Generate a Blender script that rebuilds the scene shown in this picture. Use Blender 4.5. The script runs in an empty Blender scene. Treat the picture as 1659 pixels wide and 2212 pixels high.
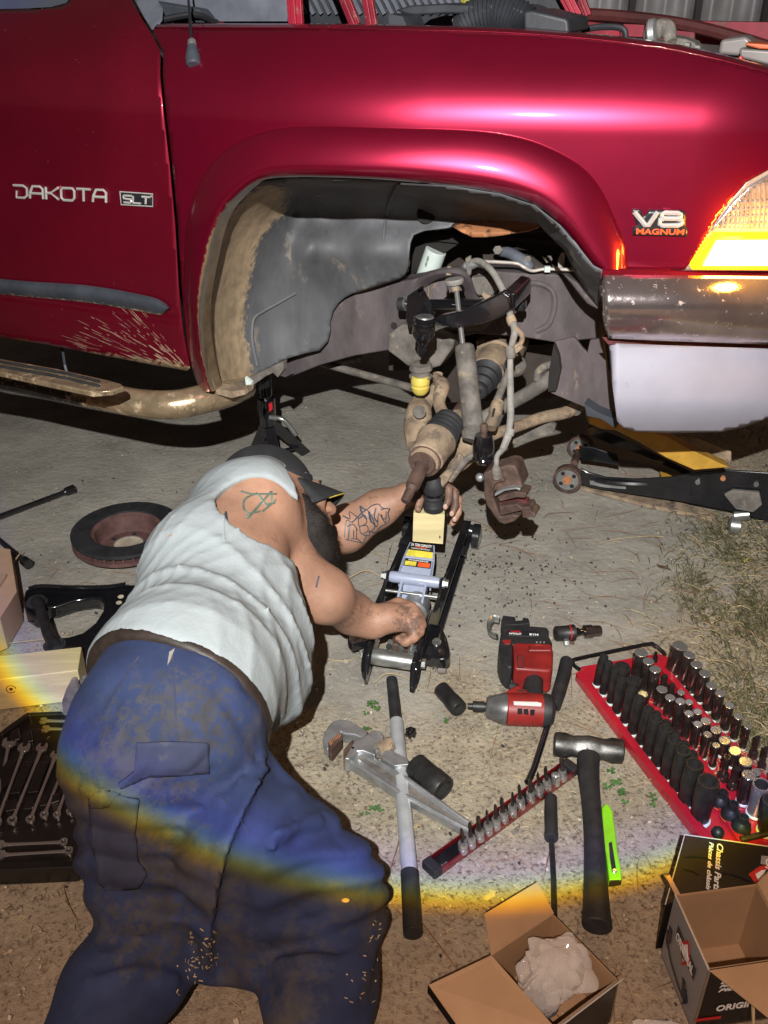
import bpy, bmesh, math, random
import numpy as np
from mathutils import Vector, Matrix, Euler, geometry
from mathutils.bvhtree import BVHTree
random.seed(7); rng = np.random.default_rng(11)
R = math.radians
sc = bpy.context.scene
# ------------------------------------------------------------------ camera
CAMZ, PITCH, FPX = 1.40, R(30), 2000.0
cd = bpy.data.cameras.new('camera'); cam = bpy.data.objects.new('camera', cd)
sc.collection.objects.link(cam); sc.camera = cam
cd.sensor_fit = 'VERTICAL'; cd.sensor_height = 36; cd.lens = FPX/2212*36
cd.clip_start = .05; cd.clip_end = 200
cam.location = (0, 0, CAMZ); cam.rotation_euler = (R(90)-PITCH, 0, 0)
# ------------------------------------------------------------------ world (night) and exposure
w = bpy.data.worlds.new('World'); sc.world = w; w.use_nodes = True
bg = w.node_tree.nodes['Background']
sky = w.node_tree.nodes.new('ShaderNodeTexSky'); sky.sky_type = 'NISHITA'; sky.sun_disc = False
sky.sun_elevation = R(-3); sky.sun_rotation = R(200)
hs = w.node_tree.nodes.new('ShaderNodeMixRGB'); hs.inputs[0].default_value = .55
hs.inputs[2].default_value = (.50, .34, .28, 1)
w.node_tree.links.new(sky.outputs[0], hs.inputs[1]); w.node_tree.links.new(hs.outputs[0], bg.inputs[0])
bg.inputs[1].default_value = .21
sc.view_settings.view_transform = 'Standard'; sc.view_settings.look = 'None'
sc.view_settings.exposure = 0; sc.view_settings.gamma = 1
# ------------------------------------------------------------------ the hand-held torch: a spot with a prismatic rim
ld = bpy.data.lights.new('torch_beam', 'SPOT'); lamp = bpy.data.objects.new('torch_beam', ld)
sc.collection.objects.link(lamp)
LPOS = Vector((-.10, -.50, 2.0)); LAIM = LPOS+Vector((.089, .891, -.445))
lamp.location = LPOS
lamp.rotation_euler = (LAIM-LPOS).to_track_quat('-Z', 'Y').to_euler()
ld.energy = 640; ld.spot_size = R(150); ld.spot_blend = .6; ld.shadow_soft_size = .012
ld.color = (1, .985, .95)
ld.use_nodes = True
nt = ld.node_tree; em = nt.nodes['Emission']
tc = nt.nodes.new('ShaderNodeTexCoord'); sp = nt.nodes.new('ShaderNodeSeparateXYZ')
nt.links.new(tc.outputs['Normal'], sp.inputs[0])
mx = nt.nodes.new('ShaderNodeMath'); mx.operation = 'ABSOLUTE'
nt.links.new(sp.outputs[2], mx.inputs[0])
ac = nt.nodes.new('ShaderNodeMath'); ac.operation = 'ARCCOSINE'; nt.links.new(mx.outputs[0], ac.inputs[0])
dv = nt.nodes.new('ShaderNodeMath'); dv.operation = 'DIVIDE'; dv.inputs[1].default_value = R(50)
nt.links.new(ac.outputs[0], dv.inputs[0])
cr = nt.nodes.new('ShaderNodeValToRGB'); nt.links.new(dv.outputs[0], cr.inputs[0])
RIM = 25.7
stops = [(0, (1, 1, 1)), (12, (.97, .97, .98)), (19, (.80, .80, .80)), (RIM-3, (.66, .66, .66)), (RIM-1.35, (.62, .60, .98)),
         (RIM-.95, (.60, .86, .98)), (RIM-.55, (1, .95, .12)), (RIM-.22, (.95, .48, .03)), (RIM+.12, (.27, .195, .16)), (50, (.23, .175, .145))]
el = cr.color_ramp.elements
for i, (a, c) in enumerate(stops):
    e = el[i] if i < 2 else el.new(a/50)
    e.position = a/50; e.color = (*c, 1)
nt.links.new(cr.outputs[0], em.inputs[0])

# ------------------------------------------------------------------ pixel rays (1659 x 2212 units) -> points of the place
SP, CP = math.sin(PITCH), math.cos(PITCH)
def ray(px, py):
    k = py-1106
    return Vector((px-829.5, FPX*CP-k*SP, -(FPX*SP+k*CP)))
def G(px, py, z=0.0):
    r = ray(px, py); t = (z-CAMZ)/r.z
    return Vector((r.x*t, r.y*t, z))
def atY(px, py, Y):
    r = ray(px, py); t = Y/r.y
    return Vector((r.x*t, Y, CAMZ+r.z*t))
YAW = R(23.4)
U = Vector((math.cos(YAW), -math.sin(YAW), 0)); N = Vector((math.sin(YAW), math.cos(YAW), 0))
P0 = Vector((.0475, 1.933, 0))
def S(px, py, d=0.0):
    r = ray(px, py); t = (P0+N*d).dot(N)/r.dot(N)
    return Vector((r.x*t, r.y*t, CAMZ+r.z*t))
def sz(p):
    q = p-P0
    return q.dot(U), p.z, q.dot(N)
def T(s, z, d): 
    return P0+U*s+N*d+Vector((0, 0, z))
def body_d(s, z):
    d = 0.0
    if z > 1.135: d += 3.4*(z-1.135)**2
    if z < .80: d += .25*(.80-z)**2
    if s > -.38:
        a = min(s, .02)+.38; d += .26*a*a/.8
    if s > .02: d += .26*(s-.02)
    if s > .52: d += 1.1*(s-.52)**2
    return d
def onbody(px, py, off=0.0, f=body_d):
    d = 0.0
    for _ in range(12):
        p = S(px, py, d+off); s, z, _d = sz(p); d = d*.35+f(s, z)*.65
    return S(px, py, d+off)

# ------------------------------------------------------------------ materials
def nd(nt, t, **k):
    n = nt.nodes.new(t)
    for a, b in k.items(): setattr(n, a, b)
    return n
def mat(name, col, rough=.5, metal=0.0, var=.25, vs=12.0, bump=.0, bs=60.0, dirt=None, coat=0, emis=None, trans=0, spec=.5, attr=None, ramp2=None, streak=None):
    """dirt = (colour, amount 0..1, scale); attr = colour laid where the vertex attribute 'mask' is high"""
    m = bpy.data.materials.new(name); m.use_nodes = True; nt = m.node_tree; L = nt.links.new
    b = nt.nodes['Principled BSDF']
    b.inputs['Roughness'].default_value = rough; b.inputs['Metallic'].default_value = metal
    b.inputs['Coat Weight'].default_value = coat; b.inputs['Coat Roughness'].default_value = .035
    b.inputs['Specular IOR Level'].default_value = spec
    b.inputs['Transmission Weight'].default_value = trans
    tc = nd(nt, 'ShaderNodeTexCoord'); co = tc.outputs['Object']
    if streak:
        mp = nd(nt, 'ShaderNodeMapping'); mp.inputs['Scale'].default_value = streak; L(co, mp.inputs[0]); co = mp.outputs[0]
    n1 = nd(nt, 'ShaderNodeTexNoise'); n1.inputs['Scale'].default_value = vs; n1.inputs['Detail'].default_value = 5; n1.inputs['Roughness'].default_value = .62
    L(co, n1.inputs['Vector'])
    cr = nd(nt, 'ShaderNodeValToRGB'); L(n1.outputs[0], cr.inputs[0])
    c = Vector(col); lo = c*(1-var); hi = c*(1+var)
    if ramp2: hi = Vector(ramp2)
    cr.color_ramp.elements[0].position = .36; cr.color_ramp.elements[1].position = .66
    cr.color_ramp.elements[0].color = (*lo, 1); cr.color_ramp.elements[1].color = (min(hi[0], 1), min(hi[1], 1), min(hi[2], 1), 1)
    out = cr.outputs[0]
    if dirt:
        dc, am, ds = dirt
        n2 = nd(nt, 'ShaderNodeTexNoise'); n2.inputs['Scale'].default_value = ds; n2.inputs['Detail'].default_value = 8; n2.inputs['Roughness'].default_value = .7
        L(co, n2.inputs['Vector'])
        r2 = nd(nt, 'ShaderNodeMapRange'); r2.inputs[1].default_value = .72-am*.42; r2.inputs[2].default_value = .80-am*.34; L(n2.outputs[0], r2.inputs[0])
        mx = nd(nt, 'ShaderNodeMixRGB'); L(r2.outputs[0], mx.inputs[0]); L(out, mx.inputs[1]); mx.inputs[2].default_value = (*dc, 1); out = mx.outputs[0]
        mr = nd(nt, 'ShaderNodeMapRange'); mr.inputs[3].default_value = rough; mr.inputs[4].default_value = max(rough, .8); L(r2.outputs[0], mr.inputs[0]); L(mr.outputs[0], b.inputs['Roughness'])
        if metal > 0:
            mm = nd(nt, 'ShaderNodeMapRange'); mm.inputs[3].default_value = metal; mm.inputs[4].default_value = 0; L(r2.outputs[0], mm.inputs[0]); L(mm.outputs[0], b.inputs['Metallic'])
        if coat > 0:
            mm = nd(nt, 'ShaderNodeMapRange'); mm.inputs[3].default_value = coat; mm.inputs[4].default_value = 0; L(r2.outputs[0], mm.inputs[0]); L(mm.outputs[0], b.inputs['Coat Weight'])
    if attr:
        at = nd(nt, 'ShaderNodeAttribute', attribute_name='mask')
        n3 = nd(nt, 'ShaderNodeTexNoise'); n3.inputs['Scale'].default_value = 55; n3.inputs['Detail'].default_value = 8; n3.inputs['Roughness'].default_value = .75
        L(tc.outputs['Object'], n3.inputs['Vector'])
        ad = nd(nt, 'ShaderNodeMath', operation='ADD'); L(at.outputs['Fac'], ad.inputs[0]); L(n3.outputs[0], ad.inputs[1])
        r3 = nd(nt, 'ShaderNodeMapRange'); r3.inputs[1].default_value = .95; r3.inputs[2].default_value = 1.08; L(ad.outputs[0], r3.inputs[0])
        n4 = nd(nt, 'ShaderNodeTexNoise'); n4.inputs['Scale'].default_value = 30; n4.inputs['Detail'].default_value = 6; L(tc.outputs['Object'], n4.inputs['Vector'])
        c4 = nd(nt, 'ShaderNodeValToRGB'); L(n4.outputs[0], c4.inputs[0]); a = Vector(attr)
        c4.color_ramp.elements[0].position = .35; c4.color_ramp.elements[1].position = .65
        c4.color_ramp.elements[0].color = (*(a*.72), 1); c4.color_ramp.elements[1].color = (*(a*1.12), 1)
        mx = nd(nt, 'ShaderNodeMixRGB'); L(r3.outputs[0], mx.inputs[0]); L(out, mx.inputs[1]); L(c4.outputs[0], mx.inputs[2]); out = mx.outputs[0]
        for sock, v0, v1 in (('Roughness', rough, .9), ('Metallic', metal, 0), ('Coat Weight', coat, 0)):
            mm = nd(nt, 'ShaderNodeMapRange'); mm.inputs[3].default_value = v0; mm.inputs[4].default_value = v1; L(r3.outputs[0], mm.inputs[0])
            if not nt.nodes['Principled BSDF'].inputs[sock].is_linked: L(mm.outputs[0], b.inputs[sock])
    L(out, b.inputs['Base Color'])
    if emis:
        b.inputs['Emission Color'].default_value = (*emis[0], 1); b.inputs['Emission Strength'].default_value = emis[1]
    if bump:
        nb = nd(nt, 'ShaderNodeTexNoise'); nb.inputs['Scale'].default_value = bs; nb.inputs['Detail'].default_value = 6; nb.inputs['Roughness'].default_value = .65
        L(co, nb.inputs['Vector'])
        bp = nd(nt, 'ShaderNodeBump'); bp.inputs['Strength'].default_value = 1; bp.inputs['Distance'].default_value = bump
        L(nb.outputs[0], bp.inputs['Height']); L(bp.outputs[0], b.inputs['Normal'])
    return m
MUD = (.47, .33, .19)
DUST = (.36, .29, .21)
M = {}
M['paint'] = mat('red_metallic_paint', (.24, .0035, .028), .34, .72, .10, 3, coat=1, dirt=((.30, .12, .14), .06, 260), attr=(.42, .30, .18))
M['paint2'] = mat('red_metallic_paint_dusty', (.23, .0045, .024), .42, .70, .12, 4, coat=.8, dirt=((.30, .20, .16), .12, 90), attr=(.50, .37, .22))
M['inner_red'] = mat('dull_red_inner_paint', (.27, .012, .03), .45, .2, .3, 9, dirt=((.25, .16, .13), .35, 30))
M['brick_dust'] = mat('dusty_dark_red', (.10, .02, .02), .7, 0, .4, 9)
M['black'] = mat('gloss_black_paint', (.012, .012, .014), .22, 0, .3, 10, coat=.6, dirt=((.16, .13, .10), .06, 60))
M['blackgloss'] = mat('wet_black_enamel', (.008, .008, .01), .13, 0, .3, 10, coat=1)
M['blackmatte'] = mat('matte_black_rubber', (.022, .022, .025), .62, 0, .35, 18, bump=.0006, bs=160, dirt=((.14, .12, .10), .16, 40))
M['letterchrome'] = mat('bright_badge_chrome', (.60, .58, .56), .22, .35, .1, 12, coat=.6)
M['impact'] = mat('phosphate_black_steel', (.034, .034, .034), .46, .5, .35, 40, bump=.0002, bs=200, dirt=((.10, .09, .08), .15, 80))
M['chrome'] = mat('polished_chrome', (.55, .54, .53), .16, .80, .12, 12, dirt=((.10, .07, .06), .10, 60))
M['chrome_dirty'] = mat('speckled_bumper_chrome', (.58, .50, .50), .15, .92, .15, 8, bump=.0012, bs=16, dirt=((.40, .30, .27), .27, 60))
M['smoke'] = mat('dark_socket_chrome', (.15, .115, .105), .14, .85, .3, 30)
M['steel'] = mat('dull_zinc_steel', (.50, .52, .50), .32, .85, .25, 30, bump=.0002, bs=120, dirt=((.20, .17, .13), .10, 50))
M['silver'] = mat('scuffed_silver_paint', (.47, .50, .52), .40, .3, .2, 14, bump=.0003, bs=90, dirt=((.05, .045, .04), .17, 70))
M['alu'] = mat('cast_aluminium', (.40, .41, .42), .40, .70, .25, 22, bump=.0005, bs=90, dirt=((.30, .25, .19), .20, 35))
M['jackgrey'] = mat('blue_grey_jack_paint', (.34, .38, .50), .35, .1, .12, 14, coat=.3, dirt=((.20, .17, .13), .12, 60))
M['rust'] = mat('brown_rusted_iron', (.095, .058, .045), .7, .25, .4, 30, bump=.0012, bs=120, dirt=((.16, .085, .05), .3, 60))
M['rust2'] = mat('dark_red_rotor_rust', (.12, .06, .055), .7, .1, .3, 24, bump=.0006, bs=120)
M['mudmetal'] = mat('mud_caked_metal', (.29, .215, .145), .88, 0, .35, 18, bump=.004, bs=50, dirt=((.10, .078, .065), .45, 22))
M['greymud'] = mat('grey_dusty_metal', (.155, .140, .125), .8, .1, .4, 20, bump=.0022, bs=60, dirt=((.34, .26, .17), .34, 24))
M['frame'] = mat('dusty_frame_rail', (.115, .095, .10), .75, .1, .35, 10, bump=.001, bs=70, dirt=((.30, .22, .16), .30, 14), streak=(1, 1, .45))
M['liner'] = mat('grey_plastic_liner', (.105, .107, .115), .62, 0, .42, 5, bump=.0015, bs=30, dirt=((.30, .25, .19), .30, 16), attr=(.50, .37, .23), streak=(1, 1, .35))
M['apron'] = mat('dark_brown_apron', (.045, .034, .028), .8, 0, .4, 8, bump=.001, bs=40)
M['underbody'] = mat('black_underbody', (.015, .013, .012), .9, 0, .4, 6)
M['trimgrey'] = mat('bluish_black_side_trim', (.045, .052, .065), .5, 0, .25, 12, bump=.0005, bs=120, attr=(.42, .31, .20), dirt=((.22, .18, .14), .14, 40))
M['valance'] = mat('pale_grey_plastic_valance', (.30, .29, .345), .55, 0, .08, 5, bump=.0003, bs=160, attr=(.46, .33, .22), dirt=((.24, .20, .20), .22, 22))
M['board'] = mat('dark_side_step_bar', (.04, .038, .036), .22, .6, .3, 12, bump=.0012, bs=60, attr=(.46, .35, .22), dirt=((.40, .31, .20), .40, 26))
M['glass'] = mat('dark_glass', (.10, .12, .15), .08, 0, .1, 4, coat=.5)
M['greyplastic'] = mat('grey_blue_plastic', (.12, .13, .16), .55, 0, .25, 10, bump=.0005, bs=60, dirt=((.25, .22, .20), .2, 30))
M['darkplastic'] = mat('dark_engine_plastic', (.03, .033, .04), .5, 0, .3, 12, bump=.0005, bs=60, dirt=((.16, .15, .14), .18, 30))
M['clearplastic'] = mat('milky_plastic', (.24, .21, .20), .35, 0, .15, 8, dirt=((.25, .2, .17), .2, 30))
M['orangeplastic'] = mat('orange_cap_plastic', (.6, .12, .03), .4, 0, .1, 8)
M['yellowrub'] = mat('yellow_rubber', (.62, .50, .10), .55, 0, .15, 20, dirt=((.30, .22, .12), .14, 50))
M['yellowpaint'] = mat('worn_yellow_paint', (.50, .28, .04), .5, 0, .2, 16, bump=.0008, bs=60, dirt=((.16, .11, .06), .28, 20))
M['yellow'] = mat('bright_yellow_plastic', (.60, .60, .10), .45, 0, .15, 20)
M['filter'] = mat('pale_green_white_can', (.62, .70, .66), .3, 0, .08, 8, dirt=((.25, .19, .13), .12, 14))
M['hose'] = mat('dusty_grey_hose', (.25, .235, .215), .75, 0, .25, 30, bump=.0005, bs=90, dirt=((.42, .33, .24), .2, 30))
M['line'] = mat('off_white_brake_line', (.48, .43, .38), .5, .2, .2, 30)
M['amber'] = mat('amber_lens', (.85, .30, .01), .25, 0, .2, 60, emis=((1, .30, .005), 2.2), coat=.5)
M['lit'] = mat('lit_amber_bulb_window', (1, .8, .3), .3, 0, 0, 5, emis=((1, .62, .10), 26))
M['lens'] = mat('clear_headlamp_lens', (.42, .34, .30), .14, .55, .3, 40, coat=1, bump=.002, bs=40)
M['lens2'] = mat('headlamp_lens_rib', (.70, .62, .58), .10, .7, .2, 60, coat=1)
M['badgeblack'] = mat('badge_black', (.015, .015, .018), .35, 0, .1, 8)
M['orangeprint'] = mat('orange_red_print', (.75, .10, .02), .4, 0, .1, 8)
M['white'] = mat('white_print', (.75, .75, .73), .5, 0, .05, 8)
M['redprint'] = mat('red_print', (.50, .012, .02), .45, 0, .1, 8)
M['yellowprint'] = mat('yellow_label_print', (.62, .52, .05), .5, 0, .2, 60, dirt=((.28, .22, .14), .25, 50))
M['card'] = mat('brown_cardboard', (.42, .27, .155), .85, 0, .08, 10, bump=.0003, bs=140)
M['card_in'] = mat('brown_cardboard_inside', (.36, .235, .135), .88, 0, .08, 10, bump=.0003, bs=140)
M['card_black'] = mat('glossy_black_carton_print', (.010, .009, .009), .38, 0, .3, 10, coat=.12, spec=.25, bump=.0006, bs=22)
M['card_grey'] = mat('grey_carton_print', (.27, .265, .27), .5, 0, .08, 8, bump=.0003, bs=90)
M['card_white'] = mat('white_carton_edge', (.55, .52, .47), .7, 0, .1, 8)
M['rackred'] = mat('red_sheet_rack', (.45, .014, .03), .38, .1, .15, 12, coat=.4, dirt=((.30, .28, .25), .10, 40))
M['railred'] = mat('dark_red_anodised_rail', (.24, .012, .018), .25, .5, .2, 20, coat=.5)
M['toolred'] = mat('scuffed_red_tool_plastic', (.25, .018, .016), .45, 0, .25, 18, dirt=((.05, .03, .028), .24, 45))
M['tooldark'] = mat('black_tool_rubber', (.020, .020, .022), .58, 0, .35, 30, bump=.0006, bs=140, dirt=((.12, .10, .08), .14, 50))
M['nose'] = mat('scuffed_gear_case', (.17, .17, .17), .38, .6, .3, 30, dirt=((.05, .05, .05), .2, 50))
M['hammer'] = mat('battered_forged_steel', (.085, .082, .078), .42, .75, .4, 26, bump=.0008, bs=60, dirt=((.035, .032, .03), .35, 40))
M['green'] = mat('lime_green_plastic', (.22, .62, .015), .42, 0, .12, 14, dirt=((.10, .18, .03), .12, 50))
M['wood'] = mat('pale_pine_wood', (.60, .51, .27), .7, 0, .16, 6, bump=.0003, bs=60, streak=(.6, 6, 6), dirt=((.40, .30, .14), .12, 14))
M['skin'] = mat('tanned_skin', (.35, .195, .13), .52, 0, .20, 9, bump=.0010, bs=90, dirt=((.16, .09, .062), .26, 13), spec=.35, attr=(.17, .10, .075))
M['skin'].node_tree.nodes['Principled BSDF'].inputs['Subsurface Weight'].default_value = .18
M['skin'].node_tree.nodes['Principled BSDF'].inputs['Subsurface Scale'].default_value = .006
M['shirt'] = mat('white_cotton_vest', (.30, .335, .345), .85, 0, .09, 4, bump=.0035, bs=20, dirt=((.52, .47, .40), .10, 9))
M['pants'] = mat('navy_work_trousers', (.018, .030, .085), .85, 0, .35, 7, bump=.0005, bs=420, dirt=((.060, .056, .058), .50, 5), attr=(.046, .046, .055))
M['pocket'] = mat('navy_pocket_cloth', (.030, .036, .075), .85, 0, .3, 9, bump=.0005, bs=420, dirt=((.085, .078, .070), .45, 9))
M['belt'] = mat('dark_brown_leather', (.028, .019, .015), .55, 0, .3, 30, bump=.0006, bs=90)
M['cap'] = mat('black_cap_cloth', (.018, .019, .022), .8, 0, .3, 20, bump=.0004, bs=300)
M['hair'] = mat('dark_brown_beard', (.012, .008, .006), .75, 0, .4, 60, bump=.002, bs=200)
M['ink'] = mat('faded_tattoo_ink', (.045, .060, .085), .5, 0, .3, 60)
M['ink2'] = mat('green_faded_tattoo_ink', (.10, .14, .11), .5, 0, .3, 60)
M['nail'] = mat('finger_nail', (.55, .36, .29), .35, 0, .1, 20)
M['straw'] = mat('dry_straw', (.48, .37, .20), .8, 0, .3, 15)
M['needle'] = mat('brown_pine_needle', (.24, .12, .06), .8, 0, .3, 15)
M['chip'] = mat('pale_debris', (.42, .36, .27), .9, 0, .4, 15)
M['darkchip'] = mat('dark_debris', (.035, .03, .028), .9, 0, .4, 15)
M['grass'] = mat('ground_grass', (.085, .105, .045), .8, 0, .5, 40, ramp2=(.20, .17, .08))
M['clover'] = mat('clover_leaf', (.06, .15, .04), .6, 0, .3, 15)
M['leaf'] = mat('dead_leaf', (.13, .07, .04), .8, 0, .3, 30)
M['leafyellow'] = mat('yellow_leaf', (.65, .5, .05), .7, 0, .2, 30)
M['wall'] = mat('galvanised_wall_sheet', (.46, .45, .46), .5, .3, .18, 5, dirt=((.25, .18, .15), .15, 8))
M['walldark'] = mat('dark_wall_seam', (.06, .05, .05), .7, 0, .3, 8)
M['oxide'] = mat('primer_orange_rusty_flange', (.45, .19, .08), .75, 0, .2, 12, bump=.0008, bs=60, dirt=((.05, .03, .025), .42, 26))
def bagmat():
    m = bpy.data.materials.new('clear_plastic_bag'); m.use_nodes = True; nt = m.node_tree; b = nt.nodes['Principled BSDF']
    b.inputs['Base Color'].default_value = (.95, .94, .92, 1); b.inputs['Roughness'].default_value = .09
    b.inputs['Coat Weight'].default_value = .6
    tr = nt.nodes.new('ShaderNodeBsdfTransparent'); tr.inputs[0].default_value = (.97, .96, .94, 1)
    mx = nt.nodes.new('ShaderNodeMixShader'); lw_ = nt.nodes.new('ShaderNodeLayerWeight'); lw_.inputs[0].default_value = .35
    mr_ = nt.nodes.new('ShaderNodeMapRange'); mr_.inputs[3].default_value = .26; mr_.inputs[4].default_value = .9; nt.links.new(lw_.outputs['Facing'], mr_.inputs[0]); nt.links.new(mr_.outputs[0], mx.inputs[0])
    nt.links.new(tr.outputs[0], mx.inputs[1]); nt.links.new(b.outputs[0], mx.inputs[2])
    nt.links.new(mx.outputs[0], nt.nodes['Material Output'].inputs[0])
    return m
M['bag'] = bagmat()

# ------------------------------------------------------------------ mesh building
def V(*a): return Vector(a[0]) if len(a) == 1 else Vector(a)
def basis(d):
    d = d.normalized(); a = Vector((0, 0, 1)) if abs(d.z) < .9 else Vector((1, 0, 0))
    x = d.cross(a).normalized(); return x, d.cross(x).normalized()
def cat(pts, n=6, closed=False):
    """Catmull-Rom through points (tuples or Vectors)"""
    P = [Vector(p) for p in pts]; m = len(P); out = []
    for i in range(m if closed else m-1):
        p0 = P[(i-1) % m] if closed or i > 0 else P[0]*2-P[1]
        p1 = P[i]; p2 = P[(i+1) % m]
        p3 = P[(i+2) % m] if closed or i+2 < m else p2*2-p1
        for j in range(n):
            t = j/n
            out.append(.5*((2*p1)+(p2-p0)*t+(2*p0-5*p1+4*p2-p3)*t*t+(3*p1-p0-3*p2+p3)*t**3))
    if not closed: out.append(P[-1].copy())
    return out
class MB:
    def __init__(s): s.v = []; s.f = []; s.mask = {}
    def add(s, vs, fs):
        o = len(s.v); s.v += [Vector(v) for v in vs]; s.f += [tuple(i+o for i in f) for f in fs]; return o
    def box(s, c, size, rot=None):
        c = Vector(c); h = Vector(size)*.5; m = rot if rot is not None else Matrix.Identity(3)
        vs = [c+m@Vector((x*h.x, y*h.y, z*h.z)) for x in (-1, 1) for y in (-1, 1) for z in (-1, 1)]
        s.add(vs, [(0, 1, 3, 2), (4, 6, 7, 5), (0, 4, 5, 1), (2, 3, 7, 6), (0, 2, 6, 4), (1, 5, 7, 3)]); return s
    def bar(s, a, b, wd, th, up=(0, 0, 1)):
        """rectangular bar from a to b: wd across, th along up"""
        a = Vector(a); b = Vector(b); d = (b-a); L = d.length; d.normalize()
        y = Vector(up).cross(d).normalized(); z = d.cross(y)
        s.box((a+b)/2, (L, wd, th), Matrix((d, y, z)).transposed()); return s
    def tube(s, pts, r, n=12, sm=0, capped=True, flat=1.0):
        P = [Vector(p) for p in pts]
        Rr = list(r) if hasattr(r, '__len__') else [r]*len(P)
        if sm:
            tt = [Vector((q, 0, 0)) for q in Rr]; P = cat(P, sm); Rr = [q.x for q in cat(tt, sm)]
        ds = []
        for i in range(len(P)):
            d = P[min(i+1, len(P)-1)]-P[max(i-1, 0)]
            ds.append(d.normalized() if d.length > 1e-9 else Vector((0, 0, 1)))
        x, y = basis(ds[0]); rings = []
        for i, p in enumerate(P):
            x = (x-ds[i]*x.dot(ds[i])).normalized(); y = ds[i].cross(x)
            rings.append([p+(x*math.cos(2*math.pi*k/n)+y*math.sin(2*math.pi*k/n)*flat)*Rr[i] for k in range(n)])
        vs = [v for q in rings for v in q]; fs = []
        for i in range(len(P)-1):
            for k in range(n):
                a = i*n+k; b = i*n+(k+1) % n; fs.append((a, b, b+n, a+n))
        if capped: fs.append(tuple(range(n-1, -1, -1))); fs.append(tuple((len(P)-1)*n+k for k in range(n)))
        s.add(vs, fs); return s
    def lathe(s, a, b, prof, n=20, sides=None, caps=True):
        """prof: (t along a->b as 0..1, radius in metres)"""
        a = Vector(a); b = Vector(b); x, y = basis(b-a); n = sides or n
        vs = []; fs = []
        for t, r in prof:
            c = a.lerp(b, t); vs += [c+(x*math.cos(2*math.pi*k/n)+y*math.sin(2*math.pi*k/n))*max(r, 1e-5) for k in range(n)]
        for i in range(len(prof)-1):
            for k in range(n):
                p = i*n+k; q = i*n+(k+1) % n; fs.append((p, q, q+n, p+n))
        if caps: fs.append(tuple(range(n-1, -1, -1))); fs.append(tuple((len(prof)-1)*n+k for k in range(n)))
        s.add(vs, fs); return s
    def ell(s, c, r, rot=None, n=16, m=10):
        c = Vector(c); mt = rot or Matrix.Identity(3); vs = []; fs = []
        for i in range(m+1):
            th = math.pi*i/m
            for k in range(n):
                ph = 2*math.pi*k/n
                vs.append(c+mt@Vector((r[0]*math.sin(th)*math.cos(ph), r[1]*math.sin(th)*math.sin(ph), r[2]*math.cos(th))))
        for i in range(m):
            for k in range(n):
                a = i*n+k; b = i*n+(k+1) % n; fs.append((a, a+n, b+n, b))
        s.add(vs, fs); return s
    def sheet(s, top, bot, th=None):
        """prism between two matching loops of points"""
        n = len(top)
        fs = [tuple(range(n)), tuple(range(2*n-1, n-1, -1))]+[(i, i+n, (i+1) % n+n, (i+1) % n) for i in range(n)]
        s.add(list(top)+list(bot), fs); return s
    def prismG(s, px, z1, z0=0.0):
        t = [G(a, b, z1) for a, b in px]; s.sheet(t, [Vector((p.x, p.y, z0)) for p in t]); return s
    def prismS(s, px, d0, d1):
        t = [S(a, b, d0) for a, b in px]; s.sheet(t, [p+N*(d1-d0) for p in t]); return s
    def grid(s, rows, closed=False):
        h = len(rows); wd = len(rows[0]); fs = []
        for i in range(h-1):
            for k in range(wd if closed else wd-1):
                a = i*wd+k; b = i*wd+(k+1) % wd; fs.append((a, b, b+wd, a+wd))
        s.add([v for r_ in rows for v in r_], fs); return s
    def build(s, name, m, parent=None, smooth=35, bevel=0, solid=0, flip=False, mask=None, sub=0, stuff=False):
        me = bpy.data.meshes.new(name)
        o = bpy.data.objects.new(name, me)
        org = Vector((0, 0, 0))
        if parent is not None:
            org = parent.get('_org'); org = Vector(org) if org is not None else parent_world(parent)
        else:
            lo = Vector([min(v[i] for v in s.v) for i in range(3)]); hi = Vector([max(v[i] for v in s.v) for i in range(3)])
            org = Vector(((lo.x+hi.x)/2, (lo.y+hi.y)/2, lo.z)); o.location = org
        me.from_pydata([v-org for v in s.v], [], s.f); me.validate()
        bm = bmesh.new(); bm.from_mesh(me); 
        if not flip: bmesh.ops.recalc_face_normals(bm, faces=bm.faces)
        bm.to_mesh(me); bm.free()
        if mask is not None:
            at = me.attributes.new('mask', 'FLOAT', 'POINT'); at.data.foreach_set('value', np.array(mask, dtype=np.float32))
        me.materials.append(M[m] if isinstance(m, str) else m)
        if smooth:
            me.polygons.foreach_set('use_smooth', [True]*len(me.polygons)); me.set_sharp_from_angle(angle=R(smooth))
        sc.collection.objects.link(o)
        if parent is not None: o.parent = parent
        if bevel:
            b = o.modifiers.new('b', 'BEVEL'); b.width = bevel; b.segments = 2; b.limit_method = 'ANGLE'; b.angle_limit = R(40); b.harden_normals = True
        if solid:
            b = o.modifiers.new('s', 'SOLIDIFY'); b.thickness = solid; b.offset = 0
        if sub:
            b = o.modifiers.new('u', 'SUBSURF'); b.levels = sub; b.render_levels = sub
        if stuff: o['kind'] = 'stuff'
        return o
_ORG = {}
def parent_world(p):
    q = p
    while q.parent is not None: q = q.parent
    return q.location.copy()
def tag(o, label, cat_, group=None, kind=None):
    if label: o['label'] = label
    if cat_: o['category'] = cat_
    if group: o['group'] = group
    if kind: o['kind'] = kind
    return o
def thing(name, label, cat_, loc=(0, 0, 0), group=None):
    o = bpy.data.objects.new(name, None); sc.collection.objects.link(o); o.location = Vector(loc); o.empty_display_size = .02
    return tag(o, label, cat_, group)
def part(fn, name, m, parent, **k):
    b = MB(); fn(b); return b.build(name, m, parent, **k)
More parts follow.
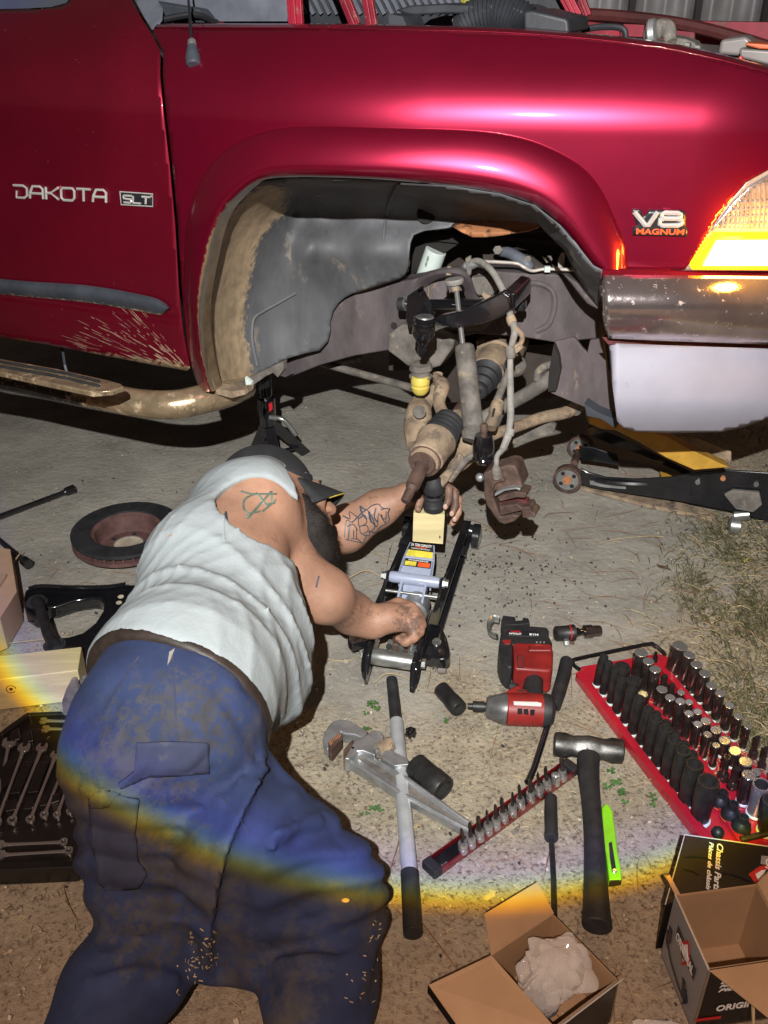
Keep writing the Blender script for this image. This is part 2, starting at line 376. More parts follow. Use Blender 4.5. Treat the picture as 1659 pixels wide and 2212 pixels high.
def outline_panel(px, fpos, step=9.0):
    """fill a pixel outline with a regular triangulated sheet; fpos(px, py) -> point"""
    P = [(float(a), float(b)) for a, b in px]
    dense = []
    for i in range(len(P)):
        a = Vector(P[i]); b = Vector(P[(i+1) % len(P)]); n = max(1, int((b-a).length/step))
        for j in range(n): dense.append(a.lerp(b, j/n))
    nb = len(dense)
    arr = np.array([(p.x, p.y) for p in dense]); x0, y0 = arr.min(0); x1, y1 = arr.max(0)
    xs = np.arange(x0+step/2, x1, step); ys = np.arange(y0+step/2, y1, step)
    gx, gy = np.meshgrid(xs, ys); gx = gx.ravel(); gy = gy.ravel()
    inside = np.zeros(len(gx), bool); mind = np.full(len(gx), 1e9)
    for i in range(nb):
        ax, ay = arr[i]; bx, by = arr[(i+1) % nb]
        c = ((ay > gy) != (by > gy)) & (gx < (bx-ax)*(gy-ay)/((by-ay) if by != ay else 1e-9)+ax); inside ^= c
        mind = np.minimum(mind, np.hypot(gx-ax, gy-ay))
    ok = inside & (mind > step*.55)
    pts = dense+[Vector((a, b)) for a, b in zip(gx[ok], gy[ok])]
    r = geometry.delaunay_2d_cdt(pts, [(i, (i+1) % nb) for i in range(nb)], [list(range(nb))], 1, 1e-4)
    vs = [fpos(p.x, p.y) for p in r[0]]
    return vs, [tuple(f) for f in r[2]], [(p.x, p.y) for p in r[0]]
def pdist(x, y, line):
    best = 1e9
    for (ax, ay), (bx, by) in zip(line[:-1], line[1:]):
        dx = bx-ax; dy = by-ay; t = max(0, min(1, ((x-ax)*dx+(y-ay)*dy)/(dx*dx+dy*dy+1e-9)))
        best = min(best, math.hypot(x-ax-dx*t, y-ay-dy*t))
    return best
def text_mesh(s, c, xd, yd, h, wd=None, ext=.0008, bold=.02, shear=0):
    """text as real geometry, centred at c, xd along the line, yd up"""
    cu = bpy.data.curves.new('t', 'FONT'); cu.body = s; cu.size = 1; cu.extrude = .5; cu.offset = bold; cu.shear = shear; cu.align_x = 'CENTER'; cu.align_y = 'CENTER'; cu.resolution_u = 3
    o = bpy.data.objects.new('t', cu); sc.collection.objects.link(o)
    dg = bpy.context.evaluated_depsgraph_get(); me = bpy.data.meshes.new_from_object(o.evaluated_get(dg))
    vs = [v.co.copy() for v in me.vertices]; fs = [tuple(p.vertices) for p in me.polygons]
    bpy.data.objects.remove(o); bpy.data.curves.remove(cu); bpy.data.meshes.remove(me)
    x0 = min(v.x for v in vs); x1 = max(v.x for v in vs); y0 = min(v.y for v in vs); y1 = max(v.y for v in vs)
    ky = h/(y1-y0); kx = (wd/(x1-x0)) if wd else ky
    xd = Vector(xd).normalized(); yd = Vector(yd); yd = (yd-xd*yd.dot(xd)).normalized(); zd = xd.cross(yd)
    cx, cy = (x0+x1)/2, (y0+y1)/2
    return [Vector(c)+xd*((v.x-cx)*kx)+yd*((v.y-cy)*ky)+zd*(v.z*2*ext) for v in vs], fs
ORD = ['first', 'second', 'third', 'fourth', 'fifth', 'sixth', 'seventh', 'eighth', 'ninth', 'tenth', 'eleventh', 'twelfth', 'thirteenth', 'fourteenth', 'fifteenth']
# ================================================================== SETTING
def ground_mat():
    m = bpy.data.materials.new('concrete_and_soil'); m.use_nodes = True; nt = m.node_tree; L = nt.links.new; b = nt.nodes['Principled BSDF']
    b.inputs['Roughness'].default_value = .9; b.inputs['Specular IOR Level'].default_value = .25
    g = nd(nt, 'ShaderNodeNewGeometry'); P = g.outputs['Position']
    def noise(sc_, det=6, rgh=.65):
        n = nd(nt, 'ShaderNodeTexNoise'); n.inputs['Scale'].default_value = sc_; n.inputs['Detail'].default_value = det; n.inputs['Roughness'].default_value = rgh; L(P, n.inputs['Vector']); return n.outputs[0]
    def ramp(f, a, ca, b_, cb):
        r = nd(nt, 'ShaderNodeValToRGB'); L(f, r.inputs[0]); e = r.color_ramp.elements
        e[0].position = a; e[1].position = b_; e[0].color = (*ca, 1); e[1].color = (*cb, 1); return r.outputs[0]
    def mix(f, a, c, mode='MIX'):
        x = nd(nt, 'ShaderNodeMixRGB', blend_type=mode)
        if isinstance(f, float): x.inputs[0].default_value = f
        else: L(f, x.inputs[0])
        for i, q in ((1, a), (2, c)):
            if isinstance(q, tuple): x.inputs[i].default_value = (*q, 1)
            else: L(q, x.inputs[i])
        return x.outputs[0]
    def mrange(f, a, b_, c=0., d=1.):
        x = nd(nt, 'ShaderNodeMapRange'); L(f, x.inputs[0]); x.inputs[1].default_value = a; x.inputs[2].default_value = b_; x.inputs[3].default_value = c; x.inputs[4].default_value = d; return x.outputs[0]
    def math_(op, a, c):
        x = nd(nt, 'ShaderNodeMath', operation=op)
        for i, q in ((0, a), (1, c)):
            if isinstance(q, (int, float)): x.inputs[i].default_value = q
            else: L(q, x.inputs[i])
        return x.outputs[0]
    conc = ramp(noise(5), .3, (.27, .25, .215), .7, (.46, .43, .37))
    conc = mix(mrange(noise(60, 4), .52, .72), conc, (.42, .40, .36))
    soil = ramp(noise(9), .3, (.30, .255, .185), .7, (.50, .435, .325))
    soil = mix(mrange(noise(120, 3), .50, .68), soil, (.13, .10, .075))
    soil = mix(mrange(noise(75, 3), .58, .70), soil, (.50, .44, .33))
    sx = nd(nt, 'ShaderNodeSeparateXYZ'); L(P, sx.inputs[0])
    f = math_('ADD', mrange(sx.outputs[1], 2.15, 1.25), math_('MULTIPLY', math_('SUBTRACT', noise(3.5), .5), 1.6))
    f2 = math_('ADD', f, mrange(sx.outputs[0], .5, 1.2, 0., .8))
    col = mix(mrange(f2, .42, .72), conc, soil)
    red = mix(mrange(math_('ADD', mrange(sx.outputs[1], 1.15, .75), math_('MULTIPLY', math_('SUBTRACT', noise(6), .5), .8)), .2, .9), col, mix(.5, col, (.33, .225, .155)))
    v = nd(nt, 'ShaderNodeTexVoronoi'); v.inputs['Scale'].default_value = 150; L(P, v.inputs['Vector'])
    spk = mrange(v.outputs['Distance'], .10, .16, 1., 0.)
    msk = mrange(noise(14, 3), .60, .70)
    red = mix(math_('MULTIPLY', spk, msk), red, (.60, .54, .44))
    v2 = nd(nt, 'ShaderNodeTexVoronoi'); v2.inputs['Scale'].default_value = 95; L(P, v2.inputs['Vector'])
    spk2 = mrange(v2.outputs['Distance'], .12, .18, 1., 0.)
    red = mix(math_('MULTIPLY', spk2, mrange(noise(11, 3), .62, .72)), red, (.045, .038, .032))
    # damp dark stains
    red = mix(mrange(noise(2.3, 5), .64, .78, 0., .40), red, (.085, .075, .062))
    L(red, b.inputs['Base Color'])
    bp = nd(nt, 'ShaderNodeBump'); bp.inputs['Strength'].default_value = 1; bp.inputs['Distance'].default_value = .006
    h = math_('ADD', math_('MULTIPLY', noise(55, 8, .7), .9), math_('MULTIPLY', noise(9, 4), 1.2)); L(h, bp.inputs['Height'])
    bp2 = nd(nt, 'ShaderNodeBump'); bp2.inputs['Strength'].default_value = 1; bp2.inputs['Distance'].default_value = .0022
    L(noise(240, 4, .8), bp2.inputs['Height']); L(bp.outputs[0], bp2.inputs['Normal']); L(bp2.outputs[0], b.inputs['Normal'])
    return m
b = MB(); E = 40
xs = [-E, -6, -2.5]+[-2.4+.06*i for i in range(81)]+[2.5, 6, E]
ys = [-E, -3, -.4]+[-.3+.06*i for i in range(80)]+[4.6, 9, E]
def gz(x, y):
    if -2.4 < x < 2.4 and -.3 < y < 4.4: return -.0025+.0022*math.sin(x*7+y*3)+.0018*math.sin(y*11-x*5)-.001
    return -.0025
b.grid([[Vector((x, y, gz(x, y))) for x in xs] for y in ys])
tag(b.build('ground', ground_mat(), smooth=60), 'grey concrete drive fading into sandy brown soil in front', 'ground', kind='structure')

# corrugated metal wall of the shed behind the truck: every sheet and batten is a piece
wl = thing('corrugated_wall', 'pale corrugated metal shed wall behind the open engine bay', 'wall', (1.6, 5.2, 0))
WY = 5.2
def wallpt(u_, z): return Vector((.2+u_, WY-.18*u_, z))
wdir = Vector((1, -.18, 0)).normalized(); wn = Vector((-.18, -1, 0)).normalized()
k = 0; u_ = -3.2
while u_ < 4.6:
    def sheet(b):
        rows = []
        for z in (0.0, 2.9):
            row = []
            for j, (du, dd) in enumerate([(0, 0), (.02, .0), (.03, .022), (.05, .022), (.06, 0), (.115, 0), (.125, .010), (.14, .010), (.15, 0), (.205, 0), (.215, .022), (.235, .022), (.245, 0), (.262, 0)]):
                row.append(wallpt(u_+du, z)+wn*dd)
            rows.append(row)
        b.grid(rows)
    part(sheet, 'wall_sheet', 'wall', wl, smooth=20, solid=.001)
    part(lambda b: b.box(wallpt(u_+.279, 1.45)+wn*.012, (.026, .03, 2.9)), 'wall_seam', 'walldark', wl)
    u_ += .30; k += 1

# ------------------------------------------------------------------ litter on the ground
def blade(b, p, ang, L, wd, z=.002, bend=.3, lift=.004, seg=3):
    pts = []; a = ang
    q = Vector((p[0], p[1], z))
    for i in range(seg+1):
        t = i/seg; pts.append(q+Vector((0, 0, lift*math.sin(math.pi*t))))
        a += bend/seg; q = q+Vector((math.cos(a), math.sin(a), 0))*(L/seg)
    nrm = Vector((-math.sin(ang), math.cos(ang), 0)); vs = []; fs = []
    for i, c in enumerate(pts):
        ww = wd*(1-.5*abs(2*i/seg-1)); vs += [c+nrm*ww, c-nrm*ww, c+Vector((0, 0, ww*1.4))]
    for i in range(seg):
        o = i*3
        for (e, g_) in ((0, 2), (2, 1)): fs.append((o+e, o+g_, o+g_+3, o+e+3))
    b.add(vs, fs)
def scat(n, x0, x1, y0, y1, dens=None):
    out = []
    while len(out) < n:
        x, y = random.uniform(x0, x1), random.uniform(y0, y1)
        if dens is None or random.random() < dens(x, y): out.append((x, y))
    return out
soilness = lambda x, y: max(.06, min(1, 1.0-(y-1.0)*.75+max(0, x-.5)*.4))
b = MB()
for p in scat(2600, -1.0, 1.3, .55, 3.0, soilness): blade(b, p, random.uniform(0, 6.28), random.uniform(.004, .022), random.uniform(.0004, .0011), bend=random.uniform(-.6, .6), lift=.002, seg=2)
tag(b.build('straw_bits', 'straw', stuff=True), 'short bits of pale dry straw strewn over the soil', 'straw')
b = MB()
for p in scat(420, -1.0, 1.5, .6, 3.0, lambda x, y: .25+.75*(x > .2)): blade(b, p, random.uniform(-.9, .5)+random.choice((0, 2)), random.uniform(.04, .15), random.uniform(.0005, .0009), bend=random.uniform(-.5, .5), lift=random.uniform(.001, .012), seg=5)
tag(b.build('pine_needles', 'needle', stuff=True), 'long brown pine needles scattered on the ground', 'pine needles')
b = MB()
for p in scat(2600, -1.2, 1.6, .5, 3.4, soilness):
    r = random.uniform(.0009, .0034)*(1.8 if random.random() < .04 else 1); b.box((p[0], p[1], r*.5), (r*2, r*1.4, r*1.1), Euler((random.random(), random.random(), random.uniform(0, 6))).to_matrix())
tag(b.build('grit', 'chip', stuff=True), 'pale grit and small stones on the ground', 'grit')
b = MB()
for i in range(1000):
    if random.random() < .45: c = G(random.gauss(1090, 90), random.gauss(1250, 70)); p = (c.x, c.y)
    else: p = (random.uniform(-1.1, 1.4), random.uniform(.6, 3.0))
    r = .0006+.0026*random.random()**2.2; b.box((p[0], p[1], r*.4), (r*2.4, r*1.6, r), Euler((random.random(), random.random(), random.uniform(0, 6))).to_matrix())
tag(b.build('dark_crumbs', 'darkchip', stuff=True), 'dark crumbs of grease and rust right of the silver jack', 'crumbs')
# bent straw stalks one can pick out
def stalk(name, px, label, r=.0012, m='straw', g='bent straw stalks on the ground'):
    b = MB(); pts = [G(x, y, .002+z) for x, y, z in px]
    b.tube(pts, [r*.7]+[r]*(len(pts)-2)+[r*.4], 6, sm=4)
    tag(b.build(name, m), label, 'straw stalk', g)
stalk('straw_stalk', [(785, 1183, 0), (850, 1215, .01), (835, 1245, .01), (838, 1280, 0)], 'bent straw stalk left of the silver jack arm')
stalk('straw_stalk', [(730, 1218, 0), (745, 1250, .005), (790, 1232, .01), (832, 1250, 0)], 'curved straw stalk touching the bolt on the left of the silver jack')
stalk('straw_stalk', [(688, 1420, 0), (740, 1428, .003), (790, 1415, 0)], 'straight straw stalk pointing at the silver rear tube of the jack')
stalk('straw_stalk', [(640, 1492, 0), (675, 1480, .004), (705, 1455, 0)], 'straw stalk beside the right hem of the white vest')
stalk('straw_stalk', [(806, 1478, 0), (835, 1455, .006), (880, 1465, .004), (910, 1490, 0)], 'thin straw stalk arched behind the jack handle top')
stalk('straw_stalk', [(210, 1348, 0), (230, 1310, .01), (280, 1288, .015), (320, 1286, 0)], 'straw stalk lying inside the black control arm', .0018)
stalk('straw_stalk', [(255, 1232, 0), (256, 1205, .01), (272, 1182, .0)], 'short straw stalk leaning on the brake rotor', .0016)
stalk('straw_stalk', [(180, 1372, 0), (235, 1352, .006), (305, 1345, 0)], 'straw stalk crossing below the opening of the control arm', .0015)
stalk('straw_stalk', [(12, 1238, .02), (40, 1200, .03), (50, 1190, .02)], 'straw stalk on the lug wrench by the cardboard', .0018)
stalk('straw_stalk', [(0, 1392, 0), (60, 1385, .004), (130, 1378, 0)], 'straw stalk behind the pine block')
stalk('straw_stalk', [(1435, 1160, 0), (1400, 1158, .003), (1330, 1165, 0), (1280, 1178, 0)], 'straw stalk on bare concrete before the yellow jack')
stalk('twig', [(1045, 2160, 0), (1000, 2110, .004), (905, 1985, .003), (880, 1965, 0)], 'thin reddish twig between the jack handle and the open carton', .0010, 'needle', None)
stalk('twig', [(838, 1905, 0), (845, 1870, .003), (858, 1830, .004), (866, 1790, 0)], 'thin dark twig left of the jack handle', .0011, 'needle', None)
# clover leaves
def clover(px, label, s=1.0, n=5):
    b = MB()
    for i in range(n):
        c = G(px[0]+random.uniform(-14, 14)*s, px[1]+random.uniform(-12, 12)*s, .004+random.random()*.006)
        for k in range(3):
            a = k*2.09+i; dd = Vector((math.cos(a), math.sin(a), .15)); pp_ = Vector((-math.sin(a), math.cos(a), 0))
            b.add([c, c+dd*.003*s+pp_*.0028*s, c+dd*.0065*s+pp_*.0030*s, c+dd*.0060*s+Vector((0, 0, .0008)), c+dd*.0065*s-pp_*.0030*s, c+dd*.003*s-pp_*.0028*s], [(0, 1, 2, 3), (0, 3, 4, 5)])
    tag(b.build('clover', 'clover'), label, 'clover', 'small clover plants growing through the soil')
clover((803, 1528), 'clover sprig between the trousers and the jack handle top', 1.1, 7)
clover((795, 1575), 'tiny clover sprig above the pipe wrench jaw', .9, 4)
clover((810, 1750), 'clover sprig right of the kneeling man\'s thigh', 1, 5)
clover((785, 1752), 'clover leaf nearest the kneeling man\'s thigh', .8, 2)
clover((972, 1558), 'clover leaf under the nose of the impact driver', .9, 2)
clover((1320, 1682), 'clover leaf right of the hammer handle', 1.5, 4)
clover((1357, 1722), 'clover pair right of the green knife top', 1.2, 4)
clover((1410, 1730), 'clover leaf beside the red socket rack edge', 1.1, 3)
# dead leaves
def leafobj(px, s, m, label, cat_='leaf', rot=0):
    c = G(*px, .004); b = MB(); vs = []
    out = [(-1, 0), (-.5, .35), (0, .3), (.3, .6), (.5, .15), (1.2, .05), (.5, -.15), (.2, -.5), (-.1, -.25), (-.6, -.3)]
    ca, sa = math.cos(rot), math.sin(rot)
    t = [c+Vector(((x*ca-y*sa)*s, (x*sa+y*ca)*s, .004*math.sin(3*x)+.003)) for x, y in out]
    b.sheet(t, [p-Vector((0, 0, .0008)) for p in t]); return tag(b.build('dead_leaf' if m != 'leafyellow' else 'yellow_petal', m), label, cat_)
leafobj((1433, 1226), .021, 'leaf', 'small dark brown dead leaf alone on the concrete', rot=-.8)
leafobj((1612, 1212), .010, 'leafyellow', 'tiny yellow petal in the grass', 'petal')
leafobj((1060, 1935), .016, 'straw', 'tan curled leaf near the open carton', rot=.5)
leafobj((130, 748), .012, 'leaf', 'small dark leaf below the step bar')
leafobj((300, 2182), .016, 'straw', 'orange tan dead leaf near the man\'s left shin', rot=1)
leafobj((292, 2190), .011, 'chip', 'pale chip of bark near the trouser leg')
leafobj((898, 1788), .009, 'straw', 'pale curled leaf above the rail of bits')
# grass on the right
b = MB()
def gdens(px, py):
    return 1
gl = []
for i in range(8000):
    px = random.gauss(1600, 75); py = random.uniform(1110, 1640)
    if px > 1900 or px < 1380: continue
    if py > 1380 and random.random() < .6: continue
    c = G(px, py)
    if math.sin(c.x*17+1)*math.sin(c.y*13)+math.sin(c.x*41)*.5 < -.9+random.random()*1.1: continue
    gl.append(c)
for i in range(5000):
    gl.append(Vector((random.uniform(1.25, 2.6), random.uniform(1.0, 3.6), 0)))
for c in gl:
    a = random.uniform(0, 6.28); h = random.uniform(.008, .035); w_ = random.uniform(.0008, .0018); d = Vector((math.cos(a), math.sin(a), 0)); s_ = Vector((-d.y, d.x, 0))*w_
    c = Vector((c.x, c.y, -.002)); m1 = c+d*h*.4+Vector((0, 0, h*.55)); t_ = c+d*h*1.1+Vector((0, 0, h*random.uniform(.3, .9)))
    b.add([c-s_, c+s_, m1-s_*.8, m1+s_*.8, t_], [(0, 1, 3, 2), (2, 3, 4)])
tag(b.build('grass', 'grass', smooth=0, stuff=True), 'sparse green and brown grass at the right edge of the drive', 'grass')
b = MB()
for i in range(520):
    c = G(random.gauss(1590, 90), random.uniform(1120, 1700)) 
    blade(b, (c.x, c.y), random.uniform(0, 6.28), random.uniform(.02, .09), random.uniform(.0004, .0009), bend=random.uniform(-1.2, 1.2), lift=random.uniform(.002, .02), seg=5)
tag(b.build('dead_grass', 'straw', stuff=True), 'dry straw-coloured grass stems lying among the green grass', 'dry grass')
# ================================================================== TRUCK
truck = thing('pickup_truck', 'dark red pickup truck with bare front suspension, open hood and lit amber lamp', 'truck', (P0.x, P0.y, 0))
def panel(name, px, fpos, m, parent=truck, step=9, th=.0015, maskf=None, smooth=50):
    vs, fs, pp = outline_panel(px, fpos, step)
    b = MB(); b.add(vs, fs)
    mask = [maskf(*p) for p in pp] if maskf else None
    o = b.build(name, m, parent, smooth=smooth, mask=mask, flip=True)
    me = o.data                                     # face outwards (towards the street side)
    nrm = sum((p.normal for p in me.polygons), Vector())
    if nrm.dot(N) > 0: me.flip_normals()
    md = o.modifiers.new('s', 'SOLIDIFY'); md.thickness = th; md.offset = -1
    return o
seam = [(285, -4), (307, 35), (330, 72), (350, 110), (349, 160), (356, 240), (370, 360), (382, 490), (389, 612), (393, 663), (400, 722), (414, 795)]
def door_mask(x, y):
    m = 0
    # mud streaks sprayed forward from the wheel along the foot of the door
    d = (y-(727+.17*x))                              # distance below the sill line (negative above)
    h = max(0, 1-(-d)/58.0)*max(0, min(1, (x-120)/220))
    m += .62*h*(.55+.45*math.sin((x*.50+y)*.55+math.sin(x*.13)*2))
    m += .35*max(0, 1-(-d)/14.0)
    return m
door_px = [(-330, 30), (0, 23), (60, 21), (110, 18), (146, 9), (158, -8), (172, -70), (186, -230), (262, -230), (274, -60)]+[(x-3.5, y) for x, y in seam]+[(404, 801), (330, 788), (230, 769), (100, 744), (0, 728), (-150, 702), (-330, 672)]
door = panel('door', door_px, lambda x, y: onbody(x, y), 'paint2', maskf=door_mask, step=8)
part(lambda b: b.add(*(lambda r: (r[0], r[1]))(outline_panel([(-330, 27), (60, 18), (110, 15), (143, 6), (155, -10), (169, -70), (183, -226), (-330, -226)], lambda x, y: onbody(x, y, .02), 30))), 'window', 'glass', door)
panel('mirror_sail', [(288, -6), (330, -20), (352, 20), (350, 44), (338, 60), (328, 64), (309, 34)], lambda x, y: onbody(x, y, .012), 'greyplastic')
def streaks(b):
    rs = random.Random(3)
    for _ in range(230):
        a = rs.uniform(math.radians(196), math.radians(232)) if rs.random() < .8 else rs.uniform(math.radians(189), math.radians(200)); r0 = 20+250*rs.random()**1.3; L_ = rs.uniform(4, 14+r0*.16)
        pts = [(425+math.cos(a)*(r0+L_*t), 818+math.sin(a)*(r0+L_*t)) for t in (0, .5, 1)]
        if any(x > 398 or y < 645 or x < 10 or y > 728+.17*x for x, y in pts): continue
        if 655+.10*(pts[0][0]-180) > pts[1][1]: continue
        wd = rs.uniform(.0006, .0017)*(1.5 if r0 < 90 else 1)
        b.tube([onbody(x, y, -.0004) for x, y in pts], [wd*.4, wd, wd*.5], 5, flat=.35)
part(streaks, 'mud_streak', 'mudmetal', door, stuff=True)
# body side moulding on the door
def mould(b):
    top = cat([(-330, 556), (0, 602), (184, 616), (313, 638), (352, 652), (366, 664)], 8); bot = cat([(-330, 598), (0, 635), (184, 653), (300, 672), (345, 680), (364, 668)], 8)
    rows = []
    for v in range(9):
        t = v/8; rows.append([onbody(*(a.lerp(c, t)), -.002-.016*math.sin(math.pi*min(max(t*.94+.03, 0), 1))**.6) for a, c in zip([p.to_2d() if len(p) > 2 else p for p in top], [p.to_2d() if len(p) > 2 else p for p in bot])])
    b.grid(rows)
def _m(b): mould(b)
b = MB(); mould(b)
b.build('side_moulding', 'trimgrey', door, mask=[.10+.42*max(0, (i//(len(b.v)//9)-4)/4) for i in range(len(b.v))])
# fender
flo = [(1357, 582), (1350, 525), (1330, 475), (1300, 410), (1255, 357), (1180, 315), (1105, 292), (1005, 280), (830, 275), (700, 272), (600, 277), (525, 300), (475, 332), (440, 375), (415, 430), (402, 480), (397, 550), (396, 620), (399, 690), (407, 763), (424, 823), (437, 847)]
fli = [(1300, 583), (1280, 572), (1245, 528), (1205, 482), (1155, 443), (1080, 418), (980, 402), (825, 388), (700, 383), (625, 383), (565, 390), (520, 420), (482, 465), (462, 520), (450, 575), (441, 620), (436, 660), (435, 700), (438, 740), (445, 783), (454, 823), (462, 845)]
head_edge = [(1800, 300), (1720, 333), (1659, 367), (1612, 393), (1574, 438), (1532, 500), (1502, 549), (1480, 582)]
_a = cat([(x, y, 0) for x, y in flo], 4); _c = cat([(x, y, 0) for x, y in fli], 4)
fo = [tuple(p.lerp(q, .14)[:2]) for p, q in zip(_a, _c)][:-14]
fender_px = [(332, 60), (480, 61), (700, 62), (850, 65), (1000, 68), (1120, 73), (1230, 81), (1330, 91), (1430, 104), (1520, 122), (1600, 142), (1659, 158), (1800, 200)]+head_edge+[(1420, 583)]+fo+[(402, 722), (396, 663), (391.5, 612), (384.5, 490), (372.5, 360), (358.5, 240), (351.5, 160), (352.5, 110), (332.5, 73)]
fender = panel('front_fender', fender_px, lambda x, y: onbody(x, y), 'paint', step=8, maskf=lambda x, y: .0)
# rolled top edge of the fender
te = [(332, 59), (480, 60), (700, 61), (850, 64), (1000, 67), (1120, 72), (1230, 80), (1330, 90), (1430, 103), (1520, 121), (1600, 141), (1659, 157), (1800, 199)]
def rolled(b):
    P_ = [tuple(p[:2]) for p in cat([(x, y, 0) for x, y in te], 5)]
    rows = []
    for dy, off, dn in ((0, 0, 0), (-2, .004, .0), (-5, .012, .006), (-8, .025, .006), (-13, .045, .004), (-16, .050, -.004), (-15, .056, -.02)):
        rows.append([onbody(x, y, 0)+N*off+Vector((0, 0, (-dy)*.00034+dn*.5)) for x, y in P_])
    b.grid(rows)
part(rolled, 'fender_top_flange', 'paint2', truck, smooth=70, solid=.001)
# flare
def flare_rows():
    a = [tuple(p[:2]) for p in cat([(x, y, 0) for x, y in flo], 5)]; c = [tuple(p[:2]) for p in cat([(x, y, 0) for x, y in fli], 5)]
    prof = [(0, .006), (.004, -.0025), (.03, -.0095), (.10, -.017), (.22, -.026), (.36, -.034), (.50, -.040), (.62, -.044), (.74, -.047), (.84, -.047), (.92, -.042), (.97, -.034), (1.0, -.022)]
    rows = []; pp = []
    for v, off in prof:
        row = []
        for i, ((x0, y0), (x1, y1)) in enumerate(zip(a, c)):
            x, y = x0+(x1-x0)*v, y0+(y1-y0)*v
            row.append(onbody(x, y, off)); pp.append((x, y, v))
        rows.append(row)
    rows.append([p+N*.02 for p in rows[-1]]); pp += [(x, y, 1.0) for x, y in c]
    rows.append([p+N*.02 for p in rows[-1]]); pp += [(x, y, 1.0) for x, y in c]
    return rows, pp
b = MB(); rows, pp = flare_rows(); b.grid(rows)
def fl_mask(x, y, v):
    left = max(0, min(1, (760-x)/200)); return (.20+.55*max(0, min(1, (y-370)/200)))*left*max(0, (v-.62)/.38)**1.1*1.5+ .10*max(0, (v-.9)/.1)
b.build('fender_flare', 'paint', truck, smooth=70, mask=[fl_mask(*q) for q in pp])
# antenna
ant = part(lambda b: b.lathe(onbody(418, 141, -.004)+N*.0, onbody(414, 84, -.012), [(0, .012), (.06, .0155), (.25, .0165), (.5, .0135), (.75, .010), (.8, .0098), (.86, .0075), (1, .005)], 16), 'antenna', 'trimgrey', truck)
part(lambda b: b.tube([onbody(414, 86, -.012), onbody(410, 40, -.03), onbody(403, -60, -.06), onbody(396, -300, -.12)], [.0035, .003, .002, .0015], 8), 'antenna_mast', 'badgeblack', ant)
part(lambda b: b.lathe(onbody(415, 97, -.0125), onbody(414.6, 90, -.0125), [(0, .0098), (1, .0092)], 16), 'antenna_collar', 'chrome', ant)
# badges on the door : stroke letters, squared like the chrome originals
LET = {'D': [[(0, 1), (.75, 1), (1, .8), (1, .2), (.8, 0), (.18, 0), (.22, .55)]], 'A': [[(0, 0), (.05, .5), (.25, 1), (.8, 1), (1, .8), (1, 0)], [(.08, .42), (1, .42)]],
       'K': [[(.05, 1), (.05, 0)], [(1, 1), (.4, .52), (1, 0)], [(.08, .52), (.4, .52)]], 'O': [[(.15, 0), (0, .2), (0, .8), (.15, 1), (.85, 1), (1, .8), (1, .2), (.85, 0), (.15, 0)]],
       'T': [[(0, 1), (1, 1)], [(.5, 1), (.5, 0)]], 'S': [[(1, 1), (.1, 1), (0, .8), (.08, .55), (.9, .48), (1, .25), (.85, 0), (0, 0)]], 'L': [[(.05, 1), (.05, 0), (1, 0)]],
       'V': [[(0, 1), (.42, 0), (.6, 0), (1, 1)]], '8': [[(.2, .54), (.06, .68), (.06, .88), (.2, 1), (.8, 1), (.94, .88), (.94, .68), (.8, .54), (.2, .54), (0, .4), (0, .14), (.15, 0), (.85, 0), (1, .14), (1, .4), (.8, .54)]]}
def letters(b, txt, quad, r, gap=.22, off=-.004, squash=1.0):
    """quad: px corners TL, TR, BR, BL"""
    TL, TR, BR, BL = [Vector(q) for q in quad]; n = len(txt); wch = 1/(n+(n-1)*gap)
    for i, ch in enumerate(txt):
        x0 = i*wch*(1+gap)
        for st in LET[ch]:
            pts = []
            for (u_, v_) in st:
                u2 = x0+u_*wch; p = TL.lerp(TR, u2).lerp(BL.lerp(BR, u2), 1-v_); pts.append(onbody(p.x, p.y, off))
            b.tube(pts, r, 6)
b = MB(); letters(b, 'DAKOTA', [(29, 400), (229, 411), (229, 437), (31, 426)], .0032, .20)
b.build('door_lettering', 'letterchrome', door)
slt = part(lambda b: b.add(*outline_panel([(259, 414), (330, 419), (330, 446), (262, 442)], lambda x, y: onbody(x, y, -.003), 8)[:2]), 'trim_badge', 'badgeblack', door, solid=.004)
b = MB(); letters(b, 'SLT', [(266, 422), (324, 426), (323, 441), (268, 437)], .0026, .16, -.007); b.tube([onbody(x, y, -.006) for x, y in [(259, 414), (330, 419), (330, 446), (262, 442), (259, 414)]], .0015, 6)
b.build('badge_lettering', 'letterchrome', slt)
# V8 badge on the fender
v8 = part(lambda b: b.add(*outline_panel([(1364, 452), (1384, 452), (1390, 470), (1402, 453), (1476, 454), (1482, 460), (1481, 490), (1485, 492), (1484, 511), (1367, 508), (1367, 490), (1377, 489)], lambda x, y: onbody(x, y, -.003), 7)[:2]), 'engine_badge', 'badgeblack', fender, solid=.003)
b = MB()
letters(b, 'V', [(1370, 457), (1421, 457), (1414, 487), (1380, 486)], .0052, 0, -.007); letters(b, '8', [(1427, 459), (1474, 460), (1472, 487), (1424, 487)], .0048, 0, -.007)
b.build('badge_numeral', 'letterchrome', v8)
p0 = onbody(1368, 500, -.006); p1 = onbody(1483, 502, -.006); pc = onbody(1426, 500.5, -.0055)
b = MB(); b.add(*text_mesh('MAGNUM', pc, p1-p0, Vector((0, 0, 1)), (onbody(1426, 494.5, -.006)-onbody(1426, 507, -.006)).length, (p1-p0).length*.9, .0008, .03)); b.build('badge_word', 'orangeprint', v8)
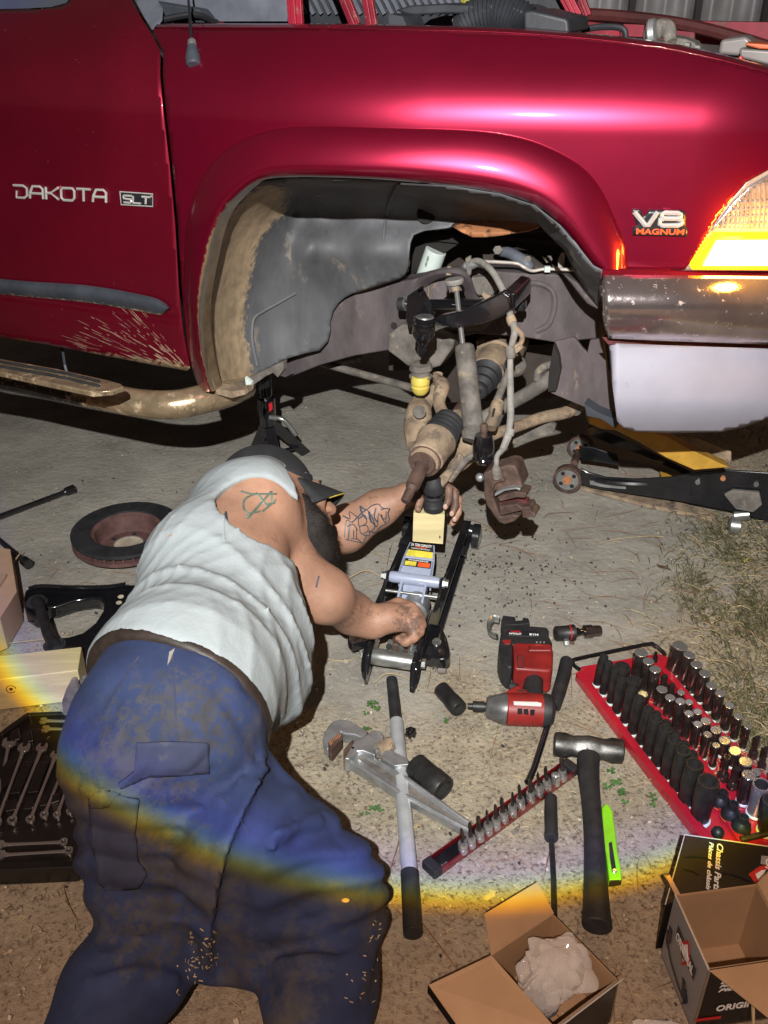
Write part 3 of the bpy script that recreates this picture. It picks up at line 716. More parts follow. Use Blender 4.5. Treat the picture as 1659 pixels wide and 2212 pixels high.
# head lamp and turn lamp (wrap round the corner)
trim = panel('lamp_surround', [(1472, 584)]+[(1535, 490), (1576, 433), (1614, 391), (1659, 366), (1720, 338), (1800, 310), (1800, 586)], lambda x, y: onbody(x, y, .006), 'clearplastic', step=6)
hl = panel('head_lamp', [(1535, 498), (1552, 476), (1585, 435), (1620, 402), (1659, 378), (1720, 350), (1800, 322), (1800, 499)], lambda x, y: onbody(x, y, .004), 'lens', step=9)
b = MB()
for i in range(24):
    x = 1560+i*10; y0 = max(386, 470-(x-1555)*.95); b.tube([onbody(x, y0+8, .002), onbody(x+2, (y0+494)/2, .0), onbody(x-3, 494, .002)], .0028, 6)
for j in range(4):
    y = 486-j*16
    b.tube([onbody(1556+j*14+k*30, y-.06*k*30, .001) for k in range(7)], .0022, 6)
b.build('lens_rib', 'lens2', hl, stuff=False)
tl = panel('turn_lamp', [(1495, 583), (1489, 574), (1493, 560), (1515, 524), (1529, 506), (1536, 501), (1800, 502), (1800, 584)], lambda x, y: onbody(x, y, .004), 'amber', step=9)
panel('lit_window', [(1519, 574), (1549, 520), (1660, 519), (1800, 520), (1800, 574)], lambda x, y: onbody(x, y, -.003), 'lit', tl, step=10)
b = MB()
for i in range(9): b.ell(onbody(1500+i*4.6, 566-i*7.2, .002), (.0035, .0035, .0035), n=8, m=6)
for i in range(22): b.ell(onbody(1510+i*9, 580, .002), (.003, .003, .003), n=6, m=4)
b.build('lamp_bead', 'amber', tl)
# bumper
def bump_d(s, z):
    d = .02+.12*max(0, s-.10)+.20*max(0, s-.30); 
    if s > .50: d += 1.3*(s-.50)**2
    return d
def onbump(x, y, off=0): return onbody(x, y, off, bump_d)
def bz(x, y, y0, y1, amp): 
    t = (y-y0)/(y1-y0); return amp*(2*t-1)**2
tb = [(1294, 612), (1299, 600), (1309, 593), (1400, 594), (1659, 597), (1800, 600)]; bb = [(1800, 752), (1659, 744), (1448, 737), (1360, 733), (1314, 731), (1304, 700), (1297, 650)]
bumper = panel('chrome_bumper', tb+bb, lambda x, y: onbump(x, y, -.03+bz(x, y, 594, 738, .045)+.03*max(0, (1312-x)/18)**2), 'chrome_dirty', step=7, th=.003)
def val_mask(x, y): return .42*max(0, 1-(x-1312-(y-733)*.11)/26)+.12*max(0, 1-(933-y)/30)
panel('bumper_valance', [(1314, 741), (1448, 746), (1659, 753), (1800, 760), (1800, 850), (1720, 882), (1659, 904), (1608, 922), (1560, 933), (1448, 936), (1370, 932), (1345, 924), (1333, 910), (1322, 826)], lambda x, y: onbump(x, y, -.012+bz(x, y, 742, 1060, .08)*.6+.05*max(0, (y-860)/75)**2+.02*max(0, (1330-x)/16)**2), 'valance', step=8, th=.003, maskf=val_mask)
part(lambda b: b.sheet([onbump(x, y, .03) for x, y in [(1300, 728), (1800, 745), (1800, 765), (1314, 744)]], [onbump(x, y, .04) for x, y in [(1300, 728), (1800, 745), (1800, 765), (1314, 744)]]), 'bumper_gap_strip', 'brick_dust', truck)
part(lambda b: b.sheet([onbump(x, y, .03) for x, y in [(1300, 580), (1800, 580), (1800, 602), (1302, 602)]], [onbump(x, y, .05) for x, y in [(1300, 580), (1800, 580), (1800, 602), (1302, 602)]]), 'bumper_top_filler', 'paint2', truck)
# wheel-arch liner
lip = [(462, 845), (454, 823), (438, 740), (435, 700), (441, 620), (462, 520), (482, 465), (520, 420), (565, 390), (625, 383), (825, 388), (980, 402), (1080, 418), (1155, 443), (1205, 482), (1245, 528), (1280, 572), (1300, 583)]
def liner_d(x, y):
    r = pdist(x, y, lip); k = max(0, min(1, (x-540)/120))*max(0, min(1, (560-y)/100)); k = k*k*(3-2*k); L_ = 95*(1-k)+26*k; return .018+.46*(1-math.exp(-(r/L_)**1.15))
def liner_mask(x, y):
    e = 452+max(0, 480-y)*1.0 if y < 560 else 452+max(0, y-700)*.12      # left lip x
    w0 = 150-max(0, (560-y))*.12 if y > 430 else 140
    if x > 760: return .12*(math.sin(x*.05)*.5+.5)*(y < 480)
    r = pdist(x, y, lip); m = 1.05 if r < 74 else max(0, 1.05-(r-74)/50)
    if r < 26: m = .50+.50*(r/26)+.1*math.sin(y*.3)
    ysh = 1 if y > 400 else .6
    return m*.74*ysh*max(0, min(1, (690-x)/110))
liner_px = [(1300, 584), (1280, 574), (1245, 530), (1205, 484), (1155, 445), (1080, 420), (980, 404), (825, 390), (700, 385), (625, 385), (565, 392), (520, 422), (482, 467), (462, 522), (450, 577), (441, 622), (436, 660), (435, 700), (438, 740), (445, 783), (456, 826), (465, 846),
            (529, 843), (530, 820), (575, 800), (612, 777), (660, 763), (690, 757), (708, 738), (714, 715), (714, 692), (720, 672), (731, 655), (745, 643), (763, 633), (814, 617), (862, 603), (876, 592), (882, 575), (884, 545), (886, 525), (893, 507), (916, 498), (967, 492), (1000, 480), (1050, 476), (1110, 477), (1162, 483), (1180, 503), (1219, 541), (1242, 590), (1270, 638), (1292, 665), (1298, 630)]
liner = panel('wheel_arch_liner', liner_px, lambda x, y: S(x, y, liner_d(x, y)+.012*math.sin(x*.045)*(x > 640)*min(1, pdist(x, y, lip)/150)-.018*math.exp(-((x-655-(y-560)*-.35)/26)**2-((y-550)/70)**2)), 'liner', step=8, maskf=liner_mask)
part(lambda b: b.tube([S(x, y, liner_d(x, y)-.006) for x, y in [(556, 790), (545, 735), (548, 690), (566, 674), (600, 655), (640, 632)]], .004, 8, sm=4), 'liner_rib', 'liner', liner)
part(lambda b: b.tube([S(x, y, .475) for x, y in [(763, 630), (840, 606), (872, 590), (880, 572), (882, 540), (890, 510), (916, 495), (965, 490), (1000, 478)]], .006, 8, sm=4), 'liner_edge', 'hose', liner)
part(lambda b: b.tube([S(x, y, liner_d(x, y)-.004) for x, y in [(862, 395), (838, 450), (828, 520), (830, 600)]], .004, 8, sm=4), 'liner_seam', 'liner', liner)
part(lambda b: b.lathe(S(921, 462, .44), S(921, 462, .50), [(0, .024), (1, .02)], 16), 'liner_hole', 'underbody', liner)
part(lambda b: b.prismS([(530, 820), (612, 780), (612, 800), (600, 815), (590, 805), (575, 812), (529, 844)], .20, .22), 'liner_tab', 'greymud', liner)
part(lambda b: b.prismS([(463, 840), (500, 845), (529, 842), (530, 852), (500, 860), (470, 852)], .012, .05), 'mud_flap', 'mudmetal', truck)
# rusty flange over the opening
part(lambda b: b.add(*outline_panel([(975, 488), (981, 484), (1001, 468), (1021, 464), (1045, 472), (1075, 475), (1103, 476), (1151, 480), (1166, 490), (1140, 499), (1086, 508), (1052, 512), (1021, 512), (1001, 503)], lambda x, y: S(x, y, .40+.10*max(0, (500-y)/40)), 7)[:2]), 'rusty_flange', 'oxide', truck, solid=.004)
# apron behind
part(lambda b: b.prismS([(840, 380), (1380, 380), (1380, 800), (840, 800)], .86, .88), 'engine_bay_side', 'apron', truck)
part(lambda b: b.prismS([(1040, 512), (1120, 506), (1180, 500), (1250, 590), (1120, 592), (1046, 585)], .66, .68), 'apron_panel', 'apron', truck)
part(lambda b: b.prismS([(380, 300), (1000, 380), (1000, 520), (880, 600), (600, 780), (430, 820), (380, 600)], .62, .64), 'inner_fender_shell', 'underbody', truck)
part(lambda b: b.tube([S(920, 602, .62), S(942, 540, .62)], [.030, .030], 28), 'oil_filter', 'filter', truck, bevel=.003)
b = MB(); c = S(925, 560, .575); b.add(*text_mesh('FILTER', c+Vector((-.004, -.012, 0)), S(930, 545, .58)-S(920, 575, .58), -U, .004, .028, .0003)); b.build('filter_print', 'clover', truck)
# frame rail
rail_px = [(560, 800), (635, 772), (700, 735), (720, 665), (763, 630), (830, 614), (899, 602), (947, 590), (990, 585), (1035, 583), (1120, 590), (1222, 594), (1248, 612), (1266, 637), (1293, 664), (1304, 731), (1200, 741), (1120, 728), (1028, 722), (960, 736), (900, 748), (841, 757), (763, 770), (690, 790), (620, 818)]
part(lambda b: b.prismS(rail_px, .50, .58), 'frame_rail', 'frame', truck, bevel=.006)
part(lambda b: b.tube([S(x, y, .50) for x, y in [(1110, 640), (1150, 612), (1190, 625), (1198, 660), (1185, 700), (1160, 715)]], .008, 8, sm=5), 'rail_pressing', 'frame', truck)
part(lambda b: b.prismS([(1198, 738), (1240, 728), (1256, 750), (1268, 762), (1274, 735), (1304, 731), (1324, 891), (1316, 902), (1293, 893), (1188, 849), (1190, 800)], .34, .352), 'bumper_bracket', 'frame', truck, bevel=.003)
part(lambda b: b.prismS([(1196, 745), (1206, 770), (1210, 800), (1200, 845), (1184, 846), (1186, 800)], .32, .34), 'bracket_edge', 'underbody', truck)
part(lambda b: b.prismS([(1262, 872), (1290, 890), (1326, 905), (1330, 926), (1300, 905), (1268, 898)], .26, .30), 'air_dam', 'trimgrey', truck)
# sill, cab floor, step bar
def plate(b, s0, s1, d0, d1, z0, z1):
    t = [T(s0, z1, d0), T(s1, z1, d0), T(s1, z1, d1), T(s0, z1, d1)]; b.sheet(t, [Vector((p.x, p.y, z0)) for p in t])
part(lambda b: plate(b, -2.6, -.66, .06, 1.62, .70, .74), 'cab_floor', 'underbody', truck)
part(lambda b: plate(b, -.5, .9, .60, 1.62, .78, .80), 'engine_tray', 'underbody', truck)
part(lambda b: plate(b, -2.6, -.66, .03, .06, .70, .80), 'sill', 'apron', truck)
part(lambda b: plate(b, -2.6, .75, 1.64, 1.70, .55, 1.28), 'far_body_side', 'inner_red', truck)
part(lambda b: plate(b, -2.6, -.66, .20, 1.6, 1.22, 1.25), 'dashboard', 'darkplastic', truck)
bpts = [(-330, 768, -.06), (-150, 795, -.06), (0, 814, -.06), (120, 838, -.06), (230, 858, -.06), (310, 872, -.055), (380, 874, -.03), (440, 862, .02), (495, 850, .10), (530, 838, .22)]
def stepbar(b):
    b.tube([S(x, y, d) for x, y, d in bpts], [.034, .034, .035, .035, .036, .036, .037, .037, .034, .030], 22, sm=7)
b = MB(); stepbar(b)
def bm_mask(v):
    px = (v-Vector((0, 0, CAMZ))); s, z, d = sz(v); return .20+.62*max(0, min(1, (s+1.02)/.35))
b.build('step_bar', 'board', truck, mask=[bm_mask(v) for v in b.v])
b = MB(); b.prismG([(-330, 708), (0, 774), (120, 795), (232, 820), (262, 828), (268, 834), (240, 843), (200, 846), (100, 825), (0, 803), (-330, 744)], .58, .565)
b.build('step_pad', 'board', truck, bevel=.004, mask=[.66]*len(b.v))
b = MB()
for dy in (0, 10): b.tube([G(x, y+dy, .583) for x, y in [(-330, 722), (0, 781), (140, 806), (215, 824)]], .0035, 6)
b.build('step_tread', 'blackmatte', truck)
part(lambda b: b.bar(S(135, 748, .18), S(143, 800, .0), .03, .006, up=N), 'step_bracket', 'greyplastic', truck)
part(lambda b: b.prismS([(529, 815), (543, 826), (543, 848), (533, 846)], .10, .11), 'step_end_plate', 'filter', truck)
# ------------------------------------------------------------------ engine bay seen over the fender
def bay(name, px, d0, d1, m, **k): return part(lambda b: b.prismS(px, d0, d1), name, m, truck, **k)
bay('windscreen_foot', [(285, -120), (640, -120), (620, 46), (350, 46), (330, 20)], .30, .34, 'greyplastic')
bay('wiper_cowl', [(300, 6), (320, 2), (430, 20), (445, 38), (440, 50), (340, 50), (318, 30)], .22, .26, 'trimgrey', bevel=.004)
part(lambda b: b.lathe(S(318, 8, .21), S(318, 8, .23), [(0, .010), (1, .012)], 14), 'cowl_screw', 'greyplastic', truck)
part(lambda b: b.tube([S(345, 44, .16), S(420, 32, .2), S(470, 50, .24)], .007, 8, sm=4), 'wiper_arm', 'badgeblack', truck)
bay('cowl_panel', [(520, -120), (1240, -120), (1240, 62), (480, 55), (500, 10)], .62, .66, 'darkplastic')
b = MB()
for i in range(26):
    x = 628+i*17
    if x < 1000: b.bar(S(x, -2, .60), S(x+16, 30, .605), .010, .006, up=N)
b.build('cowl_louvre', 'greyplastic', truck, stuff=False)
def strut(px, wd, d=.26, m='inner_red', nm='hood_brace'):
    a = S(*px[0], d); c = S(*px[1], d); part(lambda b: (b.bar(a, c, wd, .012, up=N), b.bar(a-N*.008, c-N*.008, wd*.35, .012, up=N)), nm, m, truck, bevel=.002)
strut([(627, -140), (640, 52)], .036); strut([(690, -140), (769, 56)], .026, .30); strut([(770, -140), (805, 58)], .026, .34)
strut([(560, 8), (582, -60)], .016, .4); strut([(1240, -40), (1270, 35)], .02, .7); strut([(1195, -60), (1246, 38)], .028, .55); strut([(1140, -90), (1160, 10)], .02, .8)
bay('black_box_lid', [(852, 22), (885, 12), (960, 8), (1110, 14), (1135, 24), (1128, 34), (960, 30), (884, 34)], .30, .5, 'darkplastic', bevel=.006)
bay('battery_tray', [(840, 30), (870, 36), (880, 60), (840, 60)], .2, .3, 'darkplastic')
part(lambda b: b.tube([S(1000, 2, .42), S(1010, 10, .40), S(1000, 28, .36)], [.006, .011, .007], 8, sm=3), 'yellow_dipstick', 'yellow', truck)
part(lambda b: b.tube([S(998, 24, .36), S(985, 48, .34)], .010, 10), 'dipstick_tube', 'line', truck)
def hose(b):
    pts = []; rr = []
    base = [S(1010, 66, .34), S(1030, 40, .33), S(1075, 30, .33), S(1118, 42, .33), S(1138, 62, .33)]
    c = cat(base, 12)
    for i, p in enumerate(c): pts.append(p); rr.append(.034+(.006 if i % 2 else 0))
    b.tube(pts, rr, 20)
part(hose, 'air_intake_hose', 'darkplastic', truck, smooth=20)
bay('air_box', [(1130, 24), (1150, 22), (1222, 40), (1228, 44), (1230, 74), (1130, 66)], .24, .42, 'darkplastic', bevel=.008)
bay('far_fender_panel', [(1238, 44), (1500, 70), (1500, 140), (1238, 90)], 1.30, 1.33, 'inner_red')
bay('red_brace_panel', [(1283, 50), (1338, 52), (1338, 78), (1283, 76)], 1.1, 1.12, 'inner_red')
bay('red_brace_panel', [(1347, 52), (1392, 54), (1388, 80), (1347, 78)], 1.1, 1.12, 'inner_red')
part(lambda b: b.tube([S(x, y, 1.4) for x, y in [(1236, 30), (1300, 33), (1400, 42), (1500, 58), (1600, 84), (1700, 115)]], .018, 8, sm=4), 'far_fender_rim', 'brick_dust', truck)
part(lambda b: b.tube([S(x, y, .9) for x, y in [(1246, 66), (1300, 58), (1345, 62), (1352, 86)]], .008, 8, sm=4), 'vacuum_hose', 'darkplastic', truck)
bay('bay_floor', [(1238, 70), (1659, 108), (1760, 130), (1760, 300), (1238, 200)], .9, .92, 'apron')
part(lambda b: b.tube([S(1406, 96, .42), S(1412, 70, .42), S(1440, 62, .42), S(1450, 92, .40)], [.016, .02, .018, .012], 12, sm=5), 'coolant_neck', 'greymud', truck)
part(lambda b: b.lathe(S(1400, 76, .40), S(1420, 72, .40), [(0, .026), (.2, .03), (.8, .03), (1, .024)], 18), 'thermostat_housing', 'alu', truck)
bay('coil_block', [(1450, 78), (1480, 84), (1500, 92), (1520, 116), (1450, 104)], .48, .56, 'greymud', bevel=.005)
bay('washer_bottle', [(1556, 86), (1612, 78), (1630, 94), (1620, 124), (1550, 118)], .62, .72, 'clearplastic', bevel=.008)
bay('washer_bottle_neck', [(1596, 104), (1659, 108), (1700, 112), (1700, 150), (1598, 126)], .55, .62, 'clearplastic', bevel=.006)
bay('washer_cap', [(1612, 92), (1680, 97), (1680, 108), (1640, 106), (1608, 98)], .54, .60, 'orangeplastic', bevel=.003)
part(lambda b: b.tube([S(1600, 133, .48), S(1600, 122, .48)], [.006, .005], 8), 'red_bumpstop', 'redprint', truck)
for i, (x, y) in enumerate([(1478, 92), (1500, 98), (1440, 88)]):
    bay('connector', [(x, y), (x+12, y+1), (x+12, y+14), (x, y+13)], .45, .48, 'hose', bevel=.002)

# unseen point light added in front of the amber lens, casting its glow
bl = bpy.data.lights.new('turn_lamp_spill', 'POINT'); bo_ = bpy.data.objects.new('turn_lamp_spill', bl); sc.collection.objects.link(bo_)
bo_.location = onbody(1655, 545, -.10); bl.energy = 3.5; bl.color = (1, .42, .04); bl.shadow_soft_size = .03
# ================================================================== SUSPENSION (parts of the truck)
def sp(name, m, fn, parent=truck, **k): return part(fn, name, m, parent, **k)
Q = lambda x, y, d: S(x, y, d)
sp('lower_crossmember', 'greymud', lambda b: b.tube([Q(636, 768, .66), Q(763, 803, .64), Q(890, 838, .60)], .012, 12))
sp('bump_stop_bracket', 'greymud', lambda b: b.prismS([(838, 722), (868, 700), (905, 705), (982, 735), (978, 752), (950, 792), (922, 800), (880, 792), (858, 775), (835, 758)], .40, .49), bevel=.008)
sp('bracket_bolt_hole', 'underbody', lambda b: b.lathe(Q(851, 703, .494), Q(851, 703, .499), [(0, .009), (1, .009)], 14))
sp('bump_stop_seat', 'greymud', lambda b: b.lathe(Q(909, 786, .28), Q(909, 814, .28), [(0, .028), (.4, .030), (.5, .024), (.85, .024), (.9, .03), (1, .03)], 20))
sp('bump_stop', 'yellowrub', lambda b: b.lathe(Q(908, 812, .27), Q(908, 850, .27), [(0, .021), (.15, .0245), (.42, .024), (.5, .0200), (.58, .024), (.8, .0225), (1, .015)], 22))
# shock tower bracket
sp('shock_tower', 'frame', lambda b: b.tube([Q(910, 645, .46), Q(910, 615, .44), Q(940, 594, .40), Q(985, 588, .38), Q(1005, 602, .40), Q(1018, 640, .45), Q(1036, 655, .47)], .010, 8, sm=5, flat=1.8))
sp('tower_side', 'frame', lambda b: b.prismS([(906, 608), (950, 592), (962, 600), (966, 640), (950, 654), (930, 658), (908, 650)], .44, .46), bevel=.003)
sp('tower_slot', 'mudmetal', lambda b: b.tube([Q(912, 622, .434), Q(911, 640, .434), Q(918, 646, .434), Q(926, 636, .434), Q(925, 618, .434)], .0035, 6, sm=3))
# upper arm
arm = sp('upper_control_arm', 'blackgloss', lambda b: (b.prismS([(1086, 629), (1100, 640), (1105, 670), (1085, 684), (1040, 700), (987, 710), (947, 703), (933, 692), (950, 683), (1001, 672), (1045, 650)], .21, .235),
    b.prismS([(1088, 627), (1112, 634), (1112, 668), (1100, 674)], .22, .36)), bevel=.005)
sp('rear_arm_leg', 'blackgloss', lambda b: (b.prismS([(878, 640), (893, 632), (908, 632), (926, 668), (934, 684), (900, 702), (880, 706), (876, 690)], .26, .29), b.prismS([(878, 640), (884, 640), (886, 700), (878, 704)], .26, .36)), arm, bevel=.006)
sp('arm_shaft', 'blackgloss', lambda b: b.tube([Q(872, 657, .36), Q(1112, 657, .34)], .0125, 14), arm)
for (x, d) in ((868, .36), (1122, .33)):
    sp('shaft_bushing', 'blackmatte', lambda b: b.lathe(Q(x-8, 657, d), Q(x+10, 657, d), [(0, .012), (.1, .017), (.9, .017), (1, .012)], 18), arm)
sp('shaft_washer', 'steel', lambda b: b.lathe(Q(1110, 657, .335), Q(1113, 657, .335), [(0, .023), (1, .023)], 22), arm)
sp('shaft_washer', 'steel', lambda b: b.lathe(Q(876, 655, .355), Q(879, 655, .355), [(0, .019), (1, .019)], 22), arm)
sp('shaft_nut', 'blackgloss', lambda b: b.lathe(Q(1114, 657, .33), Q(1127, 657, .33), [(0, .016), (1, .016)], sides=6), arm)
sp('shaft_stud', 'blackgloss', lambda b: b.tube([Q(1127, 657, .33), Q(1136, 657, .33)], .009, 10), arm)
bj = sp('upper_ball_joint', 'blackgloss', lambda b: b.lathe(Q(917, 684, .17), Q(913, 752, .17), [(0, .016), (.02, .024), (.14, .0255), (.16, .022), (.24, .022), (.27, .026), (.55, .027), (.66, .023), (.86, .0105), (1, .0095)], 26), arm)
sp('ball_joint_cap', 'steel', lambda b: b.lathe(Q(917, 683, .17), Q(917, 686, .17), [(0, .020), (1, .022)], 24), bj)
sp('castle_nut', 'blackgloss', lambda b: b.lathe(Q(913, 748, .17), Q(912, 768, .17), [(0, .0125), (.6, .0125), (.62, .0105), (1, .0105)], sides=6), bj)
sp('ball_joint_flange', 'blackgloss', lambda b: b.tube([Q(930, 690, .18), Q(952, 700, .21), Q(968, 702, .215)], [.016, .014, .008], 10, flat=.5), arm)
# shock absorber
sh = sp('shock_absorber', 'greymud', lambda b: b.lathe(Q(1003, 745, .20), Q(1023, 930, .10), [(0, .018), (.02, .0225), (.05, .0235), (.94, .0245), (.97, .022), (1, .016)], 26))
sp('shock_rod', 'chrome', lambda b: b.tube([Q(985, 618, .27), Q(1000, 748, .21)], .0062, 14), sh)
sp('shock_bushing', 'hose', lambda b: b.lathe(Q(981, 602, .27), Q(983, 620, .27), [(0, .021), (.25, .023), (.6, .021), (.65, .012), (1, .011)], 20), sh)
sp('rod_sleeve', 'mudmetal', lambda b: b.lathe(Q(983, 618, .27), Q(985, 630, .265), [(0, .0105), (1, .0095)], 16), sh)
sp('tower_bolt', 'mudmetal', lambda b: b.lathe(Q(970, 575, .38), Q(972, 592, .38), [(0, .005), (.5, .005), (.52, .012), (1, .012)], sides=8))
sp('frame_bolt', 'mudmetal', lambda b: b.lathe(Q(1051, 637, .47), Q(1051, 637, .495), [(0, .012), (1, .013)], sides=6))
sp('engine_mount', 'greymud', lambda b: b.prismS([(1010, 600), (1060, 596), (1080, 604), (1064, 640), (1030, 640)], .47, .50), bevel=.006)
sp('inner_arm_plate', 'greymud', lambda b: b.prismS([(948, 660), (1060, 655), (1070, 690), (1040, 716), (960, 716)], .44, .47), bevel=.004)
# differential and CV axle
sp('differential', 'mudmetal', lambda b: b.lathe(Q(1110, 735, .75), Q(1062, 790, .52), [(0, .045), (.5, .058), (.6, .062), (.85, .062), (.88, .055), (1, .05)], 26))
sp('differential_flange', 'mudmetal', lambda b: b.prismS([(1026, 736), (1080, 726), (1100, 745), (1100, 800), (1085, 816), (1066, 812), (1050, 770), (1030, 760)], .58, .62), bevel=.006)
ax = sp('drive_axle', 'rust', lambda b: b.tube([Q(1050, 800, .50), Q(960, 930, .16)], .013, 14))
def boot(b, a, c, r0, r1, n=5, seg=26):
    prof = [(0, r0*.96)]
    for i in range(n):
        t = (i+.1)/n; r = r0+(r1-r0)*t; prof += [(t, r*.86), (t+.3/n, r*1.0), (t+.55/n, r*1.0), (t+.8/n, r*.84)]
    prof.append((1, r1*.95)); b.lathe(a, c, prof, seg)
sp('inner_joint_cup', 'mudmetal', lambda b: b.lathe(Q(1072, 775, .54), Q(1052, 808, .45), [(0, .046), (.1, .048), (.8, .05), (1, .048)], 26), ax)
sp('inner_boot', 'blackmatte', lambda b: boot(b, Q(1056, 800, .47), Q(1030, 850, .36), .046, .020, 4), ax)
oc = (Q(960, 920, .16), Q(906, 1000, .02))
sp('outer_boot', 'blackmatte', lambda b: boot(b, Q(972, 908, .10), Q(944, 953, .03), .036, .047, 5), ax)
cup = sp('outer_joint_cup', 'mudmetal', lambda b: b.lathe(Q(945, 950, .03), Q(915, 999, -.05), [(0, .046), (.12, .047), (.35, .043), (.8, .041), (.84, .036), (.98, .034), (1, .026)], 30), ax)
sp('joint_seal_ring', 'rust', lambda b: b.lathe(Q(919, 993, -.038), Q(913, 1002, -.058), [(0, .0375), (.5, .038), (.55, .030), (1, .028), (1.0, .020)], 30), cup)
def spl(b):
    a, c = Q(914, 1002, -.05), Q(890, 1052, -.12); x, y = basis(c-a); n = 48
    b.lathe(a, c, [(0, .017), (.12, .017), (.16, .0155), (1, .0150)], 32)
    for k in range(24):
        t = 2*math.pi*k/24; o = (x*math.cos(t)+y*math.sin(t))*.0152; b.bar(a.lerp(c, .3)+o, a.lerp(c, .92)+o, .0019, .0022, up=o)
sp('splined_stub', 'rust', spl, cup, smooth=30)
sp('stub_thread', 'rust', lambda b: b.lathe(Q(890, 1052, -.12), Q(875, 1084, -.155), [(0, .0135), (.25, .0105), (.3, .0112), (.95, .0108), (1, .0090)], 24), cup)
# steering knuckle / lower arm castings
kn = sp('lower_control_arm', 'mudmetal', lambda b: (b.tube([Q(906, 866, .33), Q(905, 890, .28), Q(902, 925, .24), Q(905, 962, .20)], [.022, .034, .036, .032], 16, sm=5, flat=.8),
    b.tube([Q(915, 875, .32), Q(938, 840, .36), Q(945, 808, .40)], [.026, .016, .016], 12, sm=4, flat=.7)), smooth=60)
sp('arm_casting', 'mudmetal', lambda b: b.tube([Q(938, 812, .38), Q(955, 830, .34), Q(948, 868, .28), Q(960, 900, .24)], [.014, .020, .016, .018], 12, sm=5, flat=.6), kn)
sp('casting_plug', 'greymud', lambda b: b.lathe(Q(906, 890, .215), Q(906, 890, .225), [(0, .016), (1, .017)], 20), kn)
sp('arm_front_leg', 'mudmetal', lambda b: (b.tube([Q(1250, 868, .50), Q(1225, 890, .46), Q(1171, 902, .40), Q(1115, 922, .32), Q(1062, 940, .26), Q(1030, 960, .20)], [.017, .020, .019, .017, .018, .024], 12, sm=4, flat=.75)), kn, smooth=60)
sp('arm_leg_flange', 'greymud', lambda b: b.prismS([(1060, 945), (1190, 912), (1200, 920), (1196, 935), (1110, 958), (1060, 964)], .42, .435), kn)
sp('arm_pivot_sleeve', 'greymud', lambda b: b.tube([Q(1262, 858, .52), Q(1240, 884, .46)], .020, 16), kn)
sp('knuckle_body', 'mudmetal', lambda b: (b.tube([Q(985, 900, .24), Q(1004, 925, .20), Q(1010, 955, .17), Q(1000, 990, .14), Q(975, 1012, .10)], [.022, .030, .034, .026, .018], 14, sm=5),
    b.tube([Q(1010, 890, .26), Q(992, 925, .24), Q(975, 965, .20)], [.02, .026, .018], 12, sm=4), b.tube([Q(1000, 985, .10), Q(975, 1015, .08), Q(950, 1045, .06)], [.014, .011, .014], 10, sm=4)), kn, smooth=60)
sp('knuckle_boss', 'greymud', lambda b: b.lathe(Q(1024, 925, .10), Q(1016, 952, .08), [(0, .022), (.5, .027), (1, .020)], 18), kn)
lb = sp('lower_ball_joint', 'blackmatte', lambda b: b.lathe(Q(937, 1028, .06), Q(936, 1102, .06), [(0, .020), (.18, .027), (.32, .029), (.48, .024), (.52, .026), (.6, .0265), (.64, .024), (.8, .0245), (.83, .026), (.97, .024), (1, .02)], 26))
sp('joint_grease_ring', 'blackgloss', lambda b: b.lathe(Q(937, 1062, .06), Q(937, 1067, .06), [(0, .0268), (1, .0268)], 26), lb)
# stabiliser bar and tie rod
sp('stabiliser_bar', 'greymud', lambda b: b.tube([Q(1200, 800, .46), Q(1184, 820, .44), Q(1140, 850, .40), Q(1085, 880, .38), Q(1040, 905, .36)], [.018, .019, .018, .018, .018], 14, sm=4))
sp('stabiliser_bushing', 'greymud', lambda b: b.tube([Q(1160, 820, .42), Q(1165, 800, .42), Q(1190, 788, .42), Q(1210, 800, .42)], .010, 10, sm=4))
tr = sp('tie_rod', 'greymud', lambda b: b.tube([Q(1100, 800, .30), Q(1078, 855, .24), Q(1066, 884, .20)], [.0095, .0095, .0105], 12))
sp('tie_rod_sleeve', 'mudmetal', lambda b: b.lathe(Q(1078, 866, .22), Q(1058, 925, .16), [(0, .012), (.1, .0165), (.45, .017), (.5, .013), (.9, .0165), (1, .015)], 14), tr)
sp('tie_rod_slot', 'underbody', lambda b: b.tube([Q(1068, 882, .176), Q(1064, 900, .168)], .0028, 6), tr)
te_ = sp('tie_rod_end', 'blackgloss', lambda b: b.lathe(Q(1045, 940, .06), Q(1044, 1000, .06), [(0, .020), (.25, .0245), (.5, .026), (.75, .024), (.8, .026), (.95, .021), (1, .015)], 26), tr)
sp('tie_rod_stud', 'rust', lambda b: b.lathe(Q(1046, 915, .055), Q(1045, 948, .055), [(0, .0065), (.1, .0085), (.5, .009), (.52, .0075), (1, .0085)], 16), te_)
sp('sway_link_ball', 'greymud', lambda b: b.ell(Q(1113, 790, .40), (.030, .024, .030)))
sp('steering_arm', 'greymud', lambda b: b.tube([Q(1045, 985, .08), Q(1020, 985, .085), Q(1000, 1000, .09), Q(970, 1035, .08)], [.010, .008, .009, .012], 10, sm=4))
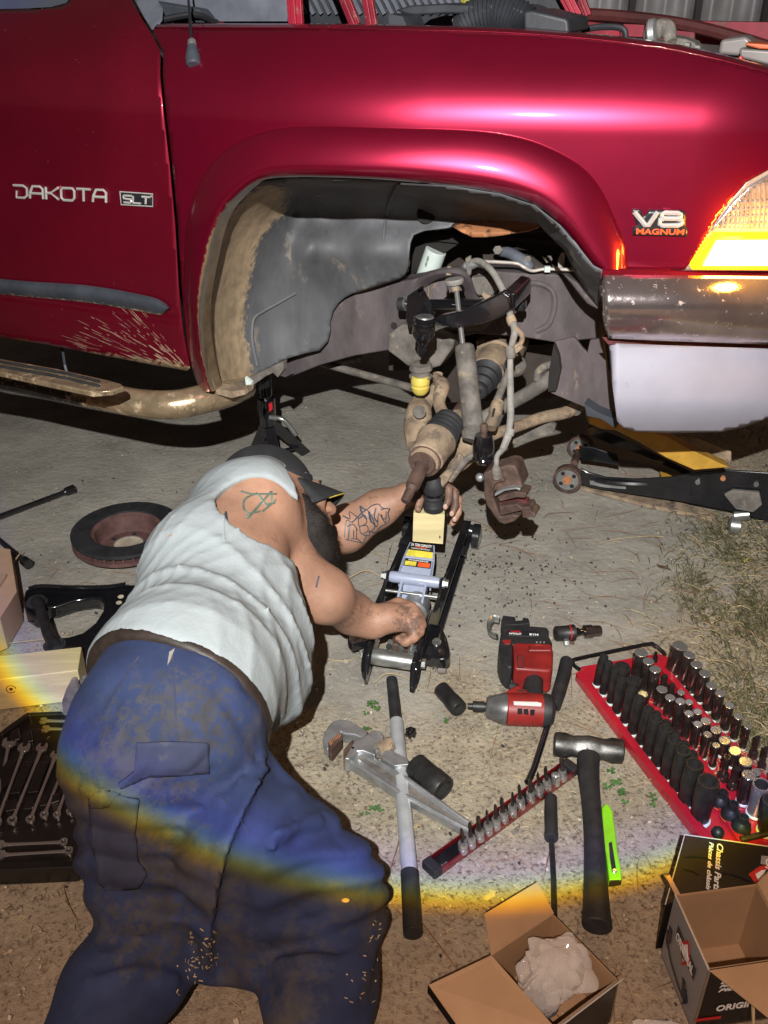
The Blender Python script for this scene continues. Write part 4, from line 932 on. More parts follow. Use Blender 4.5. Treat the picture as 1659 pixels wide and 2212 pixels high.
# brake hose and hard line
bh = sp('brake_hose', 'hose', lambda b: b.tube([Q(1010, 570, .40), Q(1034, 564, .38), Q(1062, 585, .33), Q(1084, 622, .28), Q(1096, 655, .25), Q(1104, 688, .22), Q(1112, 715, .20), Q(1104, 752, .18), Q(1102, 790, .17), Q(1103, 870, .14), Q(1102, 912, .12), Q(1093, 950, .10), Q(1080, 980, .08)], [.007, .008, .0082, .0082, .0082, .0082, .0085, .007, .0075, .0085, .0082, .0075, .0065], 12, sm=5))
sp('hose_crimp', 'mudmetal', lambda b: b.lathe(Q(1102, 684, .222), Q(1108, 702, .212), [(0, .0105), (.4, .0115), (.6, .0115), (1, .010)], 14), bh)
sp('hose_crimp', 'greymud', lambda b: b.lathe(Q(1101, 748, .18), Q(1104, 775, .17), [(0, .009), (.3, .0115), (.7, .0115), (1, .009)], 14), bh)
sp('hose_bracket', 'mudmetal', lambda b: b.tube([Q(1112, 708, .20), Q(1128, 726, .20), Q(1122, 745, .20), Q(1104, 752, .19), Q(1098, 765, .19), Q(1112, 760, .19), Q(1126, 748, .19)], [.007, .006, .006, .006, .005, .006, .006], 8, sm=4), bh)
sp('hose_lower_fitting', 'hose', lambda b: b.lathe(Q(1104, 925, .115), Q(1096, 948, .105), [(0, .0105), (.6, .012), (.65, .009), (1, .009)], 12), bh)
sp('hose_end', 'hose', lambda b: b.tube([Q(1097, 948, .105), Q(1088, 968, .09), Q(1074, 985, .06), Q(1072, 1010, .03)], [.0075, .007, .006, .006], 10, sm=4), bh)
sp('brake_line', 'line', lambda b: b.tube([Q(1045, 565, .42), Q(1075, 566, .44), Q(1115, 569, .46), Q(1132, 577, .46), Q(1150, 585, .47), Q(1180, 581, .48), Q(1240, 583, .50)], .0042, 10, sm=5))
sp('line_clip', 'filter', lambda b: b.box(Q(1182, 581, .475), (.014, .01, .014)))
sp('line_fitting', 'alu', lambda b: b.lathe(Q(1000, 577, .40), Q(1035, 567, .39), [(0, .006), (.2, .011), (.4, .009), (.5, .012), (.75, .010), (1, .008)], 12))
sp('fitting_bracket', 'greymud', lambda b: b.prismS([(1004, 558), (1016, 552), (1018, 580), (1016, 596), (1008, 596)], .385, .395), bevel=.003)
sp('coolant_elbow', 'greyplastic', lambda b: b.tube([Q(1080, 542, .58), Q(1104, 548, .57), Q(1135, 568, .55), Q(1146, 580, .55)], [.014, .015, .016, .013], 12, sm=4))
sp('engine_bracket', 'line', lambda b: b.prismS([(1205, 560), (1213, 546), (1219, 550), (1216, 580), (1206, 582)], .55, .56))
for (x, y, r) in [(1075, 540, .012), (1140, 560, .009), (1185, 560, .010)]: sp('engine_bolt', 'greymud', lambda b: b.lathe(Q(x, y, .54), Q(x, y, .56), [(0, r), (1, r)], sides=6))
# oil pan and shapes glimpsed under the frame
sp('oil_pan', 'apron', lambda b: b.prismS([(880, 760), (1240, 740), (1240, 830), (1190, 860), (960, 870), (900, 830)], .80, .95))
sp('skid_tube', 'greymud', lambda b: b.tube([Q(640, 770, .70), Q(700, 782, .75), Q(780, 770, .8)], .016, 10))
# ================================================================== BRAKE CALIPER (hangs on its hose)
def CQ(x, y): return 962+0*x
cal = thing('brake_caliper', 'brown rusted brake caliper hanging by its hose right of the stub axle', 'caliper', Q(1095, 1130, .03))
cx = lambda x, y: (962.2+x*.16, 895.9+y*.16)
def CP_(pts, d0, d1, nm, m='rust', **k): sp(nm, m, lambda b: b.prismS([cx(*p) for p in pts], d0, d1), cal, **k)
CP_([(500, 790), (640, 740), (840, 680), (930, 690), (965, 740), (1040, 960), (1020, 985), (660, 1040), (640, 1110), (740, 1380), (900, 1350), (1010, 1370), (930, 1450), (800, 1490), (720, 1470), (640, 1360), (545, 1220), (515, 1090)], .015, .075, 'caliper_body', bevel=.006)
CP_([(650, 860), (700, 835), (760, 840), (810, 905), (700, 925), (650, 960), (640, 1030), (610, 960)], .005, .02, 'caliper_boss', bevel=.003)
CP_([(665, 1060), (800, 1000), (960, 985), (1010, 1000), (1005, 1040), (950, 1010), (800, 1035), (660, 1110)], .0, .06, 'pad_backing', 'alu', bevel=.002)
CP_([(700, 1110), (950, 1040), (1090, 1060), (1095, 1085), (1080, 1130), (970, 1120), (730, 1180)], .01, .055, 'brake_pad', bevel=.003)
CP_([(725, 1240), (960, 1205), (1020, 1250), (1140, 1250), (1160, 1310), (1215, 1350), (1210, 1390), (1040, 1400), (1020, 1300), (730, 1370)], .01, .055, 'brake_pad', bevel=.003)
CP_([(730, 1180), (1000, 1150), (1105, 1160), (1100, 1240), (960, 1205), (730, 1240)], .03, .05, 'pad_gap', 'brick_dust')
sp('guide_pin', 'greymud', lambda b: b.lathe(Q(*cx(680, 700), -.0), Q(*cx(705, 830), .01), [(0, .006), (.15, .009), (.5, .011), (1, .013)], 14), cal)
sp('banjo_bolt', 'alu', lambda b: b.lathe(Q(*cx(415, 860), .02), Q(*cx(505, 835), .03), [(0, .005), (.2, .009), (.6, .011), (1, .008)], 12), cal)
# ================================================================== TOOLS AND PARTS ON THE GROUND
def vert(p, z1):
    return p, Vector((p.x, p.y, z1))
def c5(x, y): return (663.6+.24*x, 1061.8+.24*y)      # px of the jack close-up
def zat(px, py, base):                                   # height above a ground point where the view ray passes
    return max(.002, atY(px, py, base.y).z)
def hexr(r): return r*1.13
# ---------------------------------------------------------------- silver trolley jack
jk = thing('trolley_jack', 'silver and black trolley jack with pine block on its saddle, man\'s fist on the pump', 'jack', G(900, 1330))
def jp(nm, m, fn, par=None, **k): return part(fn, nm, m, par or jk, **k)
fr = Vector(((G(945, 1165)-G(850, 1430)).x, (G(945, 1165)-G(850, 1430)).y, 0)).normalized(); sdx = Vector((fr.y, -fr.x, 0))   # forward, right
_j = G(850, 1424, .06); JO = Vector((_j.x, _j.y, 0))                                        # rear centre on the ground
def J(f, r, z): return JO+fr*f+sdx*r+Vector((0, 0, z))
def JF(f, r, z): return J(f+.112, r, z)
def sideplate(b, r0, pts, th=.006):
    t = [J(f, r0(f) if callable(r0) else r0, z) for f, z in pts]; b.sheet(t, [p+sdx*th for p in t])
hw = lambda f: .047-.012*min(1, max(0, f/.35))
for sg in (-1, 1):
    prof = [(-.055, .035), (-.03, .085), (.03, .095), (.14, .095), (.20, .115), (.235, .140), (.265, .120), (.40, .085), (.58, .080), (.64, .060), (.66, .030), (.61, .022), (.40, .030), (.20, .030), (.0, .028), (-.045, .012)]
    jp('side_frame', 'black', lambda b: sideplate(b, lambda f: sg*(.051+.013*min(1, max(0, f)/.2))-(.006 if sg < 0 else 0), prof), bevel=.002)
    jp('front_boss', 'black', lambda b: b.tube([JF(.50, sg*.066, .055), JF(.50, sg*.090, .05)], .019, 14))
    jp('front_wheel', 'black', lambda b: b.lathe(JF(.50, sg*.088, .036), JF(.50, sg*.110, .036), [(0, .030), (.08, .036), (.9, .036), (1, .030)], 24), bevel=.001)
    jp('wheel_hub_cap', 'steel', lambda b: b.lathe(JF(.50, sg*.110, .036), JF(.50, sg*.113, .036), [(0, .017), (1, .014)], 18))
    jp('pivot_bolt', 'steel', lambda b: b.lathe(JF(.118, sg*.070, .126), JF(.118, sg*.083, .126), [(0, .013), (.4, .013), (.42, .010), (1, .010)], sides=6))
    jp('rear_bolt', 'steel', lambda b: b.lathe(J(.0, sg*.056, .060), J(.0, sg*.074, .060), [(0, .016), (.35, .016), (.37, .0115), (1, .0115)], sides=6))
    jp('frame_lug', 'black', lambda b: b.tube([JF(.36, sg*.064, .075), JF(.36, sg*.084, .082), JF(.345, sg*.086, .066)], .010, 8, flat=.7), bevel=.001)
for sg in (-1, 1):
    jp('frame_flange', 'black', lambda b: b.bar(J(.10, sg*.070, .096), JF(.50, sg*.072, .083), .022, .004), bevel=.001)
    jp('frame_foot_flange', 'black', lambda b: b.bar(J(.10, sg*.072, .026), JF(.50, sg*.074, .026), .022, .004), bevel=.001)
# tail plates, casters and their wings
jp('tail_plate', 'blackgloss', lambda b: b.tube([J(.03, -.058, .085), J(-.012, -.058, .076), J(-.032, -.058, .05), J(-.040, -.058, .025)], [.008, .0105, .010, .005], 8, sm=4, flat=.35))
jp('tail_plate', 'blackgloss', lambda b: b.tube([JF(.05, .056, .090), J(-.008, .056, .076), J(-.038, .056, .045), J(-.052, .054, .018)], [.008, .011, .010, .005], 8, sm=4, flat=.35))
wing = [c5(1060, 1130), c5(1110, 1128), c5(1160, 1152), c5(1215, 1220), c5(1262, 1320), c5(1284, 1420), c5(1280, 1485), c5(1250, 1505), c5(1180, 1505), c5(1050, 1468), c5(1000, 1440), c5(985, 1340)]
jp('caster_wing', 'blackgloss', lambda b: b.prismG(wing, .070, .055), bevel=.004)
jp('wing_skirt', 'blackgloss', lambda b: b.prismG([c5(1060, 1480), c5(1180, 1510), c5(1250, 1508), c5(1280, 1480), c5(1283, 1500), c5(1250, 1525), c5(1180, 1520), c5(1060, 1490)], .062, .040), bevel=.003)
jp('wing_bolt', 'steel', lambda b: (b.lathe(*vert(G(*c5(1165, 1360), .070), .073), [(0, .011), (1, .011)], 18), b.lathe(*vert(G(*c5(1165, 1360), .073), .082), [(0, .0075), (1, .007)], sides=6)))
jp('caster_wheel', 'clearplastic', lambda b: b.lathe(G(*c5(1175, 1555), .022), G(*c5(1255, 1560), .022), [(0, .017), (.1, .021), (.9, .021), (1, .017)], 20))
jp('caster_axle', 'steel', lambda b: b.lathe(G(*c5(1120, 1545), .024), G(*c5(1175, 1555), .024), [(0, .009), (.3, .014), (.5, .009), (1, .009)], 14))
wing2 = [c5(360, 1300), c5(375, 1262), c5(430, 1250), c5(520, 1270), c5(565, 1300), c5(565, 1345), c5(480, 1362), c5(400, 1385), c5(365, 1350)]
jp('caster_wing', 'blackgloss', lambda b: b.prismG(wing2, .068, .048), bevel=.004)
jp('caster_wheel', 'clearplastic', lambda b: b.lathe(G(*c5(470, 1400), .020), G(*c5(530, 1400), .020), [(0, .015), (.1, .019), (.9, .019), (1, .015)], 18))
# rear cross tube with lug
rt = jp('rear_cross_tube', 'steel', lambda b: b.lathe(J(.0, -.052, .060), J(.0, .050, .060), [(0, .0175), (.04, .019), (.3, .0195), (.96, .019), (1, .0175)], 26))
jp('tube_lug', 'steel', lambda b: b.tube([J(.018, -.012, .060), J(.018, -.012, .092)], [.017, .0125], 14, flat=.5), rt)
jp('lug_screw', 'badgeblack', lambda b: b.lathe(J(.008, -.012, .088), J(.004, -.012, .090), [(0, .007), (1, .007)], 12), rt)
jp('pump_block', 'rust', lambda b: b.box(J(.055, .010, .060), (.060, .050, .045), Matrix((fr, sdx*-1, Vector((0, 0, 1)))).transposed()), bevel=.005)
jp('release_valve', 'steel', lambda b: b.lathe(J(.035, .012, .060), J(.033, .012, .098), [(0, .010), (.6, .012), (1, .010)], 16))
jp('release_valve', 'steel', lambda b: b.lathe(J(.035, .036, .056), J(.030, .037, .095), [(0, .0115), (.6, .0125), (1, .0115)], 16))
jp('pump_cylinder', 'alu', lambda b: b.lathe(JF(.045, .012, .075), JF(.105, .012, .072), [(0, .028), (.1, .033), (.9, .033), (1, .026)], 28))
jp('cross_rod', 'steel', lambda b: b.tube([JF(.088, -.064, .104), JF(.088, .066, .104)], .0042, 12))
jp('return_spring_plate', 'jackgrey', lambda b: b.box(JF(.075, .038, .070), (.045, .010, .030), Matrix((fr, sdx*-1, Vector((0, 0, 1)))).transposed()), bevel=.002)
# lift arm raised to the saddle: a folded grey channel
def armw(pts, w0, th=.005): return pts
a0, a1, a2 = JF(.120, 0, .138), JF(.165, 0, .156), JF(.205, 0, .176)
def ribbon(b, cs, ws, th):
    for i in range(len(cs)-1):
        p, q = cs[i], cs[i+1]; nn = (q-p).cross(sdx).normalized()
        if nn.y > 0: nn = -nn
        L_ = [p-sdx*ws[i], p+sdx*ws[i], q+sdx*ws[i+1], q-sdx*ws[i+1]]; b.sheet(L_, [v-nn*th for v in L_])
la = jp('lift_arm', 'jackgrey', lambda b: ribbon(b, [a0, a1, a2], [.043, .040, .032], .005), bevel=.0015)
for sg in (-1, 1):
    jp('arm_cheek', 'jackgrey', lambda b: b.sheet([a0+sdx*sg*.041, a1+sdx*sg*.038, a2+sdx*sg*.031, a2+sdx*sg*.031+Vector((0, 0, -.03)), a1+sdx*sg*.038+Vector((0, 0, -.035)), a0+sdx*sg*.041+Vector((0, 0, -.04))], [v+sdx*.004*-sg for v in (a0+sdx*sg*.041, a1+sdx*sg*.038, a2+sdx*sg*.031, a2+sdx*sg*.031+Vector((0, 0, -.03)), a1+sdx*sg*.038+Vector((0, 0, -.035)), a0+sdx*sg*.041+Vector((0, 0, -.04)))]), la)
    jp('arm_leg', 'jackgrey', lambda b: b.bar(JF(.125, sg*.030, .118), JF(.060, sg*.030, .085), .006, .03), la, bevel=.0015)
jp('arm_pivot_tube', 'jackgrey', lambda b: b.lathe(JF(.118, -.062, .126), JF(.118, .062, .126), [(0, .013), (.06, .0145), (.94, .0145), (1, .013)], 20), la)
jp('arm_inner_plate', 'jackgrey', lambda b: b.sheet([JF(.112, -.026, .112), JF(.112, .026, .112), JF(.065, .024, .078), JF(.065, -.024, .078)], [JF(.117, -.026, .106), JF(.117, .026, .106), JF(.070, .024, .072), JF(.070, -.024, .072)]), la)
nn_ = (a1-a0).cross(sdx).normalized(); nn_ = nn_ if nn_.y < 0 else -nn_
n2_ = (a2-a1).cross(sdx).normalized(); n2_ = n2_ if n2_.y < 0 else -n2_
def lab(b, p, q, w0, w1, u0, u1, off, nv, s0=-1, s1=1):
    c0 = p.lerp(q, u0); c1 = p.lerp(q, u1); L_ = [c0+sdx*w0*s0+nv*off, c0+sdx*w0*s1+nv*off, c1+sdx*w1*s1+nv*off, c1+sdx*w1*s0+nv*off]; b.sheet(L_, [v-nv*.0004 for v in L_])
l1 = jp('capacity_label', 'badgeblack', lambda b: lab(b, a1, a2, .033, .028, .52, .97, .0012, n2_), la)
jp('label_stripe', 'yellowprint', lambda b: lab(b, a1, a2, .034, .031, .12, .52, .0012, n2_), la)
l2 = jp('warning_label', 'badgeblack', lambda b: lab(b, a0, a1, .034, .033, .48, .95, .0012, nn_), la)
jp('warning_yellow', 'yellowprint', lambda b: lab(b, a0, a1, .031, .031, .52, .78, .0020, nn_, -1, -.1), l2)
jp('warning_orange', 'orangeprint', lambda b: lab(b, a0, a1, .031, .031, .52, .78, .0020, nn_, .05, 1), l2)
def ltxt(s, p, q, u, h, w_, nv, off, m, par, nm):
    c = p.lerp(q, u)+nv*off; b = MB(); b.add(*text_mesh(s, c, sdx, q-p, h, w_, .0003, .02)); return b.build(nm, m, par)
ltxt('2¼ TON CAPACITY', a1, a2, .86, .0078, .052, n2_, .0022, 'white', l1, 'capacity_text')
ltxt('PROFESSIONAL', a1, a2, .73, .0042, .030, n2_, .0022, 'orangeprint', l1, 'small_text')
ltxt('HYDRAULIC SERVICE JACK', a1, a2, .62, .0030, .048, n2_, .0022, 'white', l1, 'small_text')
ltxt('WARNING', a0, a1, .86, .0034, .050, nn_, .0022, 'white', l2, 'warning_text')
# pine block on the saddle
wb = thing('wood_block', 'short pale pine block standing on the silver jack under the ball joint', 'wood block', a2)

def wq(px, py, Y): return atY(px, py, Y)
Yb = a2.y-.002
part(lambda b: b.sheet([wq(893, 1108, Yb), wq(961, 1112, Yb), wq(957, 1176, Yb-.01), wq(891, 1170, Yb-.01)], [wq(893, 1108, Yb)+Vector((.004, .075, .0)), wq(961, 1112, Yb)+Vector((.004, .075, .0)), wq(957, 1176, Yb-.01)+Vector((.004, .075, 0)), wq(891, 1170, Yb-.01)+Vector((.004, .075, 0))]), 'block_body', 'wood', wb, bevel=.0015)
part(lambda b: b.box(wq(950, 1160, Yb-.012), (.003, .003, .006)), 'block_knot', 'rust', wb)
# ---------------------------------------------------------------- jack handle


K_ = atY
hd = thing('steel_pipe', 'long silver pipe with scuffed black ends lying beside the trousers', 'pipe', G(868, 1750))
part(lambda b: b.tube([G(846, 1468, .016), G(856, 1560, .016)], [.0125, .0135], 18), 'black_end', 'tooldark', hd)
part(lambda b: b.tube([G(856, 1558, .016), G(885, 1888, .018)], [.0145, .0148], 20), 'pipe', 'silver', hd)
part(lambda b: b.tube([G(884.5, 1884, .018), G(892, 2018, .018)], [.0162, .0166], 20), 'grip', 'tooldark', hd, bevel=.001)
part(lambda b: b.tube([G(892, 2017, .018), G(892.2, 2019, .018)], [.013, .013], 16), 'open_end', 'underbody', hd)
# ---------------------------------------------------------------- impact sockets lying about
def lying(a, c, r, label, m='impact', z=None, cat_='socket', grp=None, nm='impact_socket'):
    z = z or r; A, B = G(*a, z), G(*c, z); t = thing(nm, label, cat_, (A+B)/2-Vector((0, 0, z)), grp)
    part(lambda b: b.lathe(A, B, [(0, r*.80), (.03, r*.94), (.55, r*.94), (.60, r), (.97, r), (1, r*.93), (1, r*.70), (.80, r*.66), (.80, 0)], 30), 'socket_body', m, t, smooth=40)
    part(lambda b: b.lathe(B+(A-B)*.015, A.lerp(B, .80), [(0, r*.72), (0, r*.60), (1, r*.56), (1, r*.01)], sides=6, caps=False), 'hex_bore', 'underbody', t)
    return t
lying((952, 1487), (992, 1532), .0195, 'plain black tube socket lying left of the impact driver nose')
lying((896, 1652), (958, 1706), .0275, 'thick worn impact socket lying against the pipe wrench handle')
# castle nut
t = thing('castle_nut', 'small black castellated nut right of the jack handle', 'nut', G(887, 1585))
part(lambda b: (b.lathe(*vert(G(887, 1585, .0), .010), [(0, .007), (0, .0125), (1, .0125), (1, .007), (0, .007)], sides=6, caps=False)), 'nut_body', 'blackgloss', t, bevel=.0008)
for k in range(6):
    a = k*math.pi/3+.3; part(lambda b: b.box(G(887, 1585, .013)+Vector((math.cos(a), math.sin(a), 0))*.0095, (.0045, .0055, .006), Euler((0, 0, a)).to_matrix()), 'castle_tooth', 'blackgloss', t)
# ---------------------------------------------------------------- pipe wrench
pw = thing('pipe_wrench', 'large aluminium pipe wrench lying under the jack handle', 'pipe wrench', G(850, 1680))
WO = lambda x, y, z=0.: G(464+.32*x, 1526+.32*y, z)
def wpoly(pts, z1, z0, nm, m='alu', par=None, bev=.002): return part(lambda b: b.prismG([(464+.32*x, 1526+.32*y) for x, y in pts], z1, z0), nm, m, par or pw, bevel=bev)
wpoly([(880, 345), (905, 300), (960, 285), (1320, 500), (1659, 745), (1720, 790), (1735, 830), (1700, 845), (1659, 815), (1250, 590), (900, 372)], .026, .004, 'handle')
part(lambda b: (b.tube([WO(900, 362, .026), WO(1250, 585, .026), WO(1659, 810, .026), WO(1715, 838, .024)], .0052, 8), b.tube([WO(960, 292, .026), WO(1320, 508, .026), WO(1659, 752, .026), WO(1722, 795, .024)], .0052, 8)), 'handle_rib', 'alu', pw)
part(lambda b: b.prismG([(464+.32*x, 1526+.32*y) for x, y in [(960, 345), (985, 328), (1300, 528), (1600, 745), (1600, 765), (1260, 555)]], .0266, .024), 'handle_recess', 'greymud', pw)
hk = wpoly([(765, 290), (735, 260), (727, 215), (745, 160), (785, 105), (845, 82), (905, 90), (960, 120), (1035, 165), (1000, 215), (945, 190), (880, 182), (850, 168), (850, 190), (780, 240)], .040, .012, 'hook_jaw', bev=.004)
wpoly([(765, 240), (850, 172), (860, 205), (790, 292), (770, 285)], .042, .010, 'jaw_teeth', 'rust', hk, .001)
part(lambda b: [b.bar(WO(772+i*9, 238-i*7, .043), WO(790+i*8, 285-i*8, .040), .0012, .0015) for i in range(9)], 'tooth_edge', 'oxide', hk, stuff=True)
wpoly([(868, 300), (935, 228), (1010, 195), (1060, 160), (1115, 160), (1142, 200), (1120, 255), (1080, 285), (1085, 330), (1000, 300), (960, 300), (905, 355), (872, 350)], .044, .006, 'wrench_head', bev=.004)
wpoly([(868, 292), (930, 222), (940, 240), (880, 345), (868, 335)], .046, .008, 'heel_jaw', 'rust', None, .001)
part(lambda b: b.lathe(WO(1095, 300, .030), WO(1190, 255, .030), sum([[(i/8, .0165), ((i+.6)/8, .0165), ((i+.65)/8, .0150), ((i+.95)/8, .0150)] for i in range(8)], [])+[(1, .0165)], 26), 'adjusting_nut', 'mudmetal', pw)
wpoly([(1120, 340), (1180, 290), (1300, 345), (1310, 390), (1215, 400)], .036, .010, 'yoke')
part(lambda b: b.tube([WO(1000, 200, .03), WO(1100, 290, .03), WO(1290, 390, .03)], .011, 10, flat=.6), 'shank', 'alu', pw)
part(lambda b: b.lathe(*vert(WO(932, 280, .0445), .0455), [(0, .003), (1, .003)], 10), 'pin', 'badgeblack', pw)
# ---------------------------------------------------------------- impact driver (lying on its side)
dr = thing('impact_driver', 'scuffed red and black cordless impact driver lying on its side', 'impact driver', G(1140, 1480))
DP = lambda x, y, z=0.: G(962+.26*x, 1261+.26*y, z)
def dpoly(pts, z1, z0, nm, m, par=None, bev=.003): return part(lambda b: b.prismG([(962+.26*x, 1261+.26*y) for x, y in pts], z1, z0), nm, m, par or dr, bevel=bev)
bat = dpoly([(450, 470), (470, 345), (520, 335), (700, 345), (845, 355), (862, 380), (862, 430), (890, 480), (890, 520), (450, 500)], .066, .004, 'battery', 'tooldark', None, .006)
dpoly([(445, 480), (560, 480), (560, 690), (520, 690), (470, 640), (445, 560)], .070, .003, 'battery_side', 'tooldark', bat, .008)
dpoly([(505, 415), (530, 385), (760, 388), (785, 410), (785, 440), (510, 428)], .0675, .066, 'battery_plate', 'badgeblack', bat, .001)
hous = dpoly([(560, 480), (885, 490), (900, 560), (893, 715), (850, 720), (570, 700)], .074, .006, 'foot_housing', 'toolred', None, .008)
dpoly([(595, 590), (655, 595), (655, 690), (600, 690)], .0760, .07, 'vent', 'tooldark', hous, .001)
part(lambda b: [b.bar(DP(603, 605+i*20, .077), DP(650, 605+i*20, .077), .003, .002) for i in range(5)], 'vent_slat', 'toolred', hous, stuff=True)
dpoly([(470, 465), (550, 462), (540, 500), (500, 500)], .073, .07, 'battery_button', 'toolred', bat, .003)
part(lambda b: b.tube([DP(700, 520, .076), DP(700, 555, .078), DP(870, 555, .078)], .003, 6), 'foot_ridge', 'toolred', hous)
for i in range(3): part(lambda b: b.lathe(*vert(DP(760+i*30, 490, .073), .0755), [(0, .002), (1, .002)], 8), 'charge_light', 'hose', hous)
b = MB(); b.add(*text_mesh('M18', DP(735, 421, .0685), DP(700, 421, .06)-DP(770, 423, .06), DP(735, 430, .06)-DP(735, 400, .06), .0075, .021, .0004, .03)); b.build('battery_print', 'white', bat)
b = MB(); b.add(*text_mesh('LITHIUM', DP(580, 414, .0685), DP(540, 412, .06)-DP(630, 416, .06), DP(580, 430, .06)-DP(580, 400, .06), .0055, .028, .0004, .03)); b.build('battery_print', 'white', bat)
b = MB(); b.add(*text_mesh('XC5.0', DP(585, 397, .0685), DP(540, 396, .06)-DP(630, 398, .06), DP(580, 420, .06)-DP(580, 390, .06), .0050, .024, .0004, .03)); b.build('battery_print', 'redprint', bat)
part(lambda b: b.tube([DP(770, 610, .040), DP(775, 700, .040), DP(740, 800, .040), DP(725, 900, .040), DP(730, 960, .040)], [.024, .0205, .0205, .0235, .024], 20, sm=5, flat=.95), 'grip', 'tooldark', dr)
part(lambda b: b.tube([DP(760, 600, .042), DP(770, 640, .042)], [.034, .024], 20), 'grip_collar', 'toolred', dr)
dpoly([(470, 905), (530, 870), (600, 830), (640, 860), (760, 905), (870, 930), (870, 1000), (520, 1000)], .058, .020, 'upper_housing', 'toolred', None, .006)
part(lambda b: b.tube([DP(545, 850, .040), DP(590, 870, .040)], .011, 12), 'trigger', 'tooldark', dr)
dpoly([(600, 878), (650, 880), (650, 892), (605, 890)], .060, .058, 'direction_switch', 'tooldark', None, .001)
mb = part(lambda b: b.lathe(DP(505, 1042, .036), DP(815, 1050, .036), [(0, .0325), (.03, .035), (.5, .0355), (.97, .035), (1, .033)], 30), 'motor_body', 'toolred', dr)
part(lambda b: b.lathe(DP(812, 1050, .036), DP(908, 1058, .036), [(0, .036), (.15, .037), (.7, .034), (.95, .026), (1, .02)], 26), 'motor_cap', 'tooldark', dr)
part(lambda b: b.lathe(DP(515, 1042, .036), DP(335, 1022, .036), [(0, .0345), (.25, .0335), (.9, .0235), (.96, .021), (1, .015)], 28), 'nose_cone', 'nose', dr)
part(lambda b: b.lathe(DP(340, 1022, .036), DP(185, 1015, .036), [(0, .009), (.12, .009), (.13, .0115), (.72, .0115), (.74, .0065), (1, .006)], 18), 'bit_holder', 'impact', dr)
part(lambda b: [b.prismG([(962+.26*x, 1261+.26*y) for x, y in q], .0735, .0705) for q in ([(600, 1035), (640, 1035), (640, 1070), (600, 1070)], [(650, 1040), (690, 1040), (690, 1078), (655, 1070)], [(705, 1045), (745, 1045), (740, 1080), (710, 1080)])], 'body_vent', 'tooldark', mb, stuff=True)
dpoly([(565, 975), (760, 980), (800, 990), (800, 1003), (700, 1000), (570, 994)], .0700, .060, 'worn_name_strip', 'white', None, .0008)
part(lambda b: b.tube([DP(450, 300, .05), DP(400, 290, .05), (DP(365, 340, .045)), DP(375, 410, .04), DP(430, 440, .04)], .005, 8, sm=5, flat=2.2), 'belt_hook', 'steel', dr)
dpoly([(465, 300), (480, 262), (580, 272), (585, 305), (640, 300), (645, 280), (690, 283), (705, 330), (500, 345)], .050, .010, 'battery_terminal', 'tooldark', bat, .002)
# adapter and little bolt
ad = thing('socket_adapter', 'black universal joint socket with red ring lying behind the impact driver', 'socket', G(1250, 1366))
A, B = DP(912, 415, .018), DP(1290, 390, .015)
part(lambda b: b.lathe(A, A.lerp(B, .42), [(0, .0165), (.05, .0185), (.75, .0185), (.8, .020), (1, .020)], 24), 'adapter_socket', 'impact', ad)
part(lambda b: b.lathe(A.lerp(B, .30), A.lerp(B, .345), [(0, .0192), (1, .0192)], 24), 'red_ring', 'redprint', ad)
part(lambda b: b.lathe(A.lerp(B, .42), A.lerp(B, .66), [(0, .012), (.4, .011), (.5, .0085), (1, .009)], 20), 'joint_neck', 'blackgloss', ad)
part(lambda b: b.lathe(A.lerp(B, .64), B, [(0, .0165), (.45, .0165), (.5, .014), (.9, .014), (1, .0125)], 22), 'drive_socket', 'smoke', ad)
bt = thing('hex_bolt', 'small grey hex bolt lying below the adapter socket', 'bolt', G(1222, 1388))
part(lambda b: b.lathe(DP(985, 490, .009), DP(1022, 487, .009), [(0, .008), (.3, .010), (1, .010)], sides=6), 'bolt_head', 'steel', bt)
part(lambda b: b.tube([DP(1022, 487, .008), DP(1070, 490, .006)], .0042, 10), 'bolt_shank', 'rust', bt)
# ---------------------------------------------------------------- breaker bar
bb_ = thing('breaker_bar', 'black breaker bar with rubber grip running under the impact driver', 'breaker bar', G(1190, 1540))
part(lambda b: b.tube([DP(1008, 640, .030), DP(985, 760, .030), DP(945, 900, .028), DP(908, 1020, .026)], [.0150, .0158, .0155, .0140], 18), 'grip', 'tooldark', bb_, bevel=.001)
part(lambda b: b.tube([DP(920, 990, .024), DP(850, 1180, .018), DP(735, 1540, .012), (G(1140, 1690, .012))], .0072, 12), 'bar', 'blackgloss', bb_)
# rack carrying wire
cw = thing('bent_rod', 'black bent rod handle of the red socket rack', 'rod', G(1330, 1400))
part(lambda b: b.tube([G(1254, 1447, .012), G(1240, 1437, .018), G(1238, 1427, .022), G(1250, 1422, .022), G(1330, 1405, .022), G(1400, 1391, .022), G(1413, 1393, .022), G(1432, 1408, .014), G(1437, 1416, .010)], .0045, 10, sm=4), 'wire', 'blackgloss', cw)
